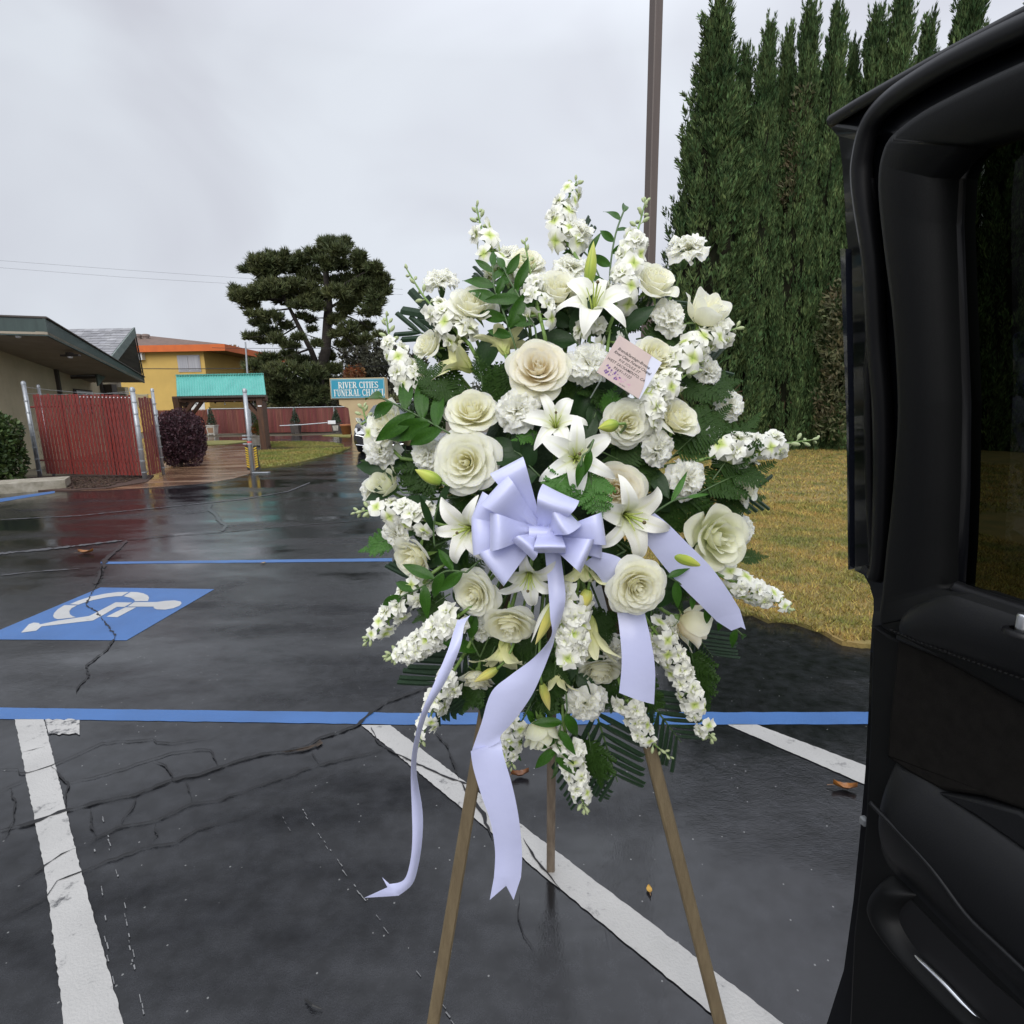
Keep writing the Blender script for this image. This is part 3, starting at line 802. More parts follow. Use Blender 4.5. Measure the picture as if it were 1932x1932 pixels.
for (x, y, rx, ry) in pads:
    c = zpt(x, y, PY + g.uniform(-2.2, 2.2))
    sx_ = rx * 1.03 * .1738 * PY / F; sz = ry * 1.0 * .1738 * PY / F
    n = int(135 * (rx * ry / 9000) ** .8) + 26
    for i in range(n):
        d = g.normal(size=3); d /= np.linalg.norm(d); q = g.random() ** .40
        p = np.array(c) + d * q * np.array([sx_, sx_ * .8, sz])
        axd = np.array([d[0] * .7, d[1] * .5, .75 + max(0, d[2]) * .6]) + g.normal(size=3) * .2; axd /= np.linalg.norm(axd)
        L = g.uniform(.24, .54)
        for k in range(8):
            a = axd + g.normal(size=3) * .55; a /= np.linalg.norm(a)
            s_ = np.cross(a, g.normal(size=3)); s_ /= np.linalg.norm(s_)
            TV += [p - s_ * .05, p + s_ * .05, p + a * L]
TV = np.array(TV); M0 = np.array([pine.location.x, pine.location.y, 0])
link('needle_tufts', mesh_np('needle_tufts', TV - M0, np.arange(len(TV)).reshape(-1, 3), M_PINE), pine)

def back_tree(px, py_top, py_wide, Y, rx, mt, lab, seed, n=2600, size=.38, k=16, shell=.5, cat='tree', name='deciduous_tree', trunk_r=.15, group=None):
    top = atY(px, py_top, Y); e = empty(name, (top.x, Y, 0), lab, cat, group)
    g = np.random.default_rng(seed); h = top.z
    cs = []; rs = []
    for i in range(k):
        a = g.uniform(0, 2 * PI); q = g.random() ** .5; zz = h * g.uniform(.28, .9)
        ww = rx * (1 - .55 * abs(zz / h - .45) * 2)
        cs.append((q * ww * math.cos(a), q * ww * math.sin(a), zz)); r = rx * g.uniform(.28, .48); rs.append((r, r, r * .8))
    leaf_cloud('crown', cs, rs, n, size, mt, seed, e, shell=shell)
    mb = MB(); mb.tube([(0, 0, 0), (.1, 0, h * .4), (-.1, 0, h * .8)], [trunk_r, trunk_r * .7, .03], 7)
    for i in range(0, k, 2):
        mb.tube([(0, 0, h * g.uniform(.25, .5)), tuple(np.array(cs[i]) * .6 + np.array([0, 0, cs[i][2] * .35])), cs[i]], [.07, .045, .015], 5)
    link('trunk', mb.mesh('trunk', M_BARK, True), e)
    return e
M_BR = mat('brown_leaf', (.19, .11, .06), .8, (.26, .17, .09), .5, island=.35, trans=.15)
M_DK = mat('dark_leaf', (.045, .05, .032), .8, (.075, .075, .045), .5, island=.4)
M_OR = mat('orange_leaf', (.32, .10, .03), .8, (.22, .12, .05), .5, island=.35, trans=.15)
M_OL = mat('olive_leaf', (.09, .10, .035), .8, (.14, .13, .05), .5, island=.4)
back_tree(430, 648, 700, 62, 2.6, M_BR, 'half bare brownish tree just right of the orange-roofed building', 31, 1500, .32)
back_tree(452, 668, 700, 60, 2.2, M_BR, 'small russet tree between the orange-roofed building and the pine', 32, 1300, .30)
back_tree(520, 660, 700, 55, 3.0, M_BR, 'tan autumn tree seen through the lower pine branches', 33, 1500, .36)
back_tree(700, 635, 700, 56, 3.4, M_DK, 'dark grey-green tree behind the chapel sign, tallest there', 34, 4200, .42)
back_tree(668, 688, 700, 50, 1.9, M_OR, 'orange autumn tree left above the chapel sign', 35, 1300, .34)
back_tree(640, 668, 700, 58, 3.0, M_DK, 'dark tree between the pine trunk and the chapel sign', 36, 3000, .42)
back_tree(745, 655, 700, 52, 3.6, M_DK, 'dark tree rising from behind the left side of the flowers', 37, 4200, .42)
back_tree(560, 735, 760, 46, 2.6, M_OL, 'olive bush under the pine behind the red fence', 38, 2500, .34, cat='bush', name='bush', trunk_r=.08)
back_tree(745, 735, 760, 36, 1.2, M_OL, 'olive green bush right of the chapel sign', 39, 1500, .22, cat='bush', name='bush', trunk_r=.06)
back_tree(625, 748, 760, 48, 3.0, M_DK, 'low dark bush under the right side of the pine', 40, 2600, .36, cat='bush', name='bush', trunk_r=.08)
back_tree(500, 752, 770, 47, 2.4, M_DK, 'low dark bush behind the fence right of the shelter post', 41, 2200, .34, cat='bush', name='bush', trunk_r=.08)
# far tree line closing the horizon
cs = []; rs = []
for i in range(70):
    x = -190 + i * 6 + R(-2, 2); h = R(5, 9)
    cs.append((x, 150 + R(-8, 8), h * .5)); rs.append((5, 4, h * .55))
tl = leaf_cloud('far_trees', cs, rs, 26000, 1.3, mat('far_leaf', (.07, .08, .06), .9, (.10, .10, .08), .1, island=.3), 50)
tag(tl, kind='stuff')
# ------------------------------------------------------------------ chapel building at the left
def onplane(px, py, p0, n):
    r = ray(px, py); t = (Vector(p0) - EYE).dot(n) / r.dot(n)
    return EYE + r * t
M_CREAM = mat('cream_block_wall', (.50, .43, .29), .85, (.42, .36, .24), 1.2, bump=.25, bscale=40)
M_GFAS = mat('green_fascia', (.022, .042, .038), .4, (.034, .060, .054), 3, coat=.1, stretch=(3, 3, .4))
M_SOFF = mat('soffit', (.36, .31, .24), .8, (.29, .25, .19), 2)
M_BRN = mat('brown_post', (.055, .045, .038), .7)
M_SHIN = mat('grey_shingle', (.30, .30, .31), .85, (.20, .20, .215), 2.2, bump=.4, bscale=30, island=.22)
M_WF = mat('white_frame', (.75, .76, .78), .5)
M_GLASS = mat('dark_glass', (.02, .022, .026), .05, spec=.8)
M_GALV = mat('galvanised_steel', (.42, .44, .46), .42, (.33, .35, .37), 12, metal=.55)
M_STEEL = mat('dull_steel', (.30, .31, .32), .5, metal=.4)

P1, P2 = atY(85, 600, 13.4), atY(272, 712, 22.6)
P0 = atY(-90, 594, 12.7)
ed = (P2 - P1); ed2 = Vector((ed.x, ed.y, 0)).normalized(); nr = Vector((ed2.y, -ed2.x, 0))
chap = empty('chapel_building', (P1.x - 2, 16, 0), 'cream block chapel building with low green-edged eaves behind the red gate', 'building')
_k = 1.4
while onplane(-10, 800, P1 - nr * _k, nr).y < gnd(76, 901).y + .55: _k += .05
WP = P1 - nr * _k
wa, wb = onplane(-60, 620, WP, nr), onplane(200, 701, WP, nr)
w0, w1 = onplane(-60, 900, WP, nr), onplane(200, 830, WP, nr)
MB().prism([Vector((wa.x, wa.y, 0)), Vector((wb.x, wb.y, 0)), Vector((wb.x, wb.y, wb.z)), Vector((wa.x, wa.y, P1.z - .25))], -nr * .25).build('wall', M_CREAM, chap)
# block joints as recessed dark courses: thin proud block faces
mb = MB()
L_ = (Vector((wb.x, wb.y, 0)) - Vector((wa.x, wa.y, 0))); nL = int(L_.length / .62)
for r_ in range(14):
    for c_ in range(nL):
        a = Vector((wa.x, wa.y, 0)) + L_ * ((c_ + (.5 if r_ % 2 else 0)) / nL); b = a + L_ / nL * .988
        zt = (r_ + 1) * .215 - .008
        f_ = (c_ + 1) / nL
        if zt > (P1.z - .25) * (1 - f_) + wb.z * f_ - .05: continue
        o_ = nr * .001
        mb.prism([a + Vector((0, 0, r_ * .215)) + o_, b + Vector((0, 0, r_ * .215)) + o_, b + Vector((0, 0, zt)) + o_, a + Vector((0, 0, zt)) + o_], nr * R(.005, .008))
o = mb.build('wall_block', M_CREAM, chap); o['kind'] = 'stuff'
# soffit + fascia of the eave that runs away from the camera, and of the edge facing left
dz = Vector((0, 0, -.40)); dz2 = Vector((0, 0, -.22))
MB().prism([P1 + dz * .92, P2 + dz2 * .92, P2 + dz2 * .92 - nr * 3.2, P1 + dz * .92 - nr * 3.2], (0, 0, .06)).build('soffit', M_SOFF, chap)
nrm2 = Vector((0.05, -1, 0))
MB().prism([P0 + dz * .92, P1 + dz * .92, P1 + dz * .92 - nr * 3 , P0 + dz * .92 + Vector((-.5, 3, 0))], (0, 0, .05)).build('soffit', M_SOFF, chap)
MB().prism([P1, P2, P2 + dz2, P1 + dz], -nr * .06).build('fascia', M_GFAS, chap)
MB().prism([P0, P1 + Vector((-.03, 0, 0)), P1 + dz + Vector((-.03, 0, 0)), P0 + dz], (0, .06, 0)).build('fascia', M_GFAS, chap)
# drip edge strip along the top of the fascia
MB().tube([P0 + Vector((0, -.02, .015)), P1 + nr * .02 + Vector((0, 0, .015)), P2 + nr * .02 + Vector((0, 0, .015))], .025, 6).build('drip_edge', M_BRN, chap)
MB().prism([P1 + Vector((0, 0, .0)), P2, P2 - nr * 6 + Vector((0, 0, .1)), P1 - nr * 6 + Vector((0, 0, .1)), P0 + Vector((-1, 3, .1)), P0], (0, 0, .03)).build('roof', M_SHIN, chap)
for (xa, ya, xb, yb) in ((97, 668, 106, 744), (184, 701, 190, 745)):
    a = onplane(xa, ya, WP, nr); 
    M3 = Matrix((ed2, nr, Vector((0, 0, 1)))).transposed()
    MB().box((a.x + nr.x * .05, a.y + nr.y * .05, a.z / 2), (.16, .1, a.z), M3).build('wall_post', M_BRN, chap)
# white window
wv = [onplane(136, 732, WP, nr), onplane(172, 745, WP, nr)]
zc0, zc1 = wv[0].z - .9, wv[0].z - .02
pa, pb = wv[0] + nr * .02, wv[1] + nr * .02
def rect(a, b, z0, z1, ext, name, mt, par, **kw):
    return MB().prism([Vector((a.x, a.y, z0)), Vector((b.x, b.y, z0)), Vector((b.x, b.y, z1)), Vector((a.x, a.y, z1))], ext).build(name, mt, par, **kw)
win = rect(pa, pb, zc0, zc1, nr * .03, 'window', M_BRN, chap)
for k in range(2):
    a = pa.lerp(pb, .06 + k * .46); b = pa.lerp(pb, .50 + k * .44)
    rect(a + nr * .032, b + nr * .032, zc0 + .08, zc1 - .08, nr * .02, 'pane', M_GLASS, win)
    rect(a + nr * .054, b + nr * .054, zc1 - .16, zc1 - .06, nr * .02, 'frame', M_WF, win)
    rect(a + nr * .054, a.lerp(b, .12) + nr * .054, zc0, zc1 - .16, nr * .02, 'frame', M_WF, win)
# lamps under the soffit
def soffit_lamp(px, py, Y):
    c = atY(px, py, Y)
    mb = MB(); mb.lathe([(.09, .1), (.09, .03), (.05, 0)], 10, c=c); mb.box(c + Vector((.16, 0, .02)), (.2, .1, .05)); mb.box(c + Vector((-.14, 0, .02)), (.18, .1, .05))
    l = mb.build('soffit_lamp', M_BRN, chap)
    mb = MB(); mb.lathe([(.012, -.05), (.05, -.04), (.06, .0)], 10, c=c + Vector((0, 0, -.01)))
    mb.build('lamp_glass', M_WF, l)
soffit_lamp(132, 672, 15.4); soffit_lamp(34, 633, 13.3); soffit_lamp(233, 707, 20.8)
# open carport behind: column and back wall pieces
c0 = atY(210, 745, 23.2)
MB().box((c0.x, 23.2, 1.35), (.34, .3, 2.7)).build('column', M_BRN, chap)
a = atY(180, 745, 25.6); b = atY(235, 745, 25.6)
MB().box(((a.x + b.x) / 2, 25.8, 1.35), (b.x - a.x, .25, 2.7)).build('wall', M_CREAM, chap)
d_ = atY(225, 745, 25.4)
MB().box((d_.x, 25.5, 1.2), (.5, .08, 2.4)).build('wall_panel', mat('tan_panel', (.22, .19, .14), .8), chap)
# gabled shingle roof
G = atY(251, 619, 24.4); Gl = atY(108, 612, 24.4); V = atY(212, 668, 21.7)
Vl = V + Vector((-7.5, 0, 0)); Q = atY(268, 704, 27.6); Ql = Q + Vector((-7.5, 0, 0)); Gl = Vector((G.x - 7.5, G.y, G.z))
Vlow = G + (V - G) * 1.7; Vlowl = Vlow + Vector((-7.5, 0, 0))
MB().prism([G, Gl, Vlowl, Vlow], (0, 0.04, -.08)).build('gable_roof', M_BRN, chap)
MB().prism([G, Gl, Ql, Q], (0, -.04, -.08)).build('gable_roof', M_SHIN, chap)
mb = MB(); nC = 17
sl = (Vlow - G); nn_ = Vector((0, sl.z, -sl.y)).normalized()
if nn_.z < 0: nn_ = -nn_
for i in range(nC):
    x = 0.0; off = R(0, .3)
    while x < 7.4:
        w_ = R(.22, .42); t0, t1 = i / nC, (i + 1.25) / nC
        x1 = min(7.45, x + w_)
        u = R(-.012, .012)
        pts = [G + sl * t0 + Vector((-x, 0, 0)), G + sl * t0 + Vector((-x1, 0, 0)), G + sl * min(1, t1 + u) + Vector((-x1, 0, 0)), G + sl * min(1, t1 + u) + Vector((-x, 0, 0))]
        lift = [.004, .004, .03, .03]
        top = [p + nn_ * l for p, l in zip(pts, lift)]
        mb.add(top + [top[2] - nn_ * .028, top[3] - nn_ * .028], [(0, 1, 2, 3), (3, 2, 4, 5)])
        x = x1 + .006
o = mb.build('shingle', M_SHIN, chap); o['kind'] = 'stuff'
fd = Vector((0, 0, -.34))
MB().prism([G + Vector((.02, 0, .03)), Vlow + Vector((.02, 0, .03)), Vlow + fd + Vector((.02, 0, 0)), G + fd + Vector((.02, 0, 0))], (.06, 0, 0)).build('barge_board', mat('weathered_green_board', (.10, .13, .12), .6, (.15, .18, .165), 4), chap)
MB().prism([G + Vector((.02, .01, .03)), Q + Vector((.02, 0, .03)), Q + fd * .5 + Vector((.02, 0, 0)), G + fd * .5 + Vector((.02, .01, 0))], (.06, 0, 0)).build('barge_board', M_GFAS, chap)
MB().prism([G + Vector((-1.1, 0, -.1)), Vlow + Vector((-1.1, 0, -.1)), Vector((Vlow.x - 1.1, Vlow.y, 2.0)), Vector((Q.x - 1.1, Q.y, 2.0)), Q + Vector((-1.1, 0, -.1))], (-.1, 0, 0)).build('gable_wall', M_SOFF, chap)

# ------------------------------------------------------------------ red slatted gate in the foreground left
M_RED = mat('red_slat', (.20, .026, .017), .5, (.145, .021, .014), 3, bump=.1, island=.12, stretch=(4, 4, .5))
M_REDF = mat('faded_red_slat', (.135, .030, .024), .65, (.20, .07, .05), .6, island=.2, stretch=(3, 3, .4), lo=.45, hi=.75)
M_WIRE = mat('fence_wire', (.15, .045, .04), .5, (.20, .14, .13), 3)
ga, gb_, gc = gnd(76, 901), gnd(274, 905.5), gnd(309, 896)
def zat(px, py, p):   # height of the point at p's ground distance seen at pixel
    r = ray(px, py); t = (p.y - EYE.y) / r.y
    return EYE.z + r.z * t
gate = empty('slatted_gate', ((ga + gb_) / 2), 'wide red slatted chain-link gate leaf left of the concrete path', 'gate', 'red slatted gate leaves')
gate2 = empty('slatted_gate', ((gb_ + gc) / 2), 'narrow red slatted panel between the two galvanised gate posts', 'gate', 'red slatted gate leaves')
def steel_post(p, h, r, par, lab=None, lean=(0, 0)):
    mb = MB(); mb.tube([p, p + Vector((lean[0], lean[1], h))], r, 10)
    o = mb.build('post', M_GALV, par, smooth=True)
    mb = MB(); mb.lathe([(r * 1.12, -.05), (r * 1.12, 0), (r * .8, r * .7), (.001, r)], 10, c=p + Vector((lean[0], lean[1], h)))
    mb.build('post_cap', M_GALV, o, smooth=True)
    return o
hA = zat(31, 722, ga); hB = zat(256, 734, gb_); hC = zat(296, 735, gc)
pA = steel_post(ga, hA, .045, gate); pB = steel_post(gb_, hB, .05, gate); pC = steel_post(gc, hC, .035, gate2)
def slats(a, b, n, z0, zt0, zt1, par, wfrac, mt, seed):
    rr = random.Random(seed); d = (b - a); d.z = 0; u = d.normalized(); nrm = Vector((u.y, -u.x, 0)); step = d.length / n
    for i in range(n):
        p = a + d * ((i + .5) / n); h = zt0 + (zt1 - zt0) * (i + .5) / n + rr.uniform(-.02, .02)
        M3 = Matrix((u, nrm, Vector((0, 0, 1)))).transposed() @ Euler((0, rr.uniform(-.006, .006), rr.uniform(-.08, .08))).to_matrix()
        mb = MB(); mb.box((p.x, p.y, (h + z0) / 2), (step * wfrac, .012, h - z0), M3, bev=.004)
        mb.build('slat', mt, par)
        # a fold down the middle of the slat's face
    return u, nrm, step
ztA, ztB, ztC = zat(52, 744, ga), zat(250, 746, gb_), zat(290, 750, gc)
a_, b_ = ga.lerp(gb_, .07), ga.lerp(gb_, .985)
u, nv, step = slats(a_, b_, 27, .10, ztA, ztB, gate, .78, M_RED, 3)
slats(gb_.lerp(gc, .22), gb_.lerp(gc, .9), 5, .08, ztB - .03, ztC, gate2, .76, M_RED, 4)
def wiremesh(a, b, z0, z1, cell, par, mt, r=.0028, off=.012):
    d = (b - a); d.z = 0; L = d.length; u = d.normalized(); nrm = Vector((u.y, -u.x, 0)); H = z1 - z0
    if nrm.y > 0: nrm = -nrm
    mb = MB(); n = int((L + H * .62) / cell)
    for s in (1, -1):
        for i in range(n + 1):
            # line x = c + s*k*z
            c = i * cell - (H * .62 if s > 0 else 0); x0, x1 = c, c + s * H * .62
            if s < 0: x0, x1 = c, c - H * .62
            # clip to 0..L
            t0, t1 = 0.0, 1.0
            if x1 != x0:
                ta, tb = (0 - x0) / (x1 - x0), (L - x0) / (x1 - x0)
                t0, t1 = max(0, min(ta, tb)), min(1, max(ta, tb))
            if t1 - t0 < .02: continue
            p = a + u * (x0 + (x1 - x0) * t0) + nrm * off; q = a + u * (x0 + (x1 - x0) * t1) + nrm * off
            p = Vector((p.x, p.y, z0 + H * t0)); q = Vector((q.x, q.y, z0 + H * t1))
            mb.tube([p, q], r, 3, cap=False)
    o = mb.build('wire_mesh', mt, par); o['kind'] = 'stuff'; return o
wiremesh(ga.lerp(gb_, .05), gb_, .1, (ztA + ztB) / 2 - .04, .12, gate, M_WIRE)
wiremesh(gb_, gc, .1, ztC - .04, .12, gate2, M_WIRE)
for (p, q, z, par) in ((ga, gb_, ztA - .30, gate), (ga, gb_, .42, gate)):
    MB().tube([Vector((p.x, p.y + .03, z)), Vector((q.x, q.y + .03, z))], .02, 8).build('rail', M_RED, par)
for (p, q, za_, zb_, par) in ((ga, gb_, hA - .1, hB - .1, gate), (ga, gb_, hA - .25, hB - .05, gate), (gb_, gc, hB - .1, hC - .08, gate2)):
    pts = [Vector((p.x, p.y, za_)).lerp(Vector((q.x, q.y, zb_)), t) + Vector((0, 0, -.05 * math.sin(PI * t))) for t in (0, .25, .5, .75, 1)]
    MB().tube(pts, .004, 4).build('top_wire', M_STEEL, par)
for p, h, par, side in ((gb_, ztB, pB, -1), (gc, ztC, pC, -1), (ga, ztA, pA, 1)):
    q = p + u * (.065 * side); 
    MB().tube([Vector((q.x, q.y, .1)), Vector((q.x, q.y, h - .02))], .012, 6).build('tension_bar', M_GALV, par)
    for z in np.linspace(.18, h - .15, 7):
        mb = MB(); mb.tube([Vector((p.x, p.y - .01, z)), Vector((q.x - .01 * side, q.y - .01, z))], .018, 6)
        mb.lathe([(.055, -.012), (.055, .012)], 10, c=(p.x, p.y, z)); mb.build('band_clamp', M_GALV, par)
# white ties along the slat tops
mb = MB()
for i in range(13, 27): 
    p = a_.lerp(b_, (i + .5) / 27); mb.box((p.x, p.y - .016, ztA + (ztB - ztA) * i / 27 - .05), (.02, .01, .02))
mb.build('slat_ties', M_WF, gate)
# second hinge post standing inside the enclosure
p4 = gnd(101, 893); st = empty('fence_post', p4, 'short galvanised post standing behind the wide red gate near its left end', 'post')
steel_post(p4, zat(98, 727, p4), .035, st)
# gate stop post with striped guards, standing alone at the path corner
gd = gnd(476.5, 892.5); hD = zat(463, 736, gd)
bol = empty('gate_post', gd, 'lone galvanised gate post with yellow and black striped guards at the path corner', 'post')
steel_post(gd, hD, .048, bol, lean=(.02, 0))
M_BLK = mat('black_rubber', (.012, .012, .012), .5)
M_YEL = mat('yellow_reflective', (.72, .48, .03), .4)
for sx_ in (-1, 1):
    c = gd + Vector((sx_ * .105, .06, 0))
    gbx = MB().box(c + Vector((0, 0, .37)), (.085, .03, .60), bev=.006).build('striped_guard', M_BLK, bol)
    mb = MB()
    for k in range(9):
        z = .12 + k * .058
        x0, x1 = c.x - .036, c.x + .036; s = sx_
        pts = [Vector((x0, c.y - .018, z + (0 if s > 0 else .035))), Vector((x1, c.y - .018, z + (.035 if s > 0 else 0))), Vector((x1, c.y - .018, z + .028 + (.035 if s > 0 else 0))), Vector((x0, c.y - .018, z + .028 + (0 if s > 0 else .035)))]
        mb.prism(pts, (0, .002, 0))
    mb.build('yellow_stripes', M_YEL, gbx)
for z in (hD * .42, hD * .46, hD * .36):
    mb = MB(); mb.lathe([(.065, -.02), (.065, .02)], 10, c=gd + Vector((.008, 0, z))); mb.box(gd + Vector((-.10, -.02, z)), (.09, .03, .03)); mb.build('band_clamp', M_GALV, bol)
mb = MB(); mb.lathe([(.056, -.012), (.056, .05)], 10, c=gd + Vector((.005, 0, .74))); mb.build('red_tape', mat('red_tape', (.5, .1, .08), .5), bol)
MB().box(gd + Vector((.22, -.02, .012)), (.42, .12, .02), bev=.005).build('base_plate', M_GALV, bol)

# ------------------------------------------------------------------ shelter with turquoise roof
M_TURQ = mat('turquoise_metal', (.12, .42, .37), .45, (.09, .35, .31), 2, stretch=(1, 1, .3))
M_WOOD = mat('stained_timber', (.10, .045, .022), .6, (.055, .028, .017), 4, bump=.3, stretch=(6, 6, .6))
SY = 19.9
sp = gnd(505, 848.5); SY = sp.y
shel = empty('path_shelter', (atY(418, 800, SY + 1).x, SY + 1, 0), 'open timber shelter with turquoise corrugated roof over the path', 'shelter')
eL, eR = atY(333, 743, SY - .25), atY(502, 750, SY - .25); ez = (eL.z + eR.z) / 2
rL, rR = atY(331.5, 705.5, SY + 1.0), atY(497, 710.5, SY + 1.0); rz_ = (rL.z + rR.z) / 2
def corr(a0, a1, b0, b1, n, amp, name):
    rows = []
    for t in (0, 1):
        row = []
        A, B = (a0, a1) if t == 0 else (b0, b1)
        for i in range(n * 4 + 1):
            p = A.lerp(B, i / (n * 4)); row.append(p + Vector((0, -.3, .7)) * amp * math.sin(i * PI / 2))
        rows.append(row)
    o = MB().grid(rows).build(name, M_TURQ, shel); solidify(o, .01); return o
a0, a1 = Vector((eL.x, eL.y, ez)), Vector((eR.x, eR.y, ez)); b0, b1 = Vector((rL.x, rL.y, rz_)), Vector((rR.x, rR.y, rz_))
corr(a0, a1, b0, b1, 34, .025, 'roof_sheet')
c0, c1 = Vector((b0.x - .75, b0.y + 1.3, ez - .1)), Vector((b1.x - .75, b1.y + 1.3, ez - .1))
corr(c0, c1, b0, b1, 34, .025, 'roof_sheet')
mb = MB(); 
for i in range(68):
    p = b0.lerp(b1, (i + .5) / 68); mb.box(p + Vector((0, 0, .03)), (.03, .16, .035 + .02 * (i % 2)))
mb.build('ridge_cap', M_TURQ, shel)
pxR = sp.x; pxL = atY(340, 800, SY).x
posts = [(pxL, SY), (pxR - .1, SY), (pxL - .75, SY + 1.9), (pxR - .85, SY + 1.9)]
for (x, y) in posts:
    MB().box((x, y, (ez - .02) / 2), (.23, .23, ez - .02), bev=.012).build('post', M_WOOD, shel)
for y in (SY, SY + 1.9):
    MB().box(((pxL + pxR) / 2 - (.78 if y > SY else 0), y - .02 + .001, ez - .10), (pxR - pxL + .30, .12, .22), bev=.01).build('beam', M_WOOD, shel)
for x in (pxL, pxR - .1):
    MB().box((x - .38, SY + .95, ez - .28), (.12, 2.0, .16), Matrix.Rotation(.376, 3, 'Z'), bev=.01).build('beam', M_WOOD, shel)
    for t in (.3, .7):
        pass
for (x, s) in ((pxL, 1), (pxR - .1, -1)):
    for y in (SY, SY + 1.9):
        xo = x - (.75 if y > SY else 0); a = Vector((xo + s * .1, y, ez - .80)); b = Vector((xo + s * .68, y, ez - .16))
        d = (b - a).normalized(); M3 = Matrix((d, Vector((0, 1, 0)), d.cross(Vector((0, 1, 0))))).transposed()
        MB().box((a + b) / 2, ((b - a).length, .11, .13), M3, bev=.008).build('knee_brace', M_WOOD, shel)
MB().box(((a0.x + a1.x) / 2, a0.y + .03, ez - .03), (a1.x - a0.x, .05, .09)).build('eave_board', M_BRN, shel)
for i in range(8):
    a = atY(352 + i * 18, 758 + 3 * math.sin(i * 2.1), SY + .3)
    mb = MB(); mb.tube([a + Vector((0, 0, .10)), a], .012, 4); mb.lathe([(.01, .0), (.035, -.03), (.02, -.07)], 8, c=a)
    mb.build('string_bulb', M_WF if i % 3 else M_BLK, shel)
mb = MB(); mb.box(atY(490, 766, SY - .13), (.14, .02, .05)); mb.build('small_plate', M_WF, shel)

# planter beside the shelter's right post
def pot(name, c, rtop, rbot, h, mt, lab, square=False, group=None, panel=None):
    e = empty(name, c, lab, 'planter' if square else 'pot', group)
    if square:
        mb = MB(); s = 1.0
        v = [(sx_ * rb, sy * rb, z) for (rb, z) in ((rbot, 0), (rtop, h), (rtop * 1.12, h), (rtop * 1.12, h + .05), (rtop * .9, h + .05), (rtop * .88, h - .04)) for (sx_, sy) in ((-1, -1), (1, -1), (1, 1), (-1, 1))]
        f = [(i * 4 + k, i * 4 + (k + 1) % 4, i * 4 + 4 + (k + 1) % 4, i * 4 + 4 + k) for i in range(5) for k in range(4)] + [(20, 21, 22, 23)]
        mb.add(v, f); link('tub', mb.mesh('tub', mt), e)
        for sx_ in (-1, 1):
            for sy in (-1, 1):
                mb = MB(); mb.box((sx_ * rbot * .9, sy * rbot * .9, -.02), (.07, .07, .08)); link('foot', mb.mesh('foot', mt), e)
        if panel:
            mb = MB(); mb.prism([Vector((-rbot * .7, -rbot - .012 - .02, h * .2)), Vector((rbot * .7, -rbot - .012 - .02, h * .2)), Vector((rtop * .7, -rtop - .01, h * .8)), Vector((-rtop * .7, -rtop - .01, h * .8))], (0, .02, 0)); link('panel', mb.mesh('panel', panel), e)
    else:
        mb = MB(); mb.lathe([(.01, 0), (rbot, 0), (rtop, h * .8), (rtop * 1.12, h * .8), (rtop * 1.12, h), (rtop * .95, h), (rtop * .9, h * .9), (.01, h * .9)], 18); link('tub', mb.mesh('tub', mt, True), e)
    return e
M_POTW = mat('weathered_white', (.52, .50, .45), .7, (.36, .34, .30), 5, bump=.3)
M_POTD = mat('dark_planter', (.045, .04, .038), .6, (.075, .06, .055), 5)
pp = gnd(487, 842)
pe = pot('planter', Vector((pp.x, pp.y + .1, .05)), .24, .20, .36, M_POTW, 'square off-white planter with orange and green plants beside the shelter post', True, None, M_POTW)
leaf_cloud('plant', [(R(-.15, .15), R(-.15, .15), .55 + i * .045) for i in range(9)], [.15] * 9, 420, .15, mat('planter_leaf', (.16, .14, .03), .6, (.10, .15, .03), 8, island=.5, trans=.2), 61, pe, up=.8, aspect=.2)
leaf_cloud('flower', [(R(-.2, .2), -.1 + R(-.1, .1), .52 + i * .05) for i in range(6)], [.09] * 6, 130, .09, mat('orange_flower', (.45, .16, .04), .6, island=.3), 62, pe, aspect=.5)
M_CONE = mat('conifer_leaf', (.02, .045, .022), .7, (.035, .06, .03), 4, island=.4)
fz = lambda x: gnd(x, 820)
cone_list = [(401, 812.5, .22, 'light grey square planter with a cone conifer at the left of the far red fence', M_POTW, 1.05, mat('rust_emblem', (.28, .17, .10), .7)),
             (481, 813, .17, 'small conifer tub half hidden behind the lone gate post', M_POTD, .95, None),
             (559, 815.5, .23, 'dark square planter with a conifer at the middle of the far red fence', M_POTD, .9, None),
             (636, 814.5, .22, 'dark planter with conifer beside the white-ended pole near the sign', M_POTD, .8, M_POTW)]
for (x, y, r, lab, mt, h, pn) in cone_list:
    c = atY(x, y, 36.3); c.z = .08
    e = pot('conifer_planter', c, r * 1.25, r, .55, mt, lab, True, 'conifer planters along the far fence', pn)
    leaf_cloud('conifer', [(0, 0, .72 + k * h / 7) for k in range(7)], [(.30 * (1 - k / 8), .30 * (1 - k / 8), .16) for k in range(7)], 700, .13, M_CONE, 70 + int(x), e, up=.7, aspect=.3)
    mb = MB(); mb.tube([(0, 0, .4), (0, 0, .6 + h)], [.03, .01], 6); link('trunk', mb.mesh('trunk', M_BARK), e)
c = gnd(654, 820.5)
pot('terracotta_pot', Vector((c.x, c.y, .03)), .33, .25, .62, mat('terracotta', (.36, .14, .06), .8, (.28, .11, .05), 5), 'plain terracotta pot at the foot of the chapel sign')

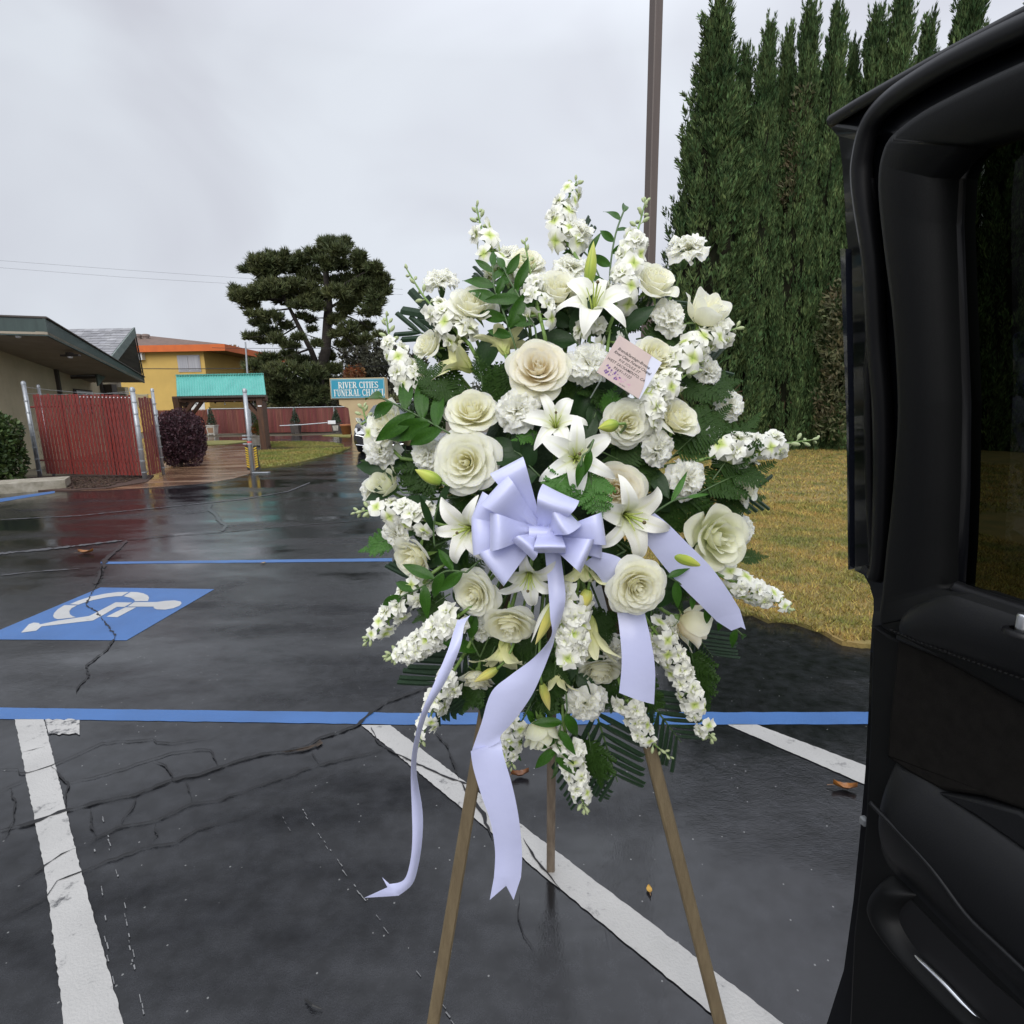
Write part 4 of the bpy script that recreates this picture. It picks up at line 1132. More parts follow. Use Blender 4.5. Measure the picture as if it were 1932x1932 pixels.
# ------------------------------------------------------------------ far red fence
fa, fb = gnd(300, 821), gnd(668, 819.5)
FY = 37.5
fa = Vector((atY(295, 815, FY).x, FY, 0)); fb = Vector((atY(664, 815, FY).x, FY, 0))
ff = empty('slatted_fence', (fa + fb) / 2, 'long faded red slatted fence across the back of the grounds', 'fence')
ztop = atY(480, 770.5, FY).z
d = fb - fa; n = int(d.length / .095)
mb = MB(); mbw = MB()
for i in range(n):
    p = fa + d * ((i + .5) / n); f_ = (i + .5) / n
    w_ = .085 if f_ > .28 else .07
    (mbw if f_ < .28 else mb).box((p.x, p.y + R(-.006, .006), ztop / 2 + .03), (w_, .014, ztop - .08 + R(-.02, .02)))
o = mb.build('slat', M_REDF, ff); o['kind'] = 'stuff'
o = mbw.build('wooden_slat', mat('orange_red_slat', (.20, .05, .025), .6, (.14, .035, .02), 2, island=.2), ff); o['kind'] = 'stuff'
MB().box(((fa.x + fb.x) / 2, FY + .06, ztop / 2), (d.length, .02, ztop - .15)).build('backing', mat('dark_backing', (.05, .02, .017), .9), ff)
MB().tube([Vector((fa.x + d.length * .28, FY - .03, ztop + .01)), Vector((fb.x, FY - .03, ztop + .01))], .03, 6).build('top_rail', M_GALV, ff)
for px_ in (395, 479, 556, 632, 300):
    p = Vector((atY(px_, 800, FY - .06).x, FY - .06, 0))
    MB().tube([p, p + Vector((0, 0, ztop + .02))], .04, 8).build('post', M_GALV, ff)
# gate arm pole lying along the fence with a white box end
a, b = atY(568, 801.5, 35.0), atY(618, 797.5, 35.0)
arm = empty('barrier_arm', (a + b) / 2 * 1, 'pale barrier pole with a white box end resting across the planters', 'barrier pole')
MB().tube([atY(528, 803.3, 35.0), a, b], .035, 6).build('pole', M_GALV, arm)
MB().box(atY(626, 797, 34.9), (.48, .12, .22), bev=.02).build('white_box', M_WF, arm)

# ------------------------------------------------------------------ yellow apartment building
YY = 45.0
yx0, yx1 = atY(150, 700, YY).x, atY(388, 700, YY).x
ez_ = atY(388, 666, YY).z
M_YEL2 = mat('yellow_stucco', (.58, .39, .11), .85, (.52, .35, .10), .8, bump=.2, bscale=12)
M_ORA = mat('orange_fascia', (.60, .13, .02), .6, (.52, .11, .02), 2)
M_RF = mat('brown_shingle', (.17, .11, .085), .9, (.12, .08, .065), 2, bump=.4, bscale=12)
ye = empty('apartment_building', ((yx0 + yx1) / 2, YY + 5, 0), 'yellow two-storey building with orange fascia behind the shelter', 'building')
MB().prism([(yx0, YY, 0), (yx1, YY, 0), (yx1, YY, ez_ + .2), (yx0, YY, ez_ + .2)], (0, 11, 0)).build('wall', M_YEL2, ye)
rxa, rxb = atY(140, 660, YY - .6).x, atY(425, 660, YY - .6).x
zl, zr = atY(258, 652, YY - .6).z, atY(425, 660, YY - .6).z
zf_ = (zl + zr) / 2
MB().prism([(rxa, YY - .62, zf_ - .28), (rxb, YY - .62, zf_ - .28), (rxb, YY - .62, zf_ + .22), (rxa, YY - .62, zf_ + .22)], (0, .08, 0)).build('fascia', M_ORA, ye)
MB().prism([(rxb, YY - .54, zf_ - .28), (rxb, YY + 12, zf_ - .28), (rxb, YY + 12, zf_ + .22), (rxb, YY - .54, zf_ + .22)], (-.08, 0, 0)).build('fascia', M_ORA, ye)
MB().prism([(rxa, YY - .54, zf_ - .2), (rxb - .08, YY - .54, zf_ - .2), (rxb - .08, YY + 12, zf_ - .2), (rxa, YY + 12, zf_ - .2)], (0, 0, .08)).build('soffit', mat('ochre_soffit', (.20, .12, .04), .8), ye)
rg = atY(268, 634, YY + 4).z
rxl = atY(262, 634, YY + 4).x
MB().add([(rxa, YY - .6, zf_ + .222), (rxb, YY - .6, zf_ + .222), (rxb, YY + 12, zf_ + .222), (rxa, YY + 12, zf_ + .222), (rxl, YY + 5.5, rg + .2), (rxa, YY + 5.5, rg + .2)], [(0, 1, 4, 5), (1, 2, 4), (2, 3, 5, 4), (0, 5, 3)]).build('roof', M_RF, ye)
for px_ in (262, 276):
    c = atY(px_, 640, YY + 3.6)
    mb = MB(); mb.lathe([(.22, -.4), (.22, .18), (.30, .2), (.30, .38), (.2, .42)], 12, c=c); mb.build('chimney', mat('vent_pipe', (.22, .17, .15), .7), ye)
def ywin(x0, y0, x1, y1, name, fr, gl, div=1, Y=YY):
    a, b = atY(x0, y1, Y), atY(x1, y0, Y)
    w_ = MB().prism([(a.x, Y - .05, a.z), (b.x, Y - .05, a.z), (b.x, Y - .05, b.z), (a.x, Y - .05, b.z)], (0, .04, 0)).build(name, fr, ye)
    for k in range(div):
        xa = a.x + (b.x - a.x) * (k / div + .04); xb = a.x + (b.x - a.x) * ((k + 1) / div - .04)
        MB().prism([(xa, Y - .08, a.z + .1), (xb, Y - .08, a.z + .1), (xb, Y - .08, b.z - .1), (xa, Y - .08, b.z - .1)], (0, .028, 0)).build('pane', gl, w_)
M_CURT = mat('curtained_pane', (.42, .42, .44), .25, (.30, .30, .33), 1.2, stretch=(6, 1, .2))
ywin(338, 669.5, 376.5, 702, 'window', mat('grey_frame', (.36, .35, .37), .6), M_CURT, 2)
ywin(360, 752, 385, 786, 'door', M_WF, mat('pale_door_panel', (.60, .60, .58), .5), 2)
ywin(260, 743, 279, 768, 'window', mat('tan_frame', (.40, .33, .16), .7), mat('tan_pane', (.30, .25, .14), .5), 1)
w_ = atY(267, 672.5, YY)
acu = MB().box((w_.x, YY - .2, w_.z), (.56, .4, .58)).build('air_conditioner', M_WF, ye)
for k in range(5): MB().box((w_.x, YY - .41, w_.z - .2 + k * .1), (.46, .02, .03)).build('louvre', M_BRN, acu)

# ------------------------------------------------------------------ chapel sign
M_TAN = mat('tan_stucco', (.52, .40, .23), .85, (.46, .35, .20), 1.5, bump=.2, bscale=30)
M_SBL = mat('sign_blue', (.02, .26, .38), .4, (.025, .29, .42), 2)
M_LET = mat('sign_letter', (.72, .74, .70), .5)
GY = 31.0
s0, s1, s2 = atY(624, 752, GY), atY(728.5, 752, GY), atY(676, 713, GY)
sbot, stop_ = atY(676, 752.5, GY).z, atY(676, 713, GY).z
sign = empty('chapel_sign', ((s0.x + s1.x) / 2, GY + .3, 0), 'blue-faced chapel name sign on a tan pillar beyond the parked dark car', 'sign')
MB().box(((s0.x + s1.x) / 2, GY + .32, (sbot + stop_) / 2), (s1.x - s0.x, .6, stop_ - sbot), bev=.015).build('cabinet', M_TAN, sign)
sw, sh = s1.x - s0.x - .10, stop_ - sbot - .10; scx, scz = (s0.x + s1.x) / 2, (sbot + stop_) / 2
face = MB().box((scx, GY + .012, scz), (sw, .04, sh)).build('sign_face', M_SBL, sign)
for (cx_, cz_, w_, h_) in ((scx, scz + sh / 2 - .04, sw - .06, .025), (scx, scz - sh / 2 + .04, sw - .06, .025), (scx - sw / 2 + .04, scz, .025, sh - .08), (scx + sw / 2 - .04, scz, .025, sh - .08)):
    MB().box((cx_, GY - .012, cz_), (w_, .01, h_)).build('border', mat('sign_border', (.35, .52, .55), .5), face)
# serif capitals built from thick and thin strokes (unit height; w = advance)
def arc(cx, cy, rx, ry, a0, a1, n=10): return [(cx + rx * math.cos(math.radians(a0 + (a1 - a0) * i / n)), cy + ry * math.sin(math.radians(a0 + (a1 - a0) * i / n))) for i in range(n + 1)]
TK, TN = .17, .075
GLY = {
 'I': (.36, [([(.18, 0), (.18, 1)], TK)], [(.18, 0), (.18, 1)]),
 'R': (.74, [([(.18, 0), (.18, 1)], TK), ([(.18, .96), (.36, .96)] + arc(.38, .73, .18, .23, 90, -90) + [(.18, .5)], .11), ([(.36, .5), (.62, .04)], TK)], [(.18, 0), (.18, 1), (.64, 0)]),
 'V': (.70, [([(.14, 1), (.35, .03)], TK), ([(.58, 1), (.38, .03)], TN)], [(.14, 1), (.58, 1)]),
 'E': (.64, [([(.18, 0), (.18, 1)], TK), ([(.18, .96), (.56, .96), (.56, .78)], TN), ([(.18, .5), (.46, .5)], TN), ([(.18, .04), (.57, .04), (.58, .24)], TN)], [(.18, 0), (.18, 1)]),
 'C': (.70, [(arc(.40, .5, .28, .46, 45, 315, 16), .13), ([(.60, .98), (.60, .72)], TN), ([(.60, .2), (.60, .04)], TN)], []),
 'T': (.64, [([(.32, 0), (.32, 1)], TK), ([(.05, .76), (.05, .96), (.59, .96), (.59, .76)], TN)], [(.32, 0)]),
 'S': (.56, [(arc(.29, .73, .19, .22, 40, 250, 10) + arc(.29, .26, .2, .22, 80, -140, 10), .12), ([(.46, .98), (.46, .76)], TN), ([(.09, .24), (.09, .02)], TN)], []),
 'F': (.60, [([(.18, 0), (.18, 1)], TK), ([(.18, .96), (.56, .96), (.56, .76)], TN), ([(.18, .5), (.46, .5)], TN)], [(.18, 0), (.18, 1)]),
 'U': (.72, [([(.18, 1), (.18, .3)] + arc(.37, .28, .19, .25, 180, 360, 8) + [(.56, 1)], .12)], [(.18, 1), (.56, 1)]),
 'N': (.76, [([(.16, 0), (.16, 1)], TN), ([(.16, 1), (.58, 0)], TK), ([(.60, 0), (.60, 1)], TN)], [(.16, 0), (.12, 1), (.60, 1)]),
 'A': (.74, [([(.14, 0), (.36, 1)], TN), ([(.38, 1), (.60, 0)], TK), ([(.22, .33), (.50, .33)], TN)], [(.13, 0), (.61, 0)]),
 'L': (.60, [([(.18, 0), (.18, 1)], TK), ([(.18, .04), (.55, .04), (.56, .26)], TN)], [(.18, 0), (.18, 1)]),
 'H': (.80, [([(.18, 0), (.18, 1)], TK), ([(.62, 0), (.62, 1)], TK), ([(.18, .5), (.62, .5)], TN)], [(.18, 0), (.18, 1), (.62, 0), (.62, 1)]),
 'P': (.66, [([(.18, 0), (.18, 1)], TK), ([(.18, .96), (.36, .96)] + arc(.38, .71, .18, .25, 90, -90) + [(.18, .46)], .11)], [(.18, 0), (.18, 1)]),
 ' ': (.34, [], [])}
def word_width(s): return sum(GLY[c][0] for c in s)
def letters(s, x, z, h, wscale, y, par, mt):
    for ch in s:
        adv, strokes, serifs = GLY[ch]
        if strokes:
            mb = MB(); k = 0
            for pts, w_ in strokes:
                for (p, q) in zip(pts[:-1], pts[1:]):
                    a = Vector((x + p[0] * wscale, 0, z + p[1] * h)); b = Vector((x + q[0] * wscale, 0, z + q[1] * h))
                    dd = (b - a); 
                    if dd.length < 1e-6: continue
                    nn = Vector((-dd.z, 0, dd.x)).normalized() * (w_ * wscale / 2)
                    e_ = dd.normalized() * (w_ * wscale * .18)
                    yy = y - .0006 * k; k += 1
                    mb.prism([v + Vector((0, yy, 0)) for v in (a - nn - e_, b - nn + e_, b + nn + e_, a + nn - e_)], (0, .02, 0))
            for (sx_, sz) in serifs:
                zz = z + (0.0 if sz < .5 else h - .06 * h)
                yy = y - .0006 * k; k += 1
                a = x + (sx_ - .15) * wscale; b = x + (sx_ + .15) * wscale
                mb.prism([Vector((a, yy, zz)), Vector((b, yy, zz)), Vector((b, yy, zz + .06 * h)), Vector((a, yy, zz + .06 * h))], (0, .02, 0))
            mb.build('letter', mt, par)
        x += adv * wscale
zrow = lambda py: atY(676, py, GY - .03).z
for (s, x0, x1, yt, yb) in (('RIVER CITIES', 638, 714, 720.5, 732.3), ('FUNERAL CHAPEL', 629, 725.5, 734.6, 747)):
    xa, xb = atY(x0, 733, GY - .03).x, atY(x1, 733, GY - .03).x
    ws = (xb - xa) / word_width(s)
    letters(s, xa, zrow(yb), zrow(yt) - zrow(yb), ws, GY - .03, face, M_LET)
xa, xb, xc, xd = atY(639.5, 755, GY + .1).x, atY(657.5, 770, GY + .1).x, atY(722, 770, GY + .1).x, atY(736, 755, GY + .1).x
z1_, z2_ = atY(660, 763, GY + .1).z, atY(660, 770, GY + .1).z
MB().prism([(xa, GY + .1, sbot), (xd, GY + .1, sbot), (xd, GY + .1, z1_), (xc, GY + .1, z2_), (xc, GY + .1, 0), (xb + .1, GY + .1, 0), (xb, GY + .1, z2_), (xa, GY + .1, z1_)], (0, .42, 0)).build('pillar', M_TAN, sign)

# ------------------------------------------------------------------ dark car by the sign
M_CAR = mat('black_car_paint', (.010, .011, .014), .25, coat=.8)
M_CHR = mat('chrome', (.75, .76, .78), .15, metal=1.0)
M_TYRE = mat('tyre_rubber', (.015, .015, .015), .8)
M_HL = mat('headlight_lens', (.62, .64, .66), .12, spec=.8)
M_CGL = mat('car_glass', (.03, .04, .045), .04, spec=.9)
cf = gnd(664, 858)
car = empty('parked_car', (cf.x + .98, cf.y - .05, 0), 'black car parked facing the camera in front of the chapel sign', 'car')
CW = .96
# sections: y from nose back; (half-width low, half-width mid, half-width belt, z low, z mid, z belt, half-width top, z top)
secs = [(.00, .70, .78, .70, .32, .60, .88, .66, .90), (.12, .84, .90, .82, .26, .60, .96, .78, .99), (.45, .92, .96, .88, .24, .62, 1.0, .80, 1.06), (1.15, .94, .97, .90, .24, .62, 1.04, .80, 1.13), (1.40, .94, .97, .92, .24, .62, 1.06, .84, 1.16),
        (2.15, .94, .97, .92, .24, .62, 1.06, .66, 1.64), (3.0, .94, .97, .92, .24, .62, 1.06, .67, 1.70), (4.2, .93, .96, .90, .26, .62, 1.06, .64, 1.62), (4.75, .90, .93, .86, .30, .62, 1.06, .78, 1.12), (4.9, .8, .84, .78, .36, .62, 1.0, .7, 1.04)]
rows = []
for (y, w1_, w2, w3, za1, za2, za3, w4, zt) in secs:
    half = [(w1_, za1), (w2, (za1 + za2) / 2), (w2, za2), (w3, za3), (w4, zt), (w4 * .5, zt + .03)]
    rows.append([Vector((x, y, z)) for x, z in half] + [Vector((-x, y, z)) for x, z in reversed(half)])
mb = MB(); mb.grid(rows); 
nW = len(rows[0])
mb.add(rows[0], [tuple(range(nW))]); mb.add(rows[-1], [tuple(range(nW - 1, -1, -1))])
link('body', mb.mesh('body', M_CAR, True), car)
def quad(name, pts, mt, par, ext): 
    m_ = MB().prism([Vector(p) for p in pts], ext); return link(name, m_.mesh(name, mt), par)
quad('windscreen', [(-.80, 1.42, 1.185), (.80, 1.42, 1.185), (.64, 2.10, 1.62), (-.64, 2.10, 1.62)], M_CGL, car, (0, -.02, .015))
quad('rear_window', [(-.6, 4.25, 1.6), (.6, 4.25, 1.6), (.74, 4.7, 1.16), (-.74, 4.7, 1.16)], M_CGL, car, (0, .02, .01))
for s in (-1, 1):
    quad('side_window', [(s * .925, 1.65, 1.09), (s * .925, 4.1, 1.09), (s * .70, 3.9, 1.56), (s * .70, 2.25, 1.58)], M_CGL, car, (s * .012, 0, .006))
    mb = MB(); mb.prism([Vector((s * .40, -.01, .70)), Vector((s * .76, .03, .68)), Vector((s * .85, .12, .84)), Vector((s * .80, .10, .90)), Vector((s * .42, 0, .86))], (0, -.05, 0))
    link('headlight', mb.mesh('headlight', M_HL), car)
    mb = MB(); mb.box((s * 1.06, 1.55, 1.12), (.22, .12, .15), bev=.04); mb.box((s * .95, 1.6, 1.07), (.1, .05, .04)); link('wing_mirror', mb.mesh('wing_mirror', M_CAR), car)
    mb = MB(); mb.tube([(s * .8, -.02, .34), (s * .55, -.06, .31), (s * .2, -.07, .31)], .018, 6); link('bumper_trim', mb.mesh('bumper_trim', M_CHR), car)
    for y in (.95, 3.85):
        mb = MB(); M3 = Matrix.Rotation(PI / 2, 3, 'Y')
        mb.lathe([(.20, -.11), (.33, -.115), (.355, -.06), (.355, .06), (.33, .115), (.20, .11)], 24, M=M3, c=(s * .86, y, .355))
        wh = link('wheel', mb.mesh('wheel', M_TYRE, True), car)
        mb = MB(); mb.lathe([(.001, .0), (.06, .01), (.2, -.02), (.22, .02)], 20, M=M3, c=(s * .975, y, .355)); link('rim', mb.mesh('rim', M_CHR), wh)
for k in range(5):
    mb = MB(); w_ = .40 - k * .012; mb.tube([(-w_, -.045, .62 + k * .055), (0, -.075, .62 + k * .055), (w_, -.045, .62 + k * .055)], .013, 6); link('grille_bar', mb.mesh('grille_bar', M_CHR), car)
quad('grille', [(-.40, -.02, .58), (.40, -.02, .58), (.38, 0, .88), (-.38, 0, .88)], M_BLK, car, (0, -.02, 0))
quad('lower_intake', [(-.6, -.01, .36), (.6, -.01, .36), (.55, -.01, .50), (-.55, -.01, .50)], M_BLK, car, (0, -.02, 0))
mb = MB(); mb.tube([(-.80, .0, .66), (-.42, -.05, .58), (0, -.07, .565), (.42, -.05, .58), (.80, 0, .66)], .016, 6); link('chrome_strip', mb.mesh('chrome_strip', M_CHR), car)

# ------------------------------------------------------------------ poles and wires
M_POLE = mat('brown_pole', (.105, .078, .065), .5, (.085, .064, .055), 3, stretch=(4, 4, .4))
lp = atY(1216, 800, 6.1)
pole = empty('lamp_pole', (lp.x, lp.y, 0), 'tall square brown lamp pole rising behind the flowers', 'pole')
M3 = Matrix.Rotation(math.radians(27), 3, 'Z')
MB().box((lp.x, lp.y, 4.5), (.098, .098, 9), M3, bev=.008).build('shaft', M_POLE, pole)
MB().box((lp.x, lp.y, .03), (.3, .3, .04), M3).build('base_plate', M_POLE, pole)
mb = MB(); mb.tube([(lp.x, lp.y, 8.9), (lp.x + .3, lp.y, 9.1), (lp.x + 1.0, lp.y, 9.15)], .05, 8); mb.build('arm', M_POLE, pole)
MB().box((lp.x + 1.3, lp.y, 9.15), (.6, .35, .14), bev=.03).build('lamp_head', M_POLE, pole)
a, b = atY(463, 645, 33), atY(466, 760, 33)
st = empty('street_pole', (b.x, 33, 0), 'thin grey street pole beside the left edge of the pine', 'pole')
MB().tube([Vector((b.x + .04, 33, 0)), a], [.07, .045], 8).build('shaft', M_GALV, st)
mb = MB(); mb.box(atY(423, 689, 58), (.4, .4, .12)); 
def wire(pts, Y, r, lab, sag=0):
    P = [atY(x, y, Y) for x, y in pts]
    o = MB().tube(P, r, 4).build('power_line', M_BLK)
    tag(o, lab, 'power line', 'overhead wires')
wire([(-60, 488), (0, 491.6), (246, 510), (488, 527), (760, 546)], 55, .008, 'upper of the two thin overhead wires sloping down across the left sky')
wire([(-60, 501), (0, 505), (230, 522.8), (465, 537), (760, 556)], 55, .008, 'lower of the two thin overhead wires sloping down across the left sky')
wire([(400, 656), (434, 657), (560, 657.5), (760, 656)], 39, .014, 'pale overhead wire crossing in front of the pine trunks')
wire([(255, 695.5), (340, 696), (511, 695), (760, 690)], 43.5, .03, 'dark overhead wire crossing the yellow building below its window')
# cars glimpsed behind the far fence
for (px_, lab, mt) in ((505, 'pale car roof showing behind the red fence right of the shelter', M_STEEL), (584, 'dark car roof showing behind the red fence under the pine', M_CAR)):
    c = atY(px_, 768, 40)
    e = empty('parked_car', (c.x, 40, 0), lab, 'car', 'cars behind the far fence')
    mb = MB(); rows = []
    for (y, w_, zt) in ((-2.2, .7, .75), (-1.4, .85, .95), (-.6, .85, 1.0), (0, .72, 1.52), (1.2, .72, 1.55), (1.9, .8, 1.05), (2.2, .75, .95)):
        rows.append([Vector((y, -.88, .25)), Vector((y, -.88, .8 if zt > .8 else zt * .8)), Vector((y, -w_, zt)), Vector((y, w_, zt)), Vector((y, .88, .8 if zt > .8 else zt * .8)), Vector((y, .88, .25))])
    mb.grid(rows); link('body', mb.mesh('body', mt, True), e)
    for x in (-1.35, 1.35):
        for y in (-.8, .8):
            mb = MB(); mb.lathe([(.001, -.1), (.32, -.1), (.32, .1), (.001, .1)], 16, M=Matrix.Rotation(PI / 2, 3, 'X'), c=(x, y, .32)); link('wheel', mb.mesh('wheel', M_TYRE), e)

# ------------------------------------------------------------------ fallen leaves and litter on the asphalt
def fallen(px, py, L, w_, ang, mt, lab, curl=.02):
    c = gnd(px, py, .006); M3 = Matrix.Rotation(ang, 3, 'Z')
    rows = []
    for i in range(9):
        v = i / 8; x = (v - .5) * L; h = math.sin(PI * v) ** .8 * w_ * (1 + .18 * (i % 2))
        z = curl * (2 * abs(v - .5)) ** 2
        rows.append([M3 @ Vector((x, -h / 2, z + curl * .7)) + c, M3 @ Vector((x, -h / 4, z + curl * .15)) + c, M3 @ Vector((x, 0, z * .6)) + c, M3 @ Vector((x, h / 4, z + curl * .15)) + c, M3 @ Vector((x, h / 2, z + curl * .6)) + c])
    e = empty('fallen_leaf', c, lab, 'leaf', 'fallen leaves on the asphalt')
    MB().grid(rows).build('blade', mt, e, smooth=True)
    MB().tube([M3 @ Vector((-L * .75, 0, .004)) + c, M3 @ Vector((-L * .45, 0, curl * .5)) + c], .0018, 5).build('stalk', M_DEAD, e)
M_L1 = mat('brown_leaf_litter', (.20, .075, .022), .35, (.10, .04, .018), 30)
M_L2 = mat('orange_leaf_litter', (.34, .13, .02), .3, (.16, .06, .015), 25)
M_L3 = mat('yellow_leaf_litter', (.50, .30, .05), .5, (.36, .20, .04), 30)
fallen(981, 1463, .075, .03, .15, M_L1, 'curled brown leaf behind the long ribbon tail, near the rear easel leg')
fallen(1594, 1487, .085, .032, -.25, M_L2, 'wet orange leaf below the white line beside the open car door')
fallen(1225, 1679, .03, .016, 1.5, M_L3, 'tiny yellow leaf on the asphalt left of the right easel leg', .004)
fallen(162, 1043, .16, .09, .1, M_L2, 'orange-brown leaf on the asphalt above the blue accessible symbol', .03)
fallen(497, 1062, .04, .025, .6, M_L3, 'tiny yellow leaf near the blue stall line left of the flowers', .006)
c = gnd(594, 1896, .006); 
tw = MB().tube([gnd(576, 1886, .006), gnd(590, 1896, .012), gnd(607, 1903, .006)], [.003, .003, .0015], 5).build('twig', M_BLK)
tag(tw, 'short dark twig lying on the asphalt between the white lines', 'twig')
for k, (px_, py) in enumerate(((1700 * .25, 1720), (318, 1710))):
    pass

# ------------------------------------------------------------------ open car door at the right
T_, NN = Vector((.233, -.9725, 0)).normalized(), Vector((-.9725, -.233, 0)).normalized()
DP = Vector((.606, .87, 0)); ZS, KT = 1.15, .205
def Dp(s, z, d): return DP + T_ * s + NN * (d + KT * max(0, z - ZS)) + Vector((0, 0, z))
def unD(px, py, d):
    r = ray(px, py)
    a = (DP - EYE).dot(NN) + d
    t = a / r.dot(NN)
    z = EYE.z + t * r.z
    if z > ZS:
        t = (a - KT * 0 + KT * (EYE.z - ZS)) / (r.dot(NN) - KT * r.z)
        z = EYE.z + t * r.z
    p = EYE + r * t
    return ((p - DP).dot(T_), z)
def dpts(lst, d): return [unD(x, y, d) for x, y in lst]
def smooth_poly(P, n=4, closed=True):
    """Catmull-Rom resampling of a 2-D outline"""
    out_ = []; m_ = len(P)
    rng_ = range(m_) if closed else range(m_ - 1)
    for i in rng_:
        g_ = (lambda k: P[k % m_]) if closed else (lambda k: P[max(0, min(m_ - 1, k))])
        p0, p1, p2, p3 = g_(i - 1), g_(i), g_(i + 1), g_(i + 2)
        for j in range(n):
            t = j / n
            out_.append(tuple(.5 * ((2 * p1[c]) + (-p0[c] + p2[c]) * t + (2 * p0[c] - 5 * p1[c] + 4 * p2[c] - p3[c]) * t * t + (-p0[c] + 3 * p1[c] - 3 * p2[c] + p3[c]) * t ** 3) for c in (0, 1)))
    if not closed: out_.append(P[-1])
    return out_
M_DPL = mat('door_plastic', (.0045, .0048, .0052), .55, bump=.05, bscale=500, spec=.2)
M_DPT = mat('door_black_paint', (.003, .0034, .005), .35, coat=.2, spec=.2)
M_DLE = mat('black_leather', (.006, .0064, .0075), .5, bump=.05, bscale=420, spec=.35)
M_DFB = mat('door_fabric', (.010, .009, .008), .92, (.007, .0062, .0055), 60, bump=.15, bscale=900, spec=.12)
M_RUB = mat('door_seal_rubber', (.005, .005, .006), .45, spec=.3)
M_DGL = bpy.data.materials.new('tinted_glass'); M_DGL.use_nodes = True
_t = M_DGL.node_tree; _t.nodes.clear()
_o = N(_t, 'ShaderNodeOutputMaterial'); _g = N(_t, 'ShaderNodeBsdfTransparent'); _g.inputs[0].default_value = (.055, .06, .05, 1)
_s = N(_t, 'ShaderNodeBsdfGlossy'); _s.inputs['Roughness'].default_value = .02
_f = N(_t, 'ShaderNodeFresnel'); _f.inputs[0].default_value = 1.25
_m = N(_t, 'ShaderNodeMixShader'); _t.links.new(_f.outputs[0], _m.inputs[0]); _t.links.new(_g.outputs[0], _m.inputs[1]); _t.links.new(_s.outputs[0], _m.inputs[2]); _t.links.new(_m.outputs[0], _o.inputs[0])
zd1 = lambda x, y: (1549.7 + .3342 * x, .3342 * y)
zd2 = lambda x, y: (1549.7 + .3676 * x, 581.1 + .3676 * y)
zd3 = lambda x, y: (1485.1 + .365 * x, 1226.8 + .365 * y)
door = empty('car_door', (DP.x, DP.y, 0), 'open black car door with dark window and leather armrest at the right edge', 'car door')
SMAX = 1.25
def outline_to_hinge(P2, zt_end, zb_end):
    """close a (s,z) chain on the hinge side"""
    return P2 + [(SMAX, zb_end), (SMAX, zt_end)]
def slab(name, P2, d0, d1, mt, par=None, bevel=.0, hole=None, **kw):
    """panel between offsets d0 (back) and d1 (cabin face) with rounded rim; optional hole with the same vertex count"""
    mb = MB(); n = len(P2)
    cx_ = sum(p[0] for p in P2) / n; cz_ = sum(p[1] for p in P2) / n
    ar = sum(P2[i][0] * P2[(i + 1) % n][1] - P2[(i + 1) % n][0] * P2[i][1] for i in range(n))
    def inset(P, q):
        if q == 0: return P
        o_ = []
        for i in range(n):
            a, b, c = P[i - 1], P[i], P[(i + 1) % n]
            t_ = Vector((c[0] - a[0], c[1] - a[1])); 
            if t_.length < 1e-9: o_.append(b); continue
            t_.normalize(); nn = Vector((-t_.y, t_.x)) * (1 if ar > 0 else -1)
            o_.append((b[0] + nn.x * q, b[1] + nn.y * q))
        return o_
    rings = [[Dp(s, z, d0) for s, z in P2], [Dp(s, z, d1 - bevel) for s, z in P2]]
    if bevel > 0:
        for k in (.3, .65, 1.0):
            a = k * PI / 2
            rings.append([Dp(s, z, d1 - bevel + bevel * math.sin(a)) for s, z in inset(P2, bevel * (1 - math.cos(a)))])
    if hole:
        rings.append([Dp(s, z, d1) for s, z in hole]); rings.append([Dp(s, z, d0) for s, z in hole])
    mb.grid([r_ + [r_[0]] for r_ in rings])
    if not hole: 
        base = len(mb.v); mb.add(rings[-1], [tuple(range(n))])
    return mb.build(name, mt, par or door, smooth=True, **kw)
# outer shell
shell_px = [(1932, 27), (1860, 67), (1764, 118), (1680, 164), (1620, 198), (1580, 220), (1566, 230), (1569, 243), (1582, 258), (1588, 300), (1593, 370), (1597, 440), (1603, 500), (1607, 620), (1610, 760), (1611, 900), (1610, 1050), (1612, 1076), (1630, 1085), (1641, 1105), (1648, 1130), (1646, 1165), (1642, 1230), (1639, 1330), (1633, 1450), (1622, 1580), (1610, 1700), (1592, 1830), (1562, 1925), (1540, 1985)]
P2 = dpts(shell_px, 0)
top0 = P2[0]; slope = (P2[0][1] - P2[2][1]) / (P2[0][0] - P2[2][0])
zt_end = top0[1] + slope * (SMAX - top0[0]) * .5
shellP = P2 + [(SMAX, P2[-1][1] - .05), (SMAX, zt_end)]
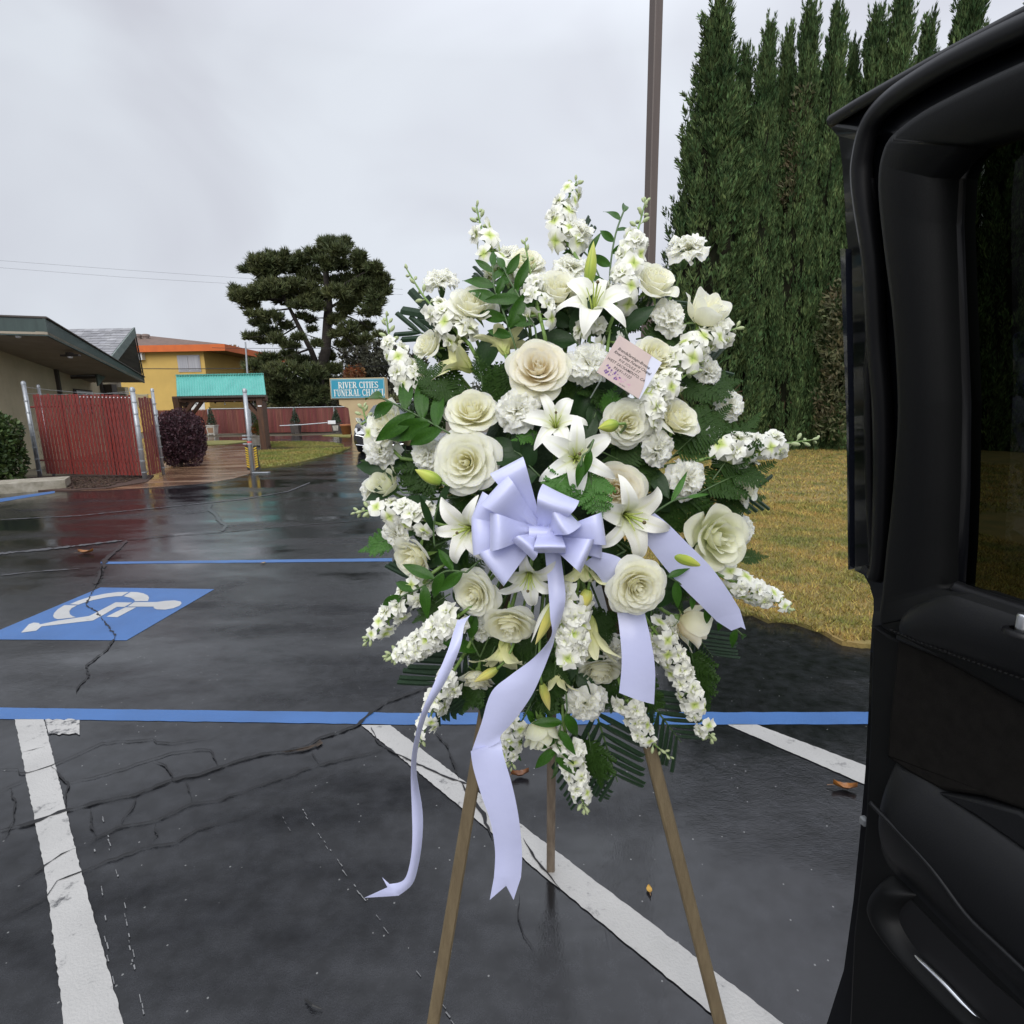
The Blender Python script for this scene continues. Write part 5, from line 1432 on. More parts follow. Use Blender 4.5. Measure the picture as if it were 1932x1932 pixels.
# the panel narrows to a frame round the window above the sill: build with a window opening
win_px = [(1932, 243), (1880, 258), (1834, 277), (1812, 300), (1801, 334), (1797, 420), (1803, 560), (1812, 760), (1811, 930), (1808, 1030), (1803, 1110), (1830, 1120), (1880, 1137), (1932, 1154)]
def winP(d):
    w_ = dpts(win_px, d); sl0 = (w_[0][1] - w_[2][1]) / (w_[0][0] - w_[2][0]); sl1 = (w_[-1][1] - w_[-3][1]) / (w_[-1][0] - w_[-3][0])
    return w_ + [(SMAX - .12, w_[-1][1] + sl1 * (SMAX - .12 - w_[-1][0]) * .6), (SMAX - .12, w_[0][1] + sl0 * (SMAX - .12 - w_[0][0]) * .4)]
def resample(P, n):
    """closed outline to n points evenly by length, starting at the point nearest angle 0"""
    L_ = [0]
    for i in range(len(P)): L_.append(L_[-1] + math.dist(P[i], P[(i + 1) % len(P)]))
    o_ = []
    for k in range(n):
        s = L_[-1] * k / n; i = max(j for j in range(len(L_) - 1) if L_[j] <= s + 1e-9)
        f_ = (s - L_[i]) / max(1e-9, L_[i + 1] - L_[i]); a, b = P[i], P[(i + 1) % len(P)]
        o_.append((a[0] + (b[0] - a[0]) * f_, a[1] + (b[1] - a[1]) * f_))
    return o_
# cut shell into upper frame ring (with hole) and lower body, sharing the line z=1.1
zc = 1.08
up = [p for p in shellP if p[1] >= zc]; 
lowc = [p for p in P2 if p[1] < zc]
def cutpoint(P, z):
    for a, b in zip(P[:-1], P[1:]):
        if (a[1] - z) * (b[1] - z) <= 0: f_ = (z - a[1]) / (b[1] - a[1]); return (a[0] + (b[0] - a[0]) * f_, z)
cp = cutpoint(P2, zc)
upper = [p for p in P2 if p[1] >= zc] + [cp, (SMAX, zc), (SMAX, zt_end)]
lower = [cp] + lowc + [(SMAX, lowc[-1][1] - .05), (SMAX, zc - .001)]
def star_ring(outer, inner, n=160):
    """match two closed outlines by angle round the window centre"""
    cx_ = (min(p[0] for p in inner) + max(p[0] for p in inner)) / 2; cz_ = (min(p[1] for p in inner) + max(p[1] for p in inner)) / 2
    def hit(P, a):
        dx, dz_ = math.cos(a), math.sin(a); best = None
        for i in range(len(P)):
            (x1, y1), (x2, y2) = P[i], P[(i + 1) % len(P)]
            x1 -= cx_; x2 -= cx_; y1 -= cz_; y2 -= cz_
            den = dx * (y2 - y1) - dz_ * (x2 - x1)
            if abs(den) < 1e-12: continue
            t_ = (x1 * (y2 - y1) - y1 * (x2 - x1)) / den; u_ = (x1 * dz_ - y1 * dx) / den
            if t_ > 0 and -1e-6 <= u_ <= 1 + 1e-6 and (best is None or t_ > best): best = t_
        return (cx_ + dx * best, cz_ + dz_ * best)
    an = [2 * PI * k / n for k in range(n)]
    for p in outer + inner: an.append(math.atan2(p[1] - cz_, p[0] - cx_) % (2 * PI))
    an = sorted(set(round(a, 5) for a in an))
    return [hit(outer, a) for a in an], [hit(inner, a) for a in an]
o_, i_ = star_ring(upper, winP(0))
slab('door_shell', o_, -.035, 0, M_DPT, hole=i_)
slab('door_shell', lower, -.11, 0, M_DPT)
# trim panel in front of the shell, round the window
trim_px = [(1932, 107), (1860, 140), (1784, 178), (1735, 205), (1695, 234), (1668, 260), (1655, 290), (1648, 330), (1649, 384), (1661, 490), (1676, 610), (1685, 765), (1680, 875), (1671, 980), (1664, 1040), (1657, 1120), (1654, 1178), (1690, 1202)]
TD = .045
tP = dpts(trim_px, TD)
tP = [p for p in tP]
sl0 = (tP[0][1] - tP[2][1]) / (tP[0][0] - tP[2][0])
trimU = tP + [(SMAX, tP[-1][1] - .12), (SMAX, tP[0][1] + sl0 * (SMAX - tP[0][0]) * .5)]
_w = win_px
win_px = [(x, y - 4) for x, y in _w[:2]] + [(x - 24, y - 5) for x, y in _w[2:4]] + [(x - 46, y) for x, y in _w[4:10]] + [(_w[10][0] - 40, _w[10][1] + 2)] + _w[11:]
o_, i_ = star_ring(smooth_poly(tP, 4, closed=False) + trimU[len(tP):], winP(TD))
win_px = _w
slab('window_trim', o_, .003, TD, M_DPL, bevel=.012, hole=i_)
wp = winP(.0)
gl = MB().add([Dp(s, z, -.018) for s, z in [(p[0] + (-.02 if i < 11 else .0), p[1]) for i, p in enumerate(wp)]], [tuple(range(len(wp)))]).build('window_glass', M_DGL, door)
# rubber seals
def bead(name, px_list, d, r, mt, flat=1.0):
    pts = smooth_poly(dpts(px_list, d), 5, closed=False)
    return MB().tube([Dp(s, z, d) for s, z in pts], r, 8, flat=flat).build(name, mt, door, smooth=True)
bead('weather_seal', [(1960, 38), (1860, 84), (1764, 134), (1683, 187), (1643, 234), (1627, 294), (1625, 335), (1631, 390), (1647, 501), (1654, 646), (1664, 760), (1666, 900), (1660, 1052), (1652, 1090)], .012, .013, M_RUB)
bead('weather_seal', [(1960, 14), (1860, 66), (1764, 117), (1680, 163), (1620, 197), (1568, 229)], .006, .008, M_RUB)
bead('weather_seal', [(1638, 340), (1646, 420), (1650, 520), (1640, 700), (1641, 900), (1648, 1060)], .006, .007, M_RUB)
bead('glass_run', [(1612, 470), (1618, 640), (1622, 860), (1620, 1060)], -.01, .008, M_DPT)
bead('window_seal', [(1803, 1108), (1830, 1119), (1880, 1136), (1932, 1153), (1990, 1175)], TD - .012, .010, M_RUB)
slab('pillar_cover', dpts([(1598, 470), (1608, 470), (1613, 800), (1614, 1070), (1611, 1074), (1609, 800)], .0), .001, .012, mat('gloss_pillar', (.012, .014, .022), .12, coat=.8))
# latch area screw and striker
mb = MB(); c = Dp(*unD(1637, 1074, .004), .004); mb.lathe([(.007, 0), (.007, .006), (.001, .006)], 12, M=NN.to_track_quat('Z', 'Y').to_matrix(), c=c); mb.build('screw', M_BLK, door)
s_, z_ = unD(1627, 1546, .004)
lt_ = MB().box(Dp(s_ + .004, z_, .004), (.014, .012, .016), Matrix((T_, NN, Vector((0, 0, 1)))).transposed(), bev=.003).build('latch', M_STEEL, door)
# lower door card: fabric insert
fab_px = [(1693, 1203), (1755, 1227), (1830, 1256), (1932, 1292), (1932, 1530), (1855, 1503), (1777, 1492), (1720, 1462), (1676, 1432), (1671, 1424), (1676, 1360), (1683, 1290)]
fP = dpts(fab_px, .035)
fP = fP[:4] + [(SMAX, fP[3][1] - .08), (SMAX, fP[4][1] - .08)] + fP[4:]
slab('fabric_panel', fP, .002, .035, M_DFB, bevel=.006)
# back panel of the card behind everything
bk = dpts([(1654, 1180), (1690, 1200), (1780, 1236), (1932, 1290), (1932, 1990), (1640, 1990), (1610, 1932), (1618, 1760), (1632, 1640), (1640, 1560), (1648, 1400), (1652, 1280)], .012)
bk = bk[:4] + [(SMAX, bk[3][1] - .1), (SMAX, bk[4][1] - .05)] + bk[4:]
slab('door_card', bk, .001, .022, M_DPL, bevel=.005)
def cushion(name, A, B, d0, bulge, mt, par=None, n=10, endcap=.12, prof=None):
    """padded form between two (s,z) edges, bulging into the cabin"""
    def rs(P, m_=70):
        P = smooth_poly(P, 6, closed=False); L_ = [0]
        for a, b in zip(P[:-1], P[1:]): L_.append(L_[-1] + math.dist(a, b))
        o_ = []
        for k in range(m_):
            s = L_[-1] * (k / (m_ - 1)) ** 2; i = min(len(P) - 2, max(j for j in range(len(L_)) if L_[j] <= s + 1e-9)); f_ = (s - L_[i]) / max(1e-9, L_[i + 1] - L_[i])
            o_.append((P[i][0] + (P[i + 1][0] - P[i][0]) * f_, P[i][1] + (P[i + 1][1] - P[i][1]) * f_))
        return o_, L_[-1]
    a, La = rs(A); b, _ = rs(B); rows = []
    for k, (p, q) in enumerate(zip(a, b)):
        e_ = min(1, (k / 69) ** 2 * La / endcap); e_ = math.sqrt(1 - (1 - e_) ** 2) if e_ < 1 else 1
        row = []
        for j in range(n + 1):
            t_ = j / n; w_ = prof(t_) if prof else math.sin(PI * t_) ** .6
            row.append(Dp(p[0] + (q[0] - p[0]) * t_, p[1] + (q[1] - p[1]) * t_, d0 + bulge * e_ * w_))
        rows.append(row)
    mb = MB().grid(rows); mb.add(rows[-1], [tuple(range(n + 1))])
    return mb.build(name, mt, par or door, smooth=True)
# leather sill pad under the window
sillA = dpts([(1706, 1150), (1733, 1134), (1789, 1110), (1840, 1122), (1932, 1152)], .04)
sillB = dpts([(1692, 1200), (1735, 1219), (1795, 1242), (1850, 1262), (1932, 1290)], .036)
def ext_(P):
    P = list(P); d0_, d1_ = P[-1][0] - P[-2][0], P[-1][1] - P[-2][1]
    while P[-1][0] < SMAX:
        d0_, d1_ = d0_ * 1.25, d1_ * 1.15
        P.append((P[-1][0] + d0_, P[-1][1] + d1_))
    return P
pad = cushion('sill_pad', ext_(sillA), ext_(sillB), .034, .026, M_DLE, endcap=.05)
st_px = [(1692, 1201), (1735, 1220), (1795, 1243), (1850, 1263), (1932, 1292)]
pts = dpts(st_px, .042); pts = ext_(pts)
MB().tube([Dp(s, z, .038) for s, z in pts], .006, 6).build('piping', M_DLE, pad, smooth=True)
mb = MB(); L_ = [Dp(s, z + .012, .052) for s, z in pts]
for a, b in zip(L_[:-1], L_[1:]):
    n = int((b - a).length / .006)
    for i in range(n): mb.box(a.lerp(b, i / n), (.003, .003, .0015), Matrix((T_, NN, Vector((0, 0, 1)))).transposed())
o = mb.build('stitching', M_BLK, pad); o['kind'] = 'stuff'
kx = Dp(*unD(1923, 1192, .065), .062)
mb = MB(); mb.lathe([(.017, -.004), (.017, .001), (.011, .003)], 18, c=kx); kb = mb.build('lock_collar', M_RUB, door, smooth=True)
mb = MB(); mb.lathe([(.0062, 0), (.0062, .019), (.0055, .0215), (.001, .022)], 16, c=kx); mb.build('lock_knob', mat('brushed_knob', (.55, .56, .58), .3, metal=1.0), kb, smooth=True)
# armrest
armA = dpts([(1668, 1436), (1720, 1456), (1777, 1492), (1850, 1540), (1932, 1597)], .045)
armB = dpts([(1634, 1580), (1655, 1636), (1712, 1698), (1780, 1770), (1860, 1852), (1932, 1925)], .045)
prof_arm = lambda t_: (math.sin(PI * min(1, t_ * 1.05)) ** .55) * (1 - .25 * t_) if t_ < .96 else .12
ar_ = cushion('armrest', ext_(armA), ext_(armB), .018, .050, M_DLE, endcap=.07, n=16, prof=prof_arm)
pts = smooth_poly(dpts([(1634, 1516), (1655, 1538), (1682, 1566), (1748, 1639), (1813, 1727), (1870, 1783), (1932, 1842), (2000, 1905)], .068), 4, closed=False)
MB().tube([Dp(s, z, .060) for s, z in pts], .0035, 6).build('seam', M_DLE, ar_, smooth=True)
# dark infill panel above the armrest
iP = dpts([(1780, 1493), (1845, 1504), (1932, 1528), (1932, 1594), (1850, 1538)], .03); iP = iP[:2] + [iP[2], (SMAX, iP[2][1] - .03), (SMAX, iP[3][1] - .12)] + iP[3:]
slab('switch_panel', iP, .01, .040, M_DLE, bevel=.005)
# pull pocket
pkA = dpts([(1660, 1652), (1640, 1672), (1622, 1700), (1624, 1728), (1660, 1782), (1720, 1850), (1803, 1932), (1880, 2005)], .045)
pkB = dpts([(1711, 1698), (1692, 1710), (1680, 1728), (1682, 1752), (1712, 1800), (1770, 1862), (1850, 1940), (1930, 2015)], .045)
cushion('pocket_lip', pkA, pkB, .018, .032, M_DPL, endcap=.03, n=10)
cap_ = dpts([(1711, 1698), (1692, 1710), (1680, 1728), (1682, 1752), (1712, 1800), (1770, 1862), (1850, 1940), (1960, 1940), (1860, 1850), (1780, 1770)], .03)
slab('pocket_floor', cap_, .012, .024, mat('pocket_black', (.003, .003, .004), .6))
pts = smooth_poly(dpts([(1719, 1796), (1777, 1851), (1820, 1897), (1854, 1932), (1910, 1990)], .03), 4, closed=False)
MB().tube([Dp(s, z, .030) for s, z in pts], [.0015] + [.0045] * (len(pts) - 1), 8).build('chrome_strip', M_CHR, door, smooth=True)
# ------------------------------------------------------------------ flower materials
def petal_mat(name, stops, rough=.45, trans=.20, stripe=None, spots=None, veins=.12, vscale=26):
    """UV.y runs from the petal's base (0) to its tip (1); UV.x across"""
    M_ = bpy.data.materials.new(name); M_.use_nodes = True
    t = M_.node_tree; b = t.nodes['Principled BSDF']
    b.inputs['Roughness'].default_value = rough; b.inputs['Specular IOR Level'].default_value = .3
    b.inputs['Sheen Weight'].default_value = .08
    if 'rose' in name or 'carnation' in name:
        b.inputs['Subsurface Weight'].default_value = .5; b.inputs['Subsurface Radius'].default_value = (1, .95, .7); b.inputs['Subsurface Scale'].default_value = .012
    uv = N(t, 'ShaderNodeUVMap'); sx_ = N(t, 'ShaderNodeSeparateXYZ'); t.links.new(uv.outputs[0], sx_.inputs[0])
    rp = N(t, 'ShaderNodeValToRGB'); el = rp.color_ramp.elements
    el[0].position = stops[0][0]; el[0].color = (*stops[0][1], 1); el[1].position = stops[-1][0]; el[1].color = (*stops[-1][1], 1)
    for p_, c_ in stops[1:-1]:
        e_ = el.new(p_); e_.color = (*c_, 1)
    t.links.new(sx_.outputs[1], rp.inputs[0]); cs = rp.outputs[0]
    if stripe:
        # soft mid-rib: strongest near u=.5 and towards the base
        su = N(t, 'ShaderNodeMath', operation='SUBTRACT'); su.inputs[1].default_value = .5; t.links.new(sx_.outputs[0], su.inputs[0])
        ab = N(t, 'ShaderNodeMath', operation='ABSOLUTE'); t.links.new(su.outputs[0], ab.inputs[0])
        m1 = N(t, 'ShaderNodeMapRange'); m1.inputs['From Min'].default_value = .0; m1.inputs['From Max'].default_value = stripe[1]; m1.inputs['To Min'].default_value = 1; m1.inputs['To Max'].default_value = 0; t.links.new(ab.outputs[0], m1.inputs[0])
        m2 = N(t, 'ShaderNodeMapRange'); m2.inputs['From Min'].default_value = .0; m2.inputs['From Max'].default_value = stripe[2]; m2.inputs['To Min'].default_value = 1; m2.inputs['To Max'].default_value = 0.0; t.links.new(sx_.outputs[1], m2.inputs[0])
        mu = N(t, 'ShaderNodeMath', operation='MULTIPLY'); t.links.new(m1.outputs[0], mu.inputs[0]); t.links.new(m2.outputs[0], mu.inputs[1])
        mx = N(t, 'ShaderNodeMix', data_type='RGBA'); mx.inputs[7].default_value = (*stripe[0], 1); t.links.new(mu.outputs[0], mx.inputs[0]); t.links.new(cs, mx.inputs[6]); cs = mx.outputs[2]
    if spots:
        tcn = N(t, 'ShaderNodeTexCoord'); vo = N(t, 'ShaderNodeTexVoronoi'); vo.inputs['Scale'].default_value = 260; t.links.new(tcn.outputs['Object'], vo.inputs['Vector'])
        lt = N(t, 'ShaderNodeMath', operation='LESS_THAN'); lt.inputs[1].default_value = .24; t.links.new(vo.outputs['Distance'], lt.inputs[0])
        sc_ = N(t, 'ShaderNodeSeparateColor'); t.links.new(vo.outputs['Color'], sc_.inputs[0])
        gt = N(t, 'ShaderNodeMath', operation='GREATER_THAN'); gt.inputs[1].default_value = .55; t.links.new(sc_.outputs[0], gt.inputs[0])
        mu = N(t, 'ShaderNodeMath', operation='MULTIPLY'); t.links.new(lt.outputs[0], mu.inputs[0]); t.links.new(gt.outputs[0], mu.inputs[1])
        m3 = N(t, 'ShaderNodeMath', operation='MULTIPLY'); m3.inputs[1].default_value = .55; t.links.new(mu.outputs[0], m3.inputs[0])
        mx = N(t, 'ShaderNodeMix', data_type='RGBA'); mx.inputs[7].default_value = (*spots, 1); t.links.new(m3.outputs[0], mx.inputs[0]); t.links.new(cs, mx.inputs[6]); cs = mx.outputs[2]
    t.links.new(cs, b.inputs['Base Color'])
    wv = N(t, 'ShaderNodeTexWave'); wv.inputs['Scale'].default_value = vscale / 6; wv.inputs['Distortion'].default_value = 2.5; wv.inputs['Detail'].default_value = 2; wv.inputs['Detail Scale'].default_value = .6
    t.links.new(uv.outputs[0], wv.inputs[0])
    bp = N(t, 'ShaderNodeBump'); bp.inputs['Strength'].default_value = veins; bp.inputs['Distance'].default_value = .001
    t.links.new(wv.outputs[0], bp.inputs['Height']); t.links.new(bp.outputs[0], b.inputs['Normal'])
    tr = N(t, 'ShaderNodeBsdfTranslucent'); t.links.new(cs, tr.inputs[0]); t.links.new(bp.outputs[0], tr.inputs['Normal'])
    ms = N(t, 'ShaderNodeMixShader'); ms.inputs[0].default_value = trans
    t.links.new(b.outputs[0], ms.inputs[1]); t.links.new(tr.outputs[0], ms.inputs[2]); t.links.new(ms.outputs[0], t.nodes['Material Output'].inputs[0])
    return M_
WHT = (.88, .88, .80)
M_ROSE = petal_mat('rose_white', [(0, (.88, .89, .60)), (.3, (.965, .955, .76)), (.75, (.97, .965, .83)), (1, (.97, .965, .85))], trans=.42)
M_ROSEC = petal_mat('rose_cream', [(0, (.94, .88, .56)), (.45, (.97, .948, .72)), (1, (.97, .96, .81))], trans=.45)
M_ROSEP = petal_mat('rose_peach', [(0, (.95, .80, .52)), (.5, (.95, .88, .69)), (1, (.95, .915, .80))], trans=.45)
M_ROSEG = petal_mat('rose_greenish', [(0, (.66, .72, .34)), (.4, (.86, .87, .60)), (1, (.91, .91, .74))], trans=.32)
M_CARN = petal_mat('carnation_white', [(0, (.93, .92, .62)), (.4, (.97, .965, .82)), (1, (.97, .97, .90))], trans=.4, vscale=40, veins=.25)
M_LILY = petal_mat('lily_white', [(0, (.62, .68, .25)), (.18, (.84, .86, .64)), (.5, (.90, .90, .84)), (1, (.90, .90, .82))], stripe=((.70, .72, .30), .11, .85), vscale=60)
M_LILYS = petal_mat('lily_spotted', [(0, (.62, .68, .25)), (.18, (.84, .86, .66)), (.5, (.90, .89, .82)), (1, (.90, .90, .82))], stripe=((.72, .72, .34), .11, .85), spots=(.34, .12, .03), vscale=60)
M_LILYP = petal_mat('lily_pale_green', [(0, (.42, .50, .12)), (.3, (.76, .76, .36)), (1, (.84, .83, .56))], stripe=((.60, .66, .22), .10, 1.1), vscale=60)
M_STOCK = petal_mat('stock_white', [(0, (.36, .50, .06)), (.25, (.66, .74, .28)), (.5, (.88, .88, .76)), (1, (.88, .88, .83))], trans=.2, vscale=30)
M_STEM = mat('flower_stem', (.14, .24, .055), .5, (.20, .32, .08), 30, trans=.1)
M_STEMD = mat('dark_stem', (.06, .11, .04), .5, (.09, .15, .05), 30)
M_BUDG = mat('stock_bud', (.30, .40, .14), .5, (.62, .66, .42), 60, trans=.15, lo=.4, hi=.6)
M_LBUD = petal_mat('lily_bud_skin', [(0, (.22, .34, .05)), (.5, (.48, .56, .09)), (1, (.62, .64, .16))], stripe=((.24, .36, .05), .10, 2.0), trans=.12, rough=.35)
M_LBUDY = petal_mat('lily_bud_yellow', [(0, (.34, .42, .08)), (.4, (.72, .66, .16)), (1, (.80, .72, .28))], stripe=((.50, .54, .14), .10, 2.0), trans=.15, rough=.35)
M_FIL = mat('filament', (.55, .64, .16), .45, trans=.2)
M_PIST = mat('pistil', (.40, .50, .10), .45)
M_STIG = mat('stigma', (.12, .09, .03), .6)
def leaf_mat(name, c1, c2, rough=.32, trans=.22, scale=25, rib=True):
    M_ = mat(name, c1, rough, c2, scale, trans=trans, tcol=tuple(min(1, x * 1.6) for x in c1), coat=.0)
    t = M_.node_tree; b = t.nodes['Principled BSDF']
    b.inputs['Specular IOR Level'].default_value = .28
    uv = N(t, 'ShaderNodeUVMap'); wv = N(t, 'ShaderNodeTexWave'); wv.inputs['Scale'].default_value = 5; wv.inputs['Distortion'].default_value = 1.2
    t.links.new(uv.outputs[0], wv.inputs[0]); bp = N(t, 'ShaderNodeBump'); bp.inputs['Strength'].default_value = .15; bp.inputs['Distance'].default_value = .001
    t.links.new(wv.outputs[0], bp.inputs['Height']); t.links.new(bp.outputs[0], b.inputs['Normal'])
    return M_
M_RUS = leaf_mat('ruscus_leaf', (.024, .080, .008), (.046, .13, .014), .34)
M_FERN = leaf_mat('fern_leaf', (.016, .046, .005), (.032, .078, .009), .6)
M_FERNB = leaf_mat('bright_fern_leaf', (.045, .14, .020), (.08, .20, .035), .5)
M_PALM = leaf_mat('palm_leaf', (.014, .034, .016), (.026, .052, .026), .38, trans=.06)
M_SAL = leaf_mat('broad_leaf', (.014, .040, .011), (.026, .062, .018), .4)

# ------------------------------------------------------------------ placement on the dome of the spray
SC0 = (1052, 930)
def domeY(px, py, off=0.0):
    r2 = ((px - SC0[0]) / 390) ** 2 + ((py - SC0[1]) / 560) ** 2
    z = atY(px, py, 1.03).z
    return .955 + .17 * min(r2, 1.6) + .10 * (z - 1.3) + off
def P3(px, py, off=0.0): return atY(px, py, domeY(px, py, off))
FOAM = atY(1045, 930, 1.17)
def frame_to(d, roll=0.0):
    d = Vector(d).normalized()
    q = d.to_track_quat('Z', 'Y').to_matrix()
    return q @ Matrix.Rotation(roll, 3, 'Z')
def facing(px, py, f):
    """default: outward from the dome; f overrides with (right, up) slopes"""
    if f is None: f = ((px - SC0[0]) / 390 * .9, -(py - SC0[1]) / 560 * .9)
    return Vector((f[0], -1.0 if len(f) < 3 else f[2], f[1])).normalized()
def stem_to_foam(e, p, n, r=.0028, mt=None, bend=.06, name='stem'):
    """stem from flower base p, leaving along -n, running back into the foam"""
    tgt = p.lerp(FOAM, .55) if (p - FOAM).length > .3 else FOAM
    tgt = Vector((p.x + (FOAM.x - p.x) * .6, max(p.y + .05, FOAM.y - .04), p.z + (FOAM.z - p.z) * .6))
    a, b = p - n * bend, tgt.lerp(p - n * bend, .4)
    pts = []
    for i in range(9):
        t_ = i / 8
        pts.append(p * (1 - t_) ** 3 + a * 3 * t_ * (1 - t_) ** 2 + b * 3 * t_ ** 2 * (1 - t_) + tgt * t_ ** 3)
    MB().tube(pts, r, 6).build(name, mt or M_STEM, e, smooth=True)

# ------------------------------------------------------------------ roses
def rose_petal(rng_, t, style, nu=12, nv=10):
    """t 0 inner .. 1 outer; returns verts, faces, uv in units of the rose's radius"""
    op = {'open': 1.0, 'full': 1.08, 'cup': .72, 'spiral': .94, 'bud': .46}[style]
    pw = {'open': 1.0, 'full': .95, 'cup': 1.15, 'spiral': .95, 'bud': 1.0}[style]
    th = math.radians(-15 + 78 * op * t ** pw)                 # lean of the petal away from the axis
    rb = .10 + .24 * t ** .9; L_ = .98 - .08 * t
    lip_a = (.10 + .50 * t) * (1.0 if style != 'bud' else .6)
    hw = 1.35 - .62 * t
    thm = math.radians(-15 + 78 * op); Rm = .34 + .90 * math.sin(thm) + .10
    ph, ph2 = rng_.uniform(0, 6), rng_.uniform(0, 6); peak = rng_.uniform(.02, .10) * (t > .3); jag_ = rng_.uniform(.01, .035)
    V_, U_ = [], []
    for i in range(nv + 1):
        v = i / nv
        for j in range(nu + 1):
            u = -1 + 2 * j / nu
            top = 1 - .20 * abs(u) ** 3 + peak * (1 - abs(u)) ** 1.5 - jag_ * math.sin(4 * u + ph)
            ve = v * top
            wid = hw * (.55 + .45 * math.sin(PI / 2 * min(1, v / .55))) * (1 - .06 * max(0, v - .75) / .25)
            az = u * wid + (1 - t) * .35 * ve * (1.6 if style == 'spiral' else 1)
            belly = rb * math.sin(PI / 2 * min(1, ve * 2.4)) * (1 + .22 * math.sin(PI * min(1, ve)) * (1 - .4 * t))
            rho = belly + L_ * ve * math.sin(th)
            z = L_ * ve * math.cos(th) - .04
            lip = max(0, ve - .74) / .26                       # rim rolls outward and over
            edge = max(0, abs(u) - .55) / .45
            roll = lip_a * (lip ** 1.6 * .22 + edge ** 2 * v * .10 * t)
            rho += roll * math.cos(th) * 1.1; z += roll * (-.35 - .75 * t) * (1 if style != 'bud' else .4)
            rho += (1 - t) * (-.03) * edge * v + .018 * math.sin(3.7 * u + ph) * v * (.5 + t)
            z += .028 * math.sin(4.6 * u + ph2) * v * v * (.25 + t)
            V_.append(Vector((rho * math.cos(az), rho * math.sin(az), z)) / Rm); U_.append(((u + 1) / 2, v))
    F_ = [(i * (nu + 1) + j, i * (nu + 1) + j + 1, (i + 1) * (nu + 1) + j + 1, (i + 1) * (nu + 1) + j) for i in range(nv) for j in range(nu)]
    return V_, F_, U_
ROSE_N = {'open': 30, 'full': 34, 'cup': 20, 'spiral': 42, 'bud': 14}
ROSES = {}
def rose_set(style, tone, var):
    key = (style, tone, var)
    if key in ROSES: return ROSES[key]
    rng_ = random.Random(hash((style, var)) % 1000 if False else sum(map(ord, style)) * 7 + var)
    n = ROSE_N[style]; res = []
    for k in range(n):
        t_ = (k / (n - 1)) ** .95
        V_, F_, U_ = rose_petal(rng_, t_, style)
        rot = Matrix.Rotation(k * 2.39996 + rng_.uniform(-.2, .2), 3, 'Z') @ Euler((rng_.uniform(-.05, .05), rng_.uniform(-.05, .05) + .06 * t_, 0)).to_matrix()
        V_ = [rot @ v for v in V_]
        mt = {'w': M_ROSE if t_ > .45 else M_ROSEC, 'c': M_ROSEC if t_ < .8 else M_ROSE, 'p': M_ROSEP if t_ < .8 else M_ROSEC, 'g': M_ROSEG}[tone]
        res.append(mesh_of('petal', V_, F_, mt, True, U_))
    mb = MB(); mb.lathe([(.001, -.20), (.11, -.18), (.16, -.08), (.17, .02), (.12, .08), (.001, .08)], 10)
    cal = mb.mesh('calyx', M_STEM, True)
    V_, F_ = [], []
    sep = MB()
    for s_ in range(5):
        a = s_ * 2 * PI / 5
        rows = []
        for i in range(6):
            v = i / 5; w_ = .13 * (1 - v) ** .8 + .005; rho = .14 + .52 * v; z = .02 - .25 * v * v
            rows.append([Vector((rho, -w_, z)), Vector((rho, 0, z - .02)), Vector((rho, w_, z))])
        Rm = Matrix.Rotation(a, 3, 'Z'); sep.grid([[Rm @ p for p in r_] for r_ in rows])
    sepm = sep.mesh('sepals', M_STEM, True)
    ROSES[key] = (res, cal, sepm); return ROSES[key]
def rose(px, py, dia, style, tone, lab, f=None, off=0.0, var=0, roll=None, group='white roses in the spray'):
    n = facing(px, py, f); c = P3(px, py, off); depth = (c - EYE).dot(fwd)
    rad = dia / 2 / F * depth * {'open': 1.19, 'full': 1.18, 'cup': 1.19, 'spiral': 1.15, 'bud': 1.2}[style]
    base = c - n * rad * .45
    M3 = frame_to(n, R(0, 6) if roll is None else roll)
    e = empty('rose', label=lab, cat='rose', group=group, mw=Matrix.Translation(base) @ (M3 * rad).to_4x4())
    e.matrix_world = Matrix.Translation(base) @ M3.to_4x4() @ Matrix.Scale(rad, 4)
    pet, cal, sep = rose_set(style, tone, var)
    for me in pet: link('petal', me, e)
    link('calyx', cal, e); link('sepals', sep, e)
    stem_to_foam(e, base - n * rad * .15, n, .0036)
    return e

# ------------------------------------------------------------------ carnations
CARN = []
for s_ in range(6):
    rng_ = random.Random(100 + s_)
    V_, U_ = [], []; nu, nv = 18, 7
    p1, p2, p3 = rng_.uniform(0, 6), rng_.uniform(0, 6), rng_.uniform(0, 6)
    teeth = [rng_.uniform(-.07, .05) for _ in range(nu + 1)]
    for i in range(nv + 1):
        v = i / nv
        for j in range(nu + 1):
            u = -1 + 2 * j / nu
            L_ = v * (1 - .16 * u * u + (teeth[j] if v > .8 else 0))
            a = u * (.12 + .72 * v ** 1.1)
            ruf = (math.sin(u * 5.5 + p1) * .15 + math.sin(u * 10 + p2) * .07) * v ** 1.8
            z = ruf + .10 * math.sin(PI * v) + .05 * math.sin(v * 5 + p3) * v
            V_.append((L_ * math.cos(a), L_ * math.sin(a), z)); U_.append(((u + 1) / 2, v))
    F_ = [(i * (nu + 1) + j, i * (nu + 1) + j + 1, (i + 1) * (nu + 1) + j + 1, (i + 1) * (nu + 1) + j) for i in range(nv) for j in range(nu)]
    CARN.append(mesh_of('petal', V_, F_, M_CARN, True, U_))
mb = MB(); mb.lathe([(.001, -.85), (.11, -.82), (.19, -.55), (.23, -.2), (.26, .0), (.22, .02), (.001, -.05)], 10)
CARN_CAL = mb.mesh('calyx', mat('carnation_calyx', (.06, .13, .04), .5, (.12, .22, .07), 30), True)
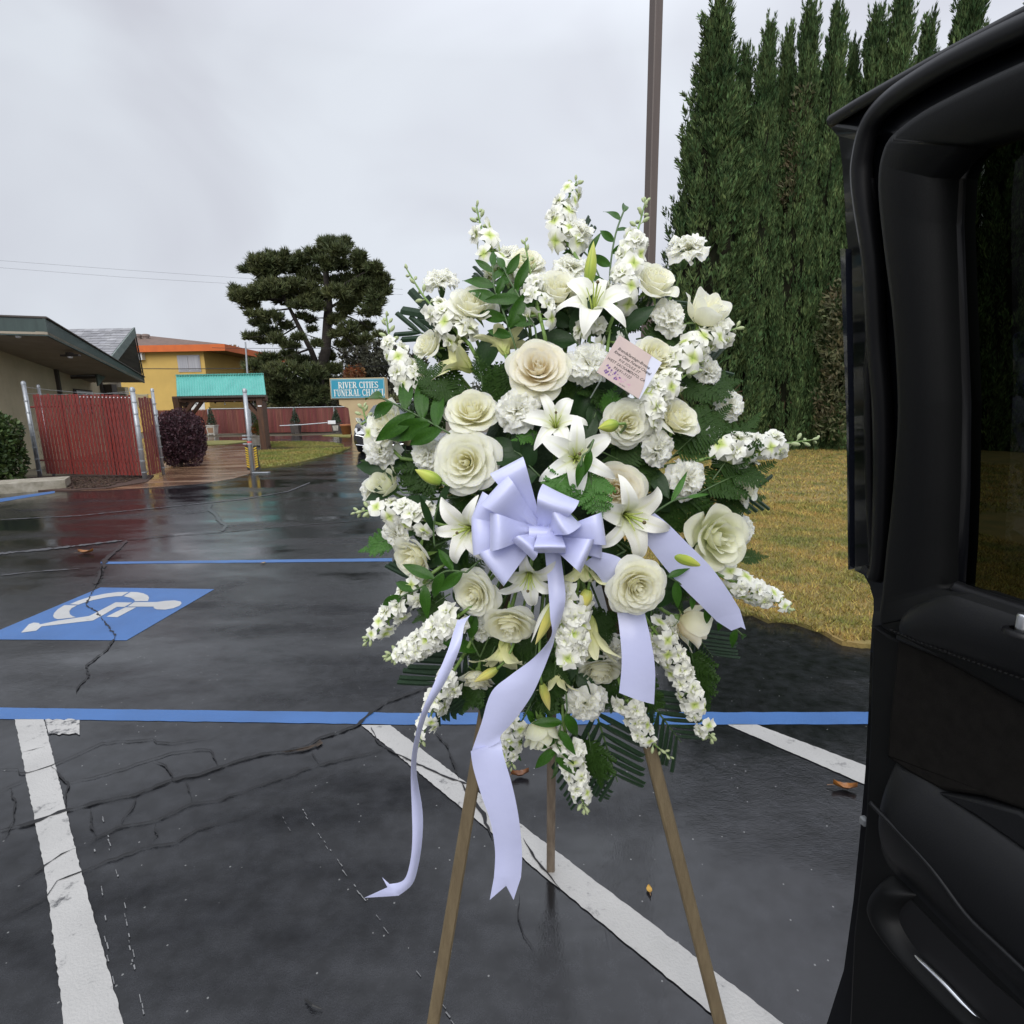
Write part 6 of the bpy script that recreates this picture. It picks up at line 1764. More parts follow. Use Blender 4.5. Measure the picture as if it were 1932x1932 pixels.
def carnation(px, py, dia, lab, f=None, off=0.0, squash=1.0, seed=None, n=28, long_stem=False):
    rng_ = random.Random(seed if seed is not None else int(px * 7 + py))
    nrm = facing(px, py, f); c = P3(px, py, off); depth = (c - EYE).dot(fwd)
    rad = dia / 2 / F * depth * 1.12
    base = c - nrm * rad * .30
    M3 = frame_to(nrm, rng_.uniform(0, 6))
    e = empty('carnation', label=lab, cat='carnation', group='white carnations in the spray', mw=Matrix.Translation(base) @ M3.to_4x4() @ Matrix.Scale(rad, 4))
    for k in range(n):
        t_ = k / (n - 1)                 # 0 inner .. 1 outer
        el = math.radians(84 - 92 * t_ ** .85 + rng_.uniform(-12, 12))
        L_ = (.60 + .42 * t_) * rng_.uniform(.88, 1.08) * squash
        az = k * 2.39996 + rng_.uniform(-.3, .3)
        m_ = Matrix.Rotation(az, 4, 'Z') @ Matrix.Rotation(-el, 4, 'Y') @ Matrix.Rotation(rng_.uniform(-.45, .45), 4, 'X') @ Matrix.Scale(L_, 4)
        m_.translation = Vector((math.cos(az) * .05, math.sin(az) * .05, -.06 + .02 * rng_.random()))
        link('petal', CARN[rng_.randrange(6)], e, mw=m_)
    link('calyx', CARN_CAL, e)
    stem_to_foam(e, base - nrm * rad * .8, nrm, .0026, M_STEMD if not long_stem else M_STEM, .09)
    return e

# ------------------------------------------------------------------ lilies
def tepal(rng_, wide, openness, mt, nu=8, nv=14, L=1.0):
    V_, U_ = [], []
    x, z = .03, .0; ds = L / nv
    a0 = math.radians(14); ph = rng_.uniform(0, 6); extra = rng_.uniform(-.12, .18)
    prof = []
    for i in range(nv + 1):
        v = i / nv
        prof.append((x, z, v))
        ang = a0 + math.radians(62) * openness * min(1, v / .55) ** 1.1 + math.radians(75) * openness * max(0, v - .5) / .5 * (1 + extra * 2) + extra * .3 * openness
        x += ds * math.sin(ang); z += ds * math.cos(ang)
    for (x, z, v) in prof:
        w_ = wide * (math.sin(PI * min(1, (v * .93 + .07)) ** .92) ** .75) * (1 - .25 * v) + .008
        for j in range(nu + 1):
            u = -1 + 2 * j / nu
            edge = .045 * math.sin(9 * v + ph + (2 if u > 0 else 0)) * abs(u) ** 3 * math.sin(PI * v)
            V_.append((x - .06 * u * u * (1 - v) - edge * .3, u * w_, z + .10 * u * u * wide * 2 * (1 - .4 * v) + edge)); U_.append(((u + 1) / 2, v))
    F_ = [(i * (nu + 1) + j, i * (nu + 1) + j + 1, (i + 1) * (nu + 1) + j + 1, (i + 1) * (nu + 1) + j) for i in range(nv) for j in range(nu)]
    return mesh_of('petal', V_, F_, mt, True, U_)
LCACHE = {}
def lily(px, py, span, lab, f=None, off=0.0, openness=1.0, mt=None, roll=0.0, spotted=(), filaments=True, tip_down=False, group='white lilies in the spray', back=0.34, stem=True):
    mt = mt or M_LILY
    n = facing(px, py, f); c = P3(px, py, off); depth = (c - EYE).dot(fwd)
    L_ = span / 2 / F * depth * (1.42 if openness > .8 else 1.3)
    base = c - n * L_ * back
    M3 = frame_to(n, roll)
    e = empty('lily', label=lab, cat='lily', group=group, mw=Matrix.Translation(base) @ M3.to_4x4() @ Matrix.Scale(L_, 4))
    for k in range(6):
        wide = .200 if k % 2 == 0 else .142
        m_ = M_LILYS if k in spotted else mt
        key = (m_.name, k, round(openness, 2), len(spotted) > 0, int(px) % 3)
        if key not in LCACHE: LCACHE[key] = tepal(random.Random(k * 31 + int(px) % 3), wide, openness * (1 if k % 2 == 0 else 1.06), m_)
        mm_ = Matrix.Rotation(k * PI / 3 + R(-.06, .06), 4, 'Z') @ Matrix.Scale(R(.94, 1.04), 4)
        mm_.translation = Vector((0, 0, .006 * (k % 2)))
        link('petal', LCACHE[key], e, mw=mm_)
    if filaments:
        if 'fil' not in LCACHE:
            mb = MB(); mb.tube([(.02, 0, 0), (.05, 0, .25), (.10, 0, .45), (.16, 0, .60)], [.016, .013, .011, .008], 6); LCACHE['fil'] = mb.mesh('filament', M_FIL, True)
            mb = MB(); mb.tube([(0, 0, 0), (.01, 0, .3), (.03, 0, .68)], [.03, .017, .014], 7); LCACHE['pist'] = mb.mesh('pistil', M_PIST, True)
            mb = MB(); mb.lathe([(.001, .03), (.025, .025), (.032, .0), (.015, -.02)], 8, c=(.03, 0, .68)); LCACHE['stig'] = mb.mesh('stigma', M_STIG, True)
        for k in range(6):
            link('filament', LCACHE['fil'], e, mw=Matrix.Rotation(k * PI / 3 + .5 + R(-.15, .15), 4, 'Z') @ Matrix.Scale(R(.85, 1.0), 4))
        p_ = link('pistil', LCACHE['pist'], e); link('stigma', LCACHE['stig'], p_)
    if stem: stem_to_foam(e, base, n, .0035)
    return e
def lily_bud(x0, y0, x1, y1, w_, lab, yellow=False, off=0.0, half=False, dy=0.0):
    """bud from its stalk end to its tip"""
    a = P3(x0, y0, off); b = atY(x1, y1, a.y + dy); L_ = (b - a).length; d = (b - a).normalized()
    M3 = frame_to(d, R(0, 6))
    e = empty('lily_bud', label=lab, cat='lily bud', group='lily buds in the spray', mw=Matrix.Translation(a) @ M3.to_4x4() @ Matrix.Scale(L_, 4))
    depth = (a - EYE).dot(fwd); rr = w_ / 2 / F * depth / L_
    mt = M_LBUDY if yellow else M_LBUD
    for k in range(3):
        V_, U_ = [], []; nu, nv = 8, 12
        for i in range(nv + 1):
            v = i / nv; r_ = rr * ((math.sin(PI * min(1, (.10 + .90 * v)) ** 1.0) ** .8) * (1.12 - .45 * v) + .03 * (1 - v)) if v < 1 else .003
            for j in range(nu + 1):
                u = -1 + 2 * j / nu; an = u * PI / 3
                q = r_ * (1 + .10 * (1 - u * u)) * (1.0)
                lift = .10 * v ** 3 * (1 if half else .0) * (k == 0)
                V_.append((q * math.cos(an) + lift, q * math.sin(an), v)); U_.append(((u + 1) / 2, v))
        F_ = [(i * (nu + 1) + j, i * (nu + 1) + j + 1, (i + 1) * (nu + 1) + j + 1, (i + 1) * (nu + 1) + j) for i in range(nv) for j in range(nu)]
        link('petal', mesh_of('petal', V_, F_, (M_LILY if (half and k == 0) else mt), True, U_), e, mw=Matrix.Rotation(k * 2 * PI / 3, 4, 'Z'))
    stem_to_foam(e, a + d * L_ * .02, -(-d), .0028, M_STEM, .05)
    return e

# ------------------------------------------------------------------ stock
def floret_mesh(seed, double):
    rng_ = random.Random(seed); mb = MB(); V_, F_, U_ = [], [], []
    def pet(az, el, L_, w_, twist):
        nu, nv = 4, 5; b = len(V_); ph = rng_.uniform(0, 6)
        Rm = Matrix.Rotation(az, 3, 'Z') @ Matrix.Rotation(-el, 3, 'Y') @ Matrix.Rotation(twist, 3, 'X')
        for i in range(nv + 1):
            v = i / nv; ww = w_ * (.18 + .82 * math.sin(PI / 2 * min(1, v / .7)))
            for j in range(nu + 1):
                u = -1 + 2 * j / nu
                x = L_ * v * (1 - .10 * u * u - .12 * (1 - abs(u)) * (v > .9))
                z = .13 * math.sin(3.3 * u + ph) * v - .13 * L_ * v * v + .05 * math.sin(v * 5)
                V_.append(Rm @ Vector((x, u * ww * .5, z)) + Vector((0, 0, .05))); U_.append(((u + 1) / 2, v))
        for i in range(nv):
            for j in range(nu): F_.append((b + i * (nu + 1) + j, b + i * (nu + 1) + j + 1, b + (i + 1) * (nu + 1) + j + 1, b + (i + 1) * (nu + 1) + j))
    for k in range(4): pet(k * PI / 2 + rng_.uniform(-.2, .2), rng_.uniform(-.05, .25), 1.0, 1.05, rng_.uniform(-.3, .3))
    if double:
        for k in range(5): pet(k * 1.256 + rng_.uniform(-.4, .4) + .7, rng_.uniform(.45, .9), rng_.uniform(.65, .8), .8, rng_.uniform(-.5, .5))
        for k in range(3): pet(k * 2.1 + rng_.uniform(-.4, .4), rng_.uniform(1.0, 1.35), rng_.uniform(.45, .6), .55, rng_.uniform(-.6, .6))
    return mesh_of('floret', V_, F_, M_STOCK, True, U_)
FLO = [floret_mesh(i, i % 3 != 0) for i in range(7)]
mb = MB(); mb.lathe([(.001, -1.3), (.08, -1.28), (.10, -.6), (.16, -.1), (.05, .06), (.001, .08)], 7); FCAL = mb.mesh('pedicel', M_STEM, True)
def bud_mesh(s_):
    mb = MB(); mb.lathe([(.07, -1.6), (.09, -.8), (.28, -.55), (.42, -.1), (.36, .35), (.16, .72), (.001, .8)], 8); return mb.mesh('bud', M_BUDG, True)
SBUD = bud_mesh(0)
def stock(pts, lab, n=22, size=.0195, off=0.0, start=.05, bloom=.72, dys=None, buds=9, seed=None, spread=1.0, wide=1.0):
    """flowering stem through the given picture points (base to tip), standing on the dome"""
    rng_ = random.Random(seed if seed is not None else int(pts[0][0] * 3 + pts[-1][1]))
    W_ = []
    for i, p in enumerate(pts):
        q = P3(p[0], p[1], off)
        if dys: q = atY(p[0], p[1], q.y + dys * i / (len(pts) - 1))
        W_.append(q)
    C_ = []
    for i in range(len(W_) - 1):
        g_ = lambda k: W_[max(0, min(len(W_) - 1, k))]
        for j in range(6):
            t_ = j / 6; p0, p1, p2, p3 = g_(i - 1), g_(i), g_(i + 1), g_(i + 2)
            C_.append(.5 * ((2 * p1) + (p2 - p0) * t_ + (2 * p0 - 5 * p1 + 4 * p2 - p3) * t_ ** 2 + (3 * p1 - p0 - 3 * p2 + p3) * t_ ** 3))
    C_.append(W_[-1])
    e = empty('stock_stem', C_[0], lab, 'stock flower', 'white stock stems in the spray')
    o0 = C_[0]
    MB().tube(C_, [.0036 - .0022 * i / (len(C_) - 1) for i in range(len(C_))], 7).build('stem', M_STEM, e, smooth=True)
    d0 = (C_[1] - C_[0]).normalized(); tgt = Vector((o0.x + (FOAM.x - o0.x) * .5, FOAM.y, o0.z + (FOAM.z - o0.z) * .5))
    MB().tube([o0, o0 - d0 * .03, tgt], .0036, 6).build('stem', M_STEM, e, smooth=True)
    def at_t(t_):
        x = t_ * (len(C_) - 1); i = min(len(C_) - 2, int(x)); return C_[i].lerp(C_[i + 1], x - i), (C_[i + 1] - C_[i]).normalized()
    n = max(2, int(n * .86))
    for k in range(n):
        t_ = start + (bloom - start) * ((k + .5) / n) + rng_.uniform(-.015, .015); p, d = at_t(max(0, min(1, t_)))
        az = k * 2.39996 + rng_.uniform(-.35, .35)
        s1 = d.orthogonal().normalized(); s2 = d.cross(s1); o_ = s1 * math.cos(az) + s2 * math.sin(az)
        if o_.y > .35: o_ = (o_ + Vector((0, -.9, 0))).normalized()       # blooms turn to the open side
        sz = size * 1.22 * (1 - .25 * (k / n)) * rng_.uniform(.82, 1.15)
        tc_ = (EYE - p).normalized(); ax = (o_ + d * rng_.uniform(.0, .4) + tc_ * rng_.uniform(.25, .7)).normalized(); pos = p + o_ * size * (1.0 - .25 * k / n) * wide
        Mw = Matrix.Translation(pos - o0) @ frame_to(ax, rng_.uniform(0, 6)).to_4x4() @ Matrix.Scale(sz, 4)
        fl = link('floret', FLO[rng_.randrange(7)], e, mw=Mw); link('pedicel', FCAL, fl)
    for k in range(buds):
        t_ = bloom + .02 + (1 - bloom - .02) * (k + .3) / buds; p, d = at_t(min(1, t_))
        az = k * 2.39996 + rng_.uniform(-.3, .3); s1 = d.orthogonal().normalized(); s2 = d.cross(s1); o_ = s1 * math.cos(az) + s2 * math.sin(az)
        fr = k / buds; sz = size * (.52 - .22 * fr); ax = (o_ * (1 - .55 * fr) * spread + d * (.55 + .5 * fr)).normalized()
        link('bud', SBUD, e, mw=Matrix.Translation(p + ax * sz * 1.5 - o0) @ frame_to(ax).to_4x4() @ Matrix.Scale(sz, 4))
    return e

# ------------------------------------------------------------------ greenery
def leaf_mesh(name, wide, mt, seed, fold=.12, droop=.18, nu=6, nv=10, tip=1.0, wave=.02):
    rng_ = random.Random(seed); ph = rng_.uniform(0, 6); V_, U_ = [], []
    for i in range(nv + 1):
        v = i / nv; w_ = wide * math.sin(PI * (v * .97 + .03) ** .85) ** .9 * (1 - .15 * v) + .004
        for j in range(nu + 1):
            u = -1 + 2 * j / nu
            V_.append((v, u * w_ / 2, abs(u) * fold * w_ - droop * v * v + wave * math.sin(6 * v + ph + u * 2) * abs(u))); U_.append(((u + 1) / 2, v))
    F_ = [(i * (nu + 1) + j, i * (nu + 1) + j + 1, (i + 1) * (nu + 1) + j + 1, (i + 1) * (nu + 1) + j) for i in range(nv) for j in range(nu)]
    return mesh_of(name, V_, F_, mt, True, U_)
RUSL = [leaf_mesh('leaf', .36, M_RUS, i, droop=.12 + .12 * i, wave=.03) for i in range(4)]
SALL = [leaf_mesh('leaf', .52, M_SAL, 20 + i, droop=.1 + .15 * i) for i in range(3)]
def basis(d, nrm):
    d = d.normalized(); y = nrm.cross(d).normalized(); z = d.cross(y)
    return Matrix((d, y, z)).transposed()
def sprig(pts, lab, n=9, leaf=.065, off=0.0, leaves=None, cat='foliage sprig', name='ruscus_sprig', seed=None, dys=0.0, group='glossy leaf sprigs in the spray', spread=.85, alt=True):
    rng_ = random.Random(seed if seed is not None else int(pts[0][0] + pts[-1][1] * 3)); leaves = leaves or RUSL
    W_ = [P3(x, y, off) for x, y in pts]; W_ = [w + Vector((0, dys * i / (len(W_) - 1), 0)) for i, w in enumerate(W_)]
    e = empty(name, W_[0], lab, cat, group); o0 = W_[0]
    C_ = []
    for i in range(len(W_) - 1):
        g_ = lambda k: W_[max(0, min(len(W_) - 1, k))]
        for j in range(5):
            t_ = j / 5; p0, p1, p2, p3 = g_(i - 1), g_(i), g_(i + 1), g_(i + 2)
            C_.append(.5 * ((2 * p1) + (p2 - p0) * t_ + (2 * p0 - 5 * p1 + 4 * p2 - p3) * t_ ** 2 + (3 * p1 - p0 - 3 * p2 + p3) * t_ ** 3))
    C_.append(W_[-1])
    MB().tube([o0.lerp(FOAM, .5)] + C_, .0019, 5).build('stem', M_STEMD, e, smooth=True)
    for k in range(n):
        t_ = (k + .6) / n; x = t_ * (len(C_) - 1); i = min(len(C_) - 2, int(x)); p = C_[i].lerp(C_[i + 1], x - i); d = (C_[i + 1] - C_[i]).normalized()
        tocam = (EYE - p).normalized(); side = d.cross(tocam).normalized() * (1 if k % 2 else -1)
        if k == n - 1: ld = d
        else: ld = (d * rng_.uniform(.5, .9) + side * spread * rng_.uniform(.7, 1.2) + tocam * rng_.uniform(-.15, .5)).normalized()
        nz = (tocam + Vector((R(-.5, .5), 0, R(-.1, .8)))).normalized()
        M3 = basis(ld, nz); L_ = leaf * rng_.uniform(.75, 1.15) * (1 - .25 * t_)
        link('leaf', leaves[rng_.randrange(len(leaves))], e, mw=Matrix.Translation(p - o0) @ M3.to_4x4() @ Matrix.Scale(L_, 4))
    return e
def pinna_mesh(seed, mt):
    """one fern pinna along +x: rib with toothed leaflets on both sides"""
    rng_ = random.Random(seed); V_, F_, U_ = [], [], []
    n = 9
    for k in range(n):
        t_ = (k + .5) / n; L_ = .34 * (1 - t_) ** .75 + .05
        for s_ in (-1, 1):
            b = len(V_); x0 = t_ - .045; an = rng_.uniform(.95, 1.15)
            dx, dy = math.cos(an), math.sin(an) * s_; z = rng_.uniform(-.03, .03)
            w_ = .062
            pts = [(x0, 0, 0), (x0 + w_ * 1.7, 0, 0), (x0 + w_ * 1.35 + dx * L_ * .5, dy * L_ * .5, z - .01), (x0 + dx * L_ * .5 - w_ * .1, dy * L_ * .5, z), (x0 + dx * L_ + w_ * .5, dy * L_, z * 2 - .03), (x0 + dx * L_ * .72 + w_ * 1.4, dy * L_ * .66, z)]
            V_ += pts; U_ += [(.5, .5)] * 6
            F_ += [(b, b + 1, b + 2, b + 3), (b + 3, b + 2, b + 5, b + 4)] if s_ > 0 else [(b + 3, b + 2, b + 1, b), (b + 4, b + 5, b + 2, b + 3)]
    b = len(V_); V_ += [(0, -.012, .004), (0, .012, .004), (1.02, 0, -.01)]; U_ += [(.5, .5)] * 3; F_.append((b, b + 1, b + 2))
    return mesh_of('pinna', V_, F_, mt, False, U_)
PIN = {'d': [pinna_mesh(i, M_FERN) for i in range(3)], 'b': [pinna_mesh(10 + i, M_FERNB) for i in range(3)]}
def fern(x0, y0, x1, y1, lab, off=0.0, tone='d', pairs=10, width=.34, lift=0.0, seed=None, droop=.1, up=None):
    rng_ = random.Random(seed if seed is not None else int(x0 * 5 + y1))
    a = P3(x0, y0, off + .03); b = P3(x1, y1, off) + Vector((0, lift, 0)); L_ = (b - a).length; d = (b - a).normalized()
    mid = (a + b) / 2; nz = (EYE - mid).normalized() + Vector((rng_.uniform(-.3, .3), 0, rng_.uniform(0, .5))); 
    if up: nz = Vector(up)
    M3 = basis(d, nz.normalized()); zz = M3 @ Vector((0, 0, 1)); yy = M3 @ Vector((0, 1, 0))
    e = empty('fern_frond', a, lab, 'fern frond', 'fern fronds in the spray')
    cur = lambda t_: a + d * (L_ * t_) + zz * (math.sin(PI * t_) * droop * L_ - droop * L_ * .5 * t_)
    MB().tube([cur(i / 8) for i in range(9)], [.0016 - .0011 * i / 8 for i in range(9)], 4).build('stalk', M_STEMD, e)
    for k in range(pairs):
        t_ = .16 + .80 * k / pairs; wd = width * L_ * (math.sin(PI * (.28 + .72 * t_)) ** .8) * 1.25
        for s_ in (-1, 1):
            p = cur(t_ + (.02 if s_ > 0 else 0)); pd = (d * .62 + yy * s_ * .8 + zz * rng_.uniform(-.25, .25)).normalized()
            Mb = basis(pd, (zz + yy * s_ * .15 + d * rng_.uniform(-.2, .2)).normalized())
            link('pinna', PIN[tone][rng_.randrange(3)], e, mw=Matrix.Translation(p - a) @ Mb.to_4x4() @ Matrix.Scale(max(.008, wd * rng_.uniform(.85, 1.1)), 4))
    p = cur(.95); link('pinna', PIN[tone][0], e, mw=Matrix.Translation(p - a) @ basis(d, zz).to_4x4() @ Matrix.Scale(.07 * L_ / .25, 4))
    return e
def palm_leaf_mesh(s_):
    V_, F_, U_ = [], [], []
    for i in range(7):
        v = i / 6; w_ = .045 * min(1, .45 + v * 2)
        for j, u in enumerate((-1, 0, 1)):
            V_.append((v + (.025 * u if i == 6 else 0), u * w_, (.03 if u == 0 else 0) - .05 * v * v)); U_.append(((u + 1) / 2, v))
    for i in range(6):
        for j in range(2): F_.append((i * 3 + j, i * 3 + j + 1, (i + 1) * 3 + j + 1, (i + 1) * 3 + j))
    return mesh_of('leaflet', V_, F_, M_PALM, False, U_)
PALML = palm_leaf_mesh(0)
def palm(x0, y0, x1, y1, lab, n=9, llen=.17, off=.05, ang=.75, sides=(-1, 1), lift=0.0, up=None, wscale=1.0):
    a = P3(x0, y0, off); b = P3(x1, y1, off) + Vector((0, lift, 0)); L_ = (b - a).length; d = (b - a).normalized()
    nz = Vector(up).normalized() if up else (EYE - (a + b) / 2).normalized()
    M3 = basis(d, nz); yy = M3 @ Vector((0, 1, 0)); zz = M3 @ Vector((0, 0, 1))
    e = empty('palm_frond', a, lab, 'palm frond', 'clipped palm fronds in the spray')
    MB().tube([a, (a + b) / 2 + zz * .01, b], [.0028, .0022, .0012], 5).build('stalk', M_STEMD, e)
    for k in range(n):
        t_ = .08 + .9 * k / n; p = a.lerp(b, t_) + zz * .01 * math.sin(PI * t_)
        for s_ in sides:
            ld = (d * math.cos(ang) + yy * s_ * math.sin(ang) + zz * R(-.05, .05)).normalized()
            L2 = llen * (1 - .35 * t_) * R(.92, 1.05)
            Mb = basis(ld, (zz + d * R(-.15, .15)).normalized()).to_4x4() @ Matrix.Diagonal((L2, L2 * wscale, L2, 1))
            link('leaflet', PALML, e, mw=Matrix.Translation(p - a) @ Mb)
    return e
# ------------------------------------------------------------------ easel
M_EAS = mat('easel_timber', (.155, .118, .066), .6, (.115, .085, .047), 5, bump=.2, bscale=40, stretch=(14, 14, .8))
M_EASR = mat('easel_timber_rear', (.19, .15, .11), .6, (.12, .09, .065), 5, bump=.3, stretch=(14, 14, .8))
EP0, EPN = Vector((0, 1.02, 0)), Vector((0, 1.65, -.22)).normalized()     # leaning plane of the two front legs
def onE(px, py): return onplane(px, py, EP0, EPN)
lA, lB = onE(893, 1475), onE(817, 1932); rA, rB = onE(1236, 1450), onE(1359, 1932)
def extend(a, b, z): t_ = (z - a.z) / (b.z - a.z); return a.lerp(b, t_)
lF, rF = extend(lA, lB, .0), extend(rA, rB, .0); 
lT, rT = extend(lA, lB, 1.62), extend(rA, rB, 1.62)
easel = empty('wooden_easel', ((lF + rF) / 2).to_tuple()[:2] + (0,), 'three-legged wooden easel carrying the white flower spray', 'easel')
def leg(a, b, w_, t_, name, mt):
    d = (b - a).normalized(); y = EPN; x = y.cross(d).normalized(); y = d.cross(x)
    M3 = Matrix((x, y, d)).transposed()
    return MB().box((a + b) / 2, (w_, t_, (b - a).length), M3, bev=.004).build(name, mt, easel)
leg(lF, lT, .029, .022, 'leg', M_EAS); leg(rF, rT, .029, .022, 'leg', M_EAS)
rr_ = gnd(1039, 1643); rt = Vector((atY(1038, 1440, rr_.y - .1).x, 1.27, 1.60))
d_ = rt - rr_
leg(rr_, rt, .026, .02, 'leg', M_EASR)
leg(lF.lerp(lT, .62), rF.lerp(rT, .62), .03, .02, 'crossbar', M_EAS)
MB().box((lT + rT) / 2 - Vector((0, -.02, .03)), ((rT - lT).length + .06, .03, .05), bev=.004).build('head_block', M_EAS, easel)
# foam cage behind the flowers
M_FOAM = mat('wet_floral_foam', (.018, .04, .018), .9, (.03, .055, .025), 40, bump=.4)
mb = MB(); mb.lathe([(.001, -.045), (.9, -.045), (1.0, 0), (.9, .045), (.001, .05)], 26, M=Matrix.Rotation(-PI / 2 + .1, 3, 'X') @ Matrix.Diagonal((.165, .245, 1)), c=atY(1045, 930, 1.15))
fo = mb.build('floral_foam', M_FOAM, smooth=True); tag(fo, 'dark green floral foam block on the easel behind the flowers', 'floral foam')

# ------------------------------------------------------------------ roses
rose(892, 573, 84, 'cup', 'w', 'white rose low in the upper left, below the upright carnation, opening upward', (.15, 1.0), var=1)
rose(990, 488, 72, 'full', 'w', 'half hidden white rose at the top between two stock stems', (0, 1.1), .05, var=2)
rose(1053, 548, 90, 'cup', 'w', 'cupped white rose at the top directly left of the uppermost lily', (.2, .8), .01, var=1)
rose(1237, 530, 86, 'cup', 'w', 'large white rose at the upper right beside the lamp pole, opening upward', (.45, .95), var=3)
rose(1330, 594, 78, 'bud', 'w', 'pointed white rose at the upper right edge above a stock cluster', (.5, 1.3), .0, var=1)
rose(1016, 690, 112, 'open', 'p', 'big open peach-centred rose above the middle, left of the upper carnation', (-.05, .45), -.02, var=1, roll=.6)
rose(1243, 671, 84, 'full', 'c', 'white rose directly right of the card, opening to the upper right', (.55, .45), .0, var=1)
rose(891, 770, 96, 'open', 'c', 'cream rose between the pale yellow lily and the huge left rose, opening upward', (.05, .9), -.005, var=2)
rose(876, 871, 118, 'open', 'w', 'huge open white rose left above the bow', (-.18, .15), -.025, var=3, roll=2.2)
rose(729, 800, 84, 'cup', 'w', 'white rose at the left edge partly covered by glossy leaves', (-1.1, .5), .0, var=2)
rose(1186, 797, 88, 'full', 'w', 'round white rose with curled centre beside a green lily bud', (.12, .12), -.005, var=2)
rose(1280, 789, 82, 'cup', 'c', 'cream rose on the right between white stock blooms and a carnation', (.55, .75), .0, var=3)
rose(1163, 926, 100, 'full', 'p', 'peach rose right above the bow, partly behind a fern and a lily', (-.28, .1), .02, var=3)
rose(1357, 1016, 112, 'cup', 'g', 'large cupped white rose at the right edge above the lily bud', (.30, .12), -.01, var=4, roll=1.0)
rose(1204, 1110, 106, 'spiral', 'c', 'round tightly spiralled cream rose right below the bow', (.08, -.05), -.10, var=1)
rose(779, 1055, 86, 'cup', 'c', 'cream rose at the lower left edge below the two white carnations', (-.75, -.35), .0, var=5)
rose(891, 1124, 92, 'full', 'w', 'white rose lower left of the bow facing left, above a drooping rose', (-.55, -.15), -.015, var=4)
rose(960, 1187, 94, 'open', 'c', 'white rose facing downward beside the long ribbon tail below the bow', (-.15, -.65), -.01, var=4)
rose(900, 1283, 64, 'cup', 'c', 'small white rose near the bottom left beside a yellow lily bud', (-.2, -1.2), .02, var=6)
rose(1020, 1377, 72, 'bud', 'g', 'greenish white rose at the bottom behind dark glossy leaves', (-.1, -1.1), .0, var=2)
rose(1132, 1272, 84, 'full', 'w', 'white rose at the bottom partly behind the broad right ribbon tail', (-.05, -.8), .03, var=5)
rose(1299, 1176, 80, 'bud', 'p', 'pale rose seen from behind at the lower right, under a leafy sprig', (.9, -.4, -.2), .02, var=3)
rose(1408, 915, 78, 'cup', 'w', 'white rose at the right edge behind a fern, facing right', (1.3, .1), .02, var=7)
rose(728, 917, 58, 'bud', 'g', 'greenish white rose bud at the left edge above a stock stem', (-.5, .9), .02, var=4)
rose(807, 650, 62, 'cup', 'w', 'small white rose at the left seen from its side beside the yellow lily', (-.85, .75), .01, var=8)

# ------------------------------------------------------------------ carnations
carnation(1089, 428, 68, 'white carnation at the very top showing its green calyx', (.25, 1.3), .02, long_stem=True)
carnation(1300, 458, 76, 'lone white carnation on a long stalk in front of the cypresses', (.1, 1.5), .03, long_stem=True)
carnation(832, 522, 62, 'white carnation at the upper left above the cup-shaped rose', (.1, 1.4), .02, long_stem=True)
carnation(1076, 499, 72, 'flat white carnation at the top above the uppermost lily', (0, 1.3), .03)
carnation(975, 522, 58, 'white carnation at the top behind the budding stock stem', (0, .9), .05)
carnation(1113, 683, 80, 'full white carnation directly left of the card', (.05, .3), -.01)
carnation(975, 772, 80, 'white carnation between the cream rose and the middle lily', (-.1, .25), -.015)
carnation(1266, 594, 70, 'white carnation below the large upper right rose', (.2, .5), .01)
carnation(1383, 762, 60, 'white carnation at the right edge in front of the cypress row', (.5, .3), .02)
carnation(1247, 845, 68, 'white carnation right of the middle lilies, facing right', (.6, .15), -.005)
carnation(1302, 904, 76, 'white carnation above the large cupped rose at the right', (.4, .2), .0)
carnation(802, 858, 62, 'white carnation tucked left of the huge open rose', (-.3, .2), .01)
carnation(713, 848, 68, 'ragged white carnation at the left edge below the leaf-covered rose', (-.5, .1), .0)
carnation(694, 927, 56, 'white carnation at the far left edge seen from its side', (-1.2, .1), .01)
carnation(742, 1010, 62, 'white carnation at the left edge above the cream lower left rose', (-.7, -.3), .0)
carnation(1107, 1339, 80, 'white carnation at the bottom centre right of the yellow bud', (.05, -.45), -.01)
carnation(1346, 826, 62, 'white carnation on the right at the root of the long stock stem', (.5, .5), .01)
carnation(1342, 702, 58, 'white carnation at the right edge behind budding stock', (.7, .2), .02)
carnation(903, 1193, 52, 'small white carnation squeezed between two lower left roses', (-.3, -.5), .02)
carnation(1158, 1232, 62, 'white carnation at the bottom partly under the broad right ribbon tail', (.0, -.3), .03)
carnation(1408, 1000, 62, 'white carnation peeking out behind the large cupped rose', (1.0, .2), .04)
carnation(960, 474, 48, 'pale carnation at the top behind the half hidden rose', (0, 1.2), .06)
carnation(1258, 1192, 56, 'white carnation at the lower right behind the long hanging stock', (.3, -.3), .03)

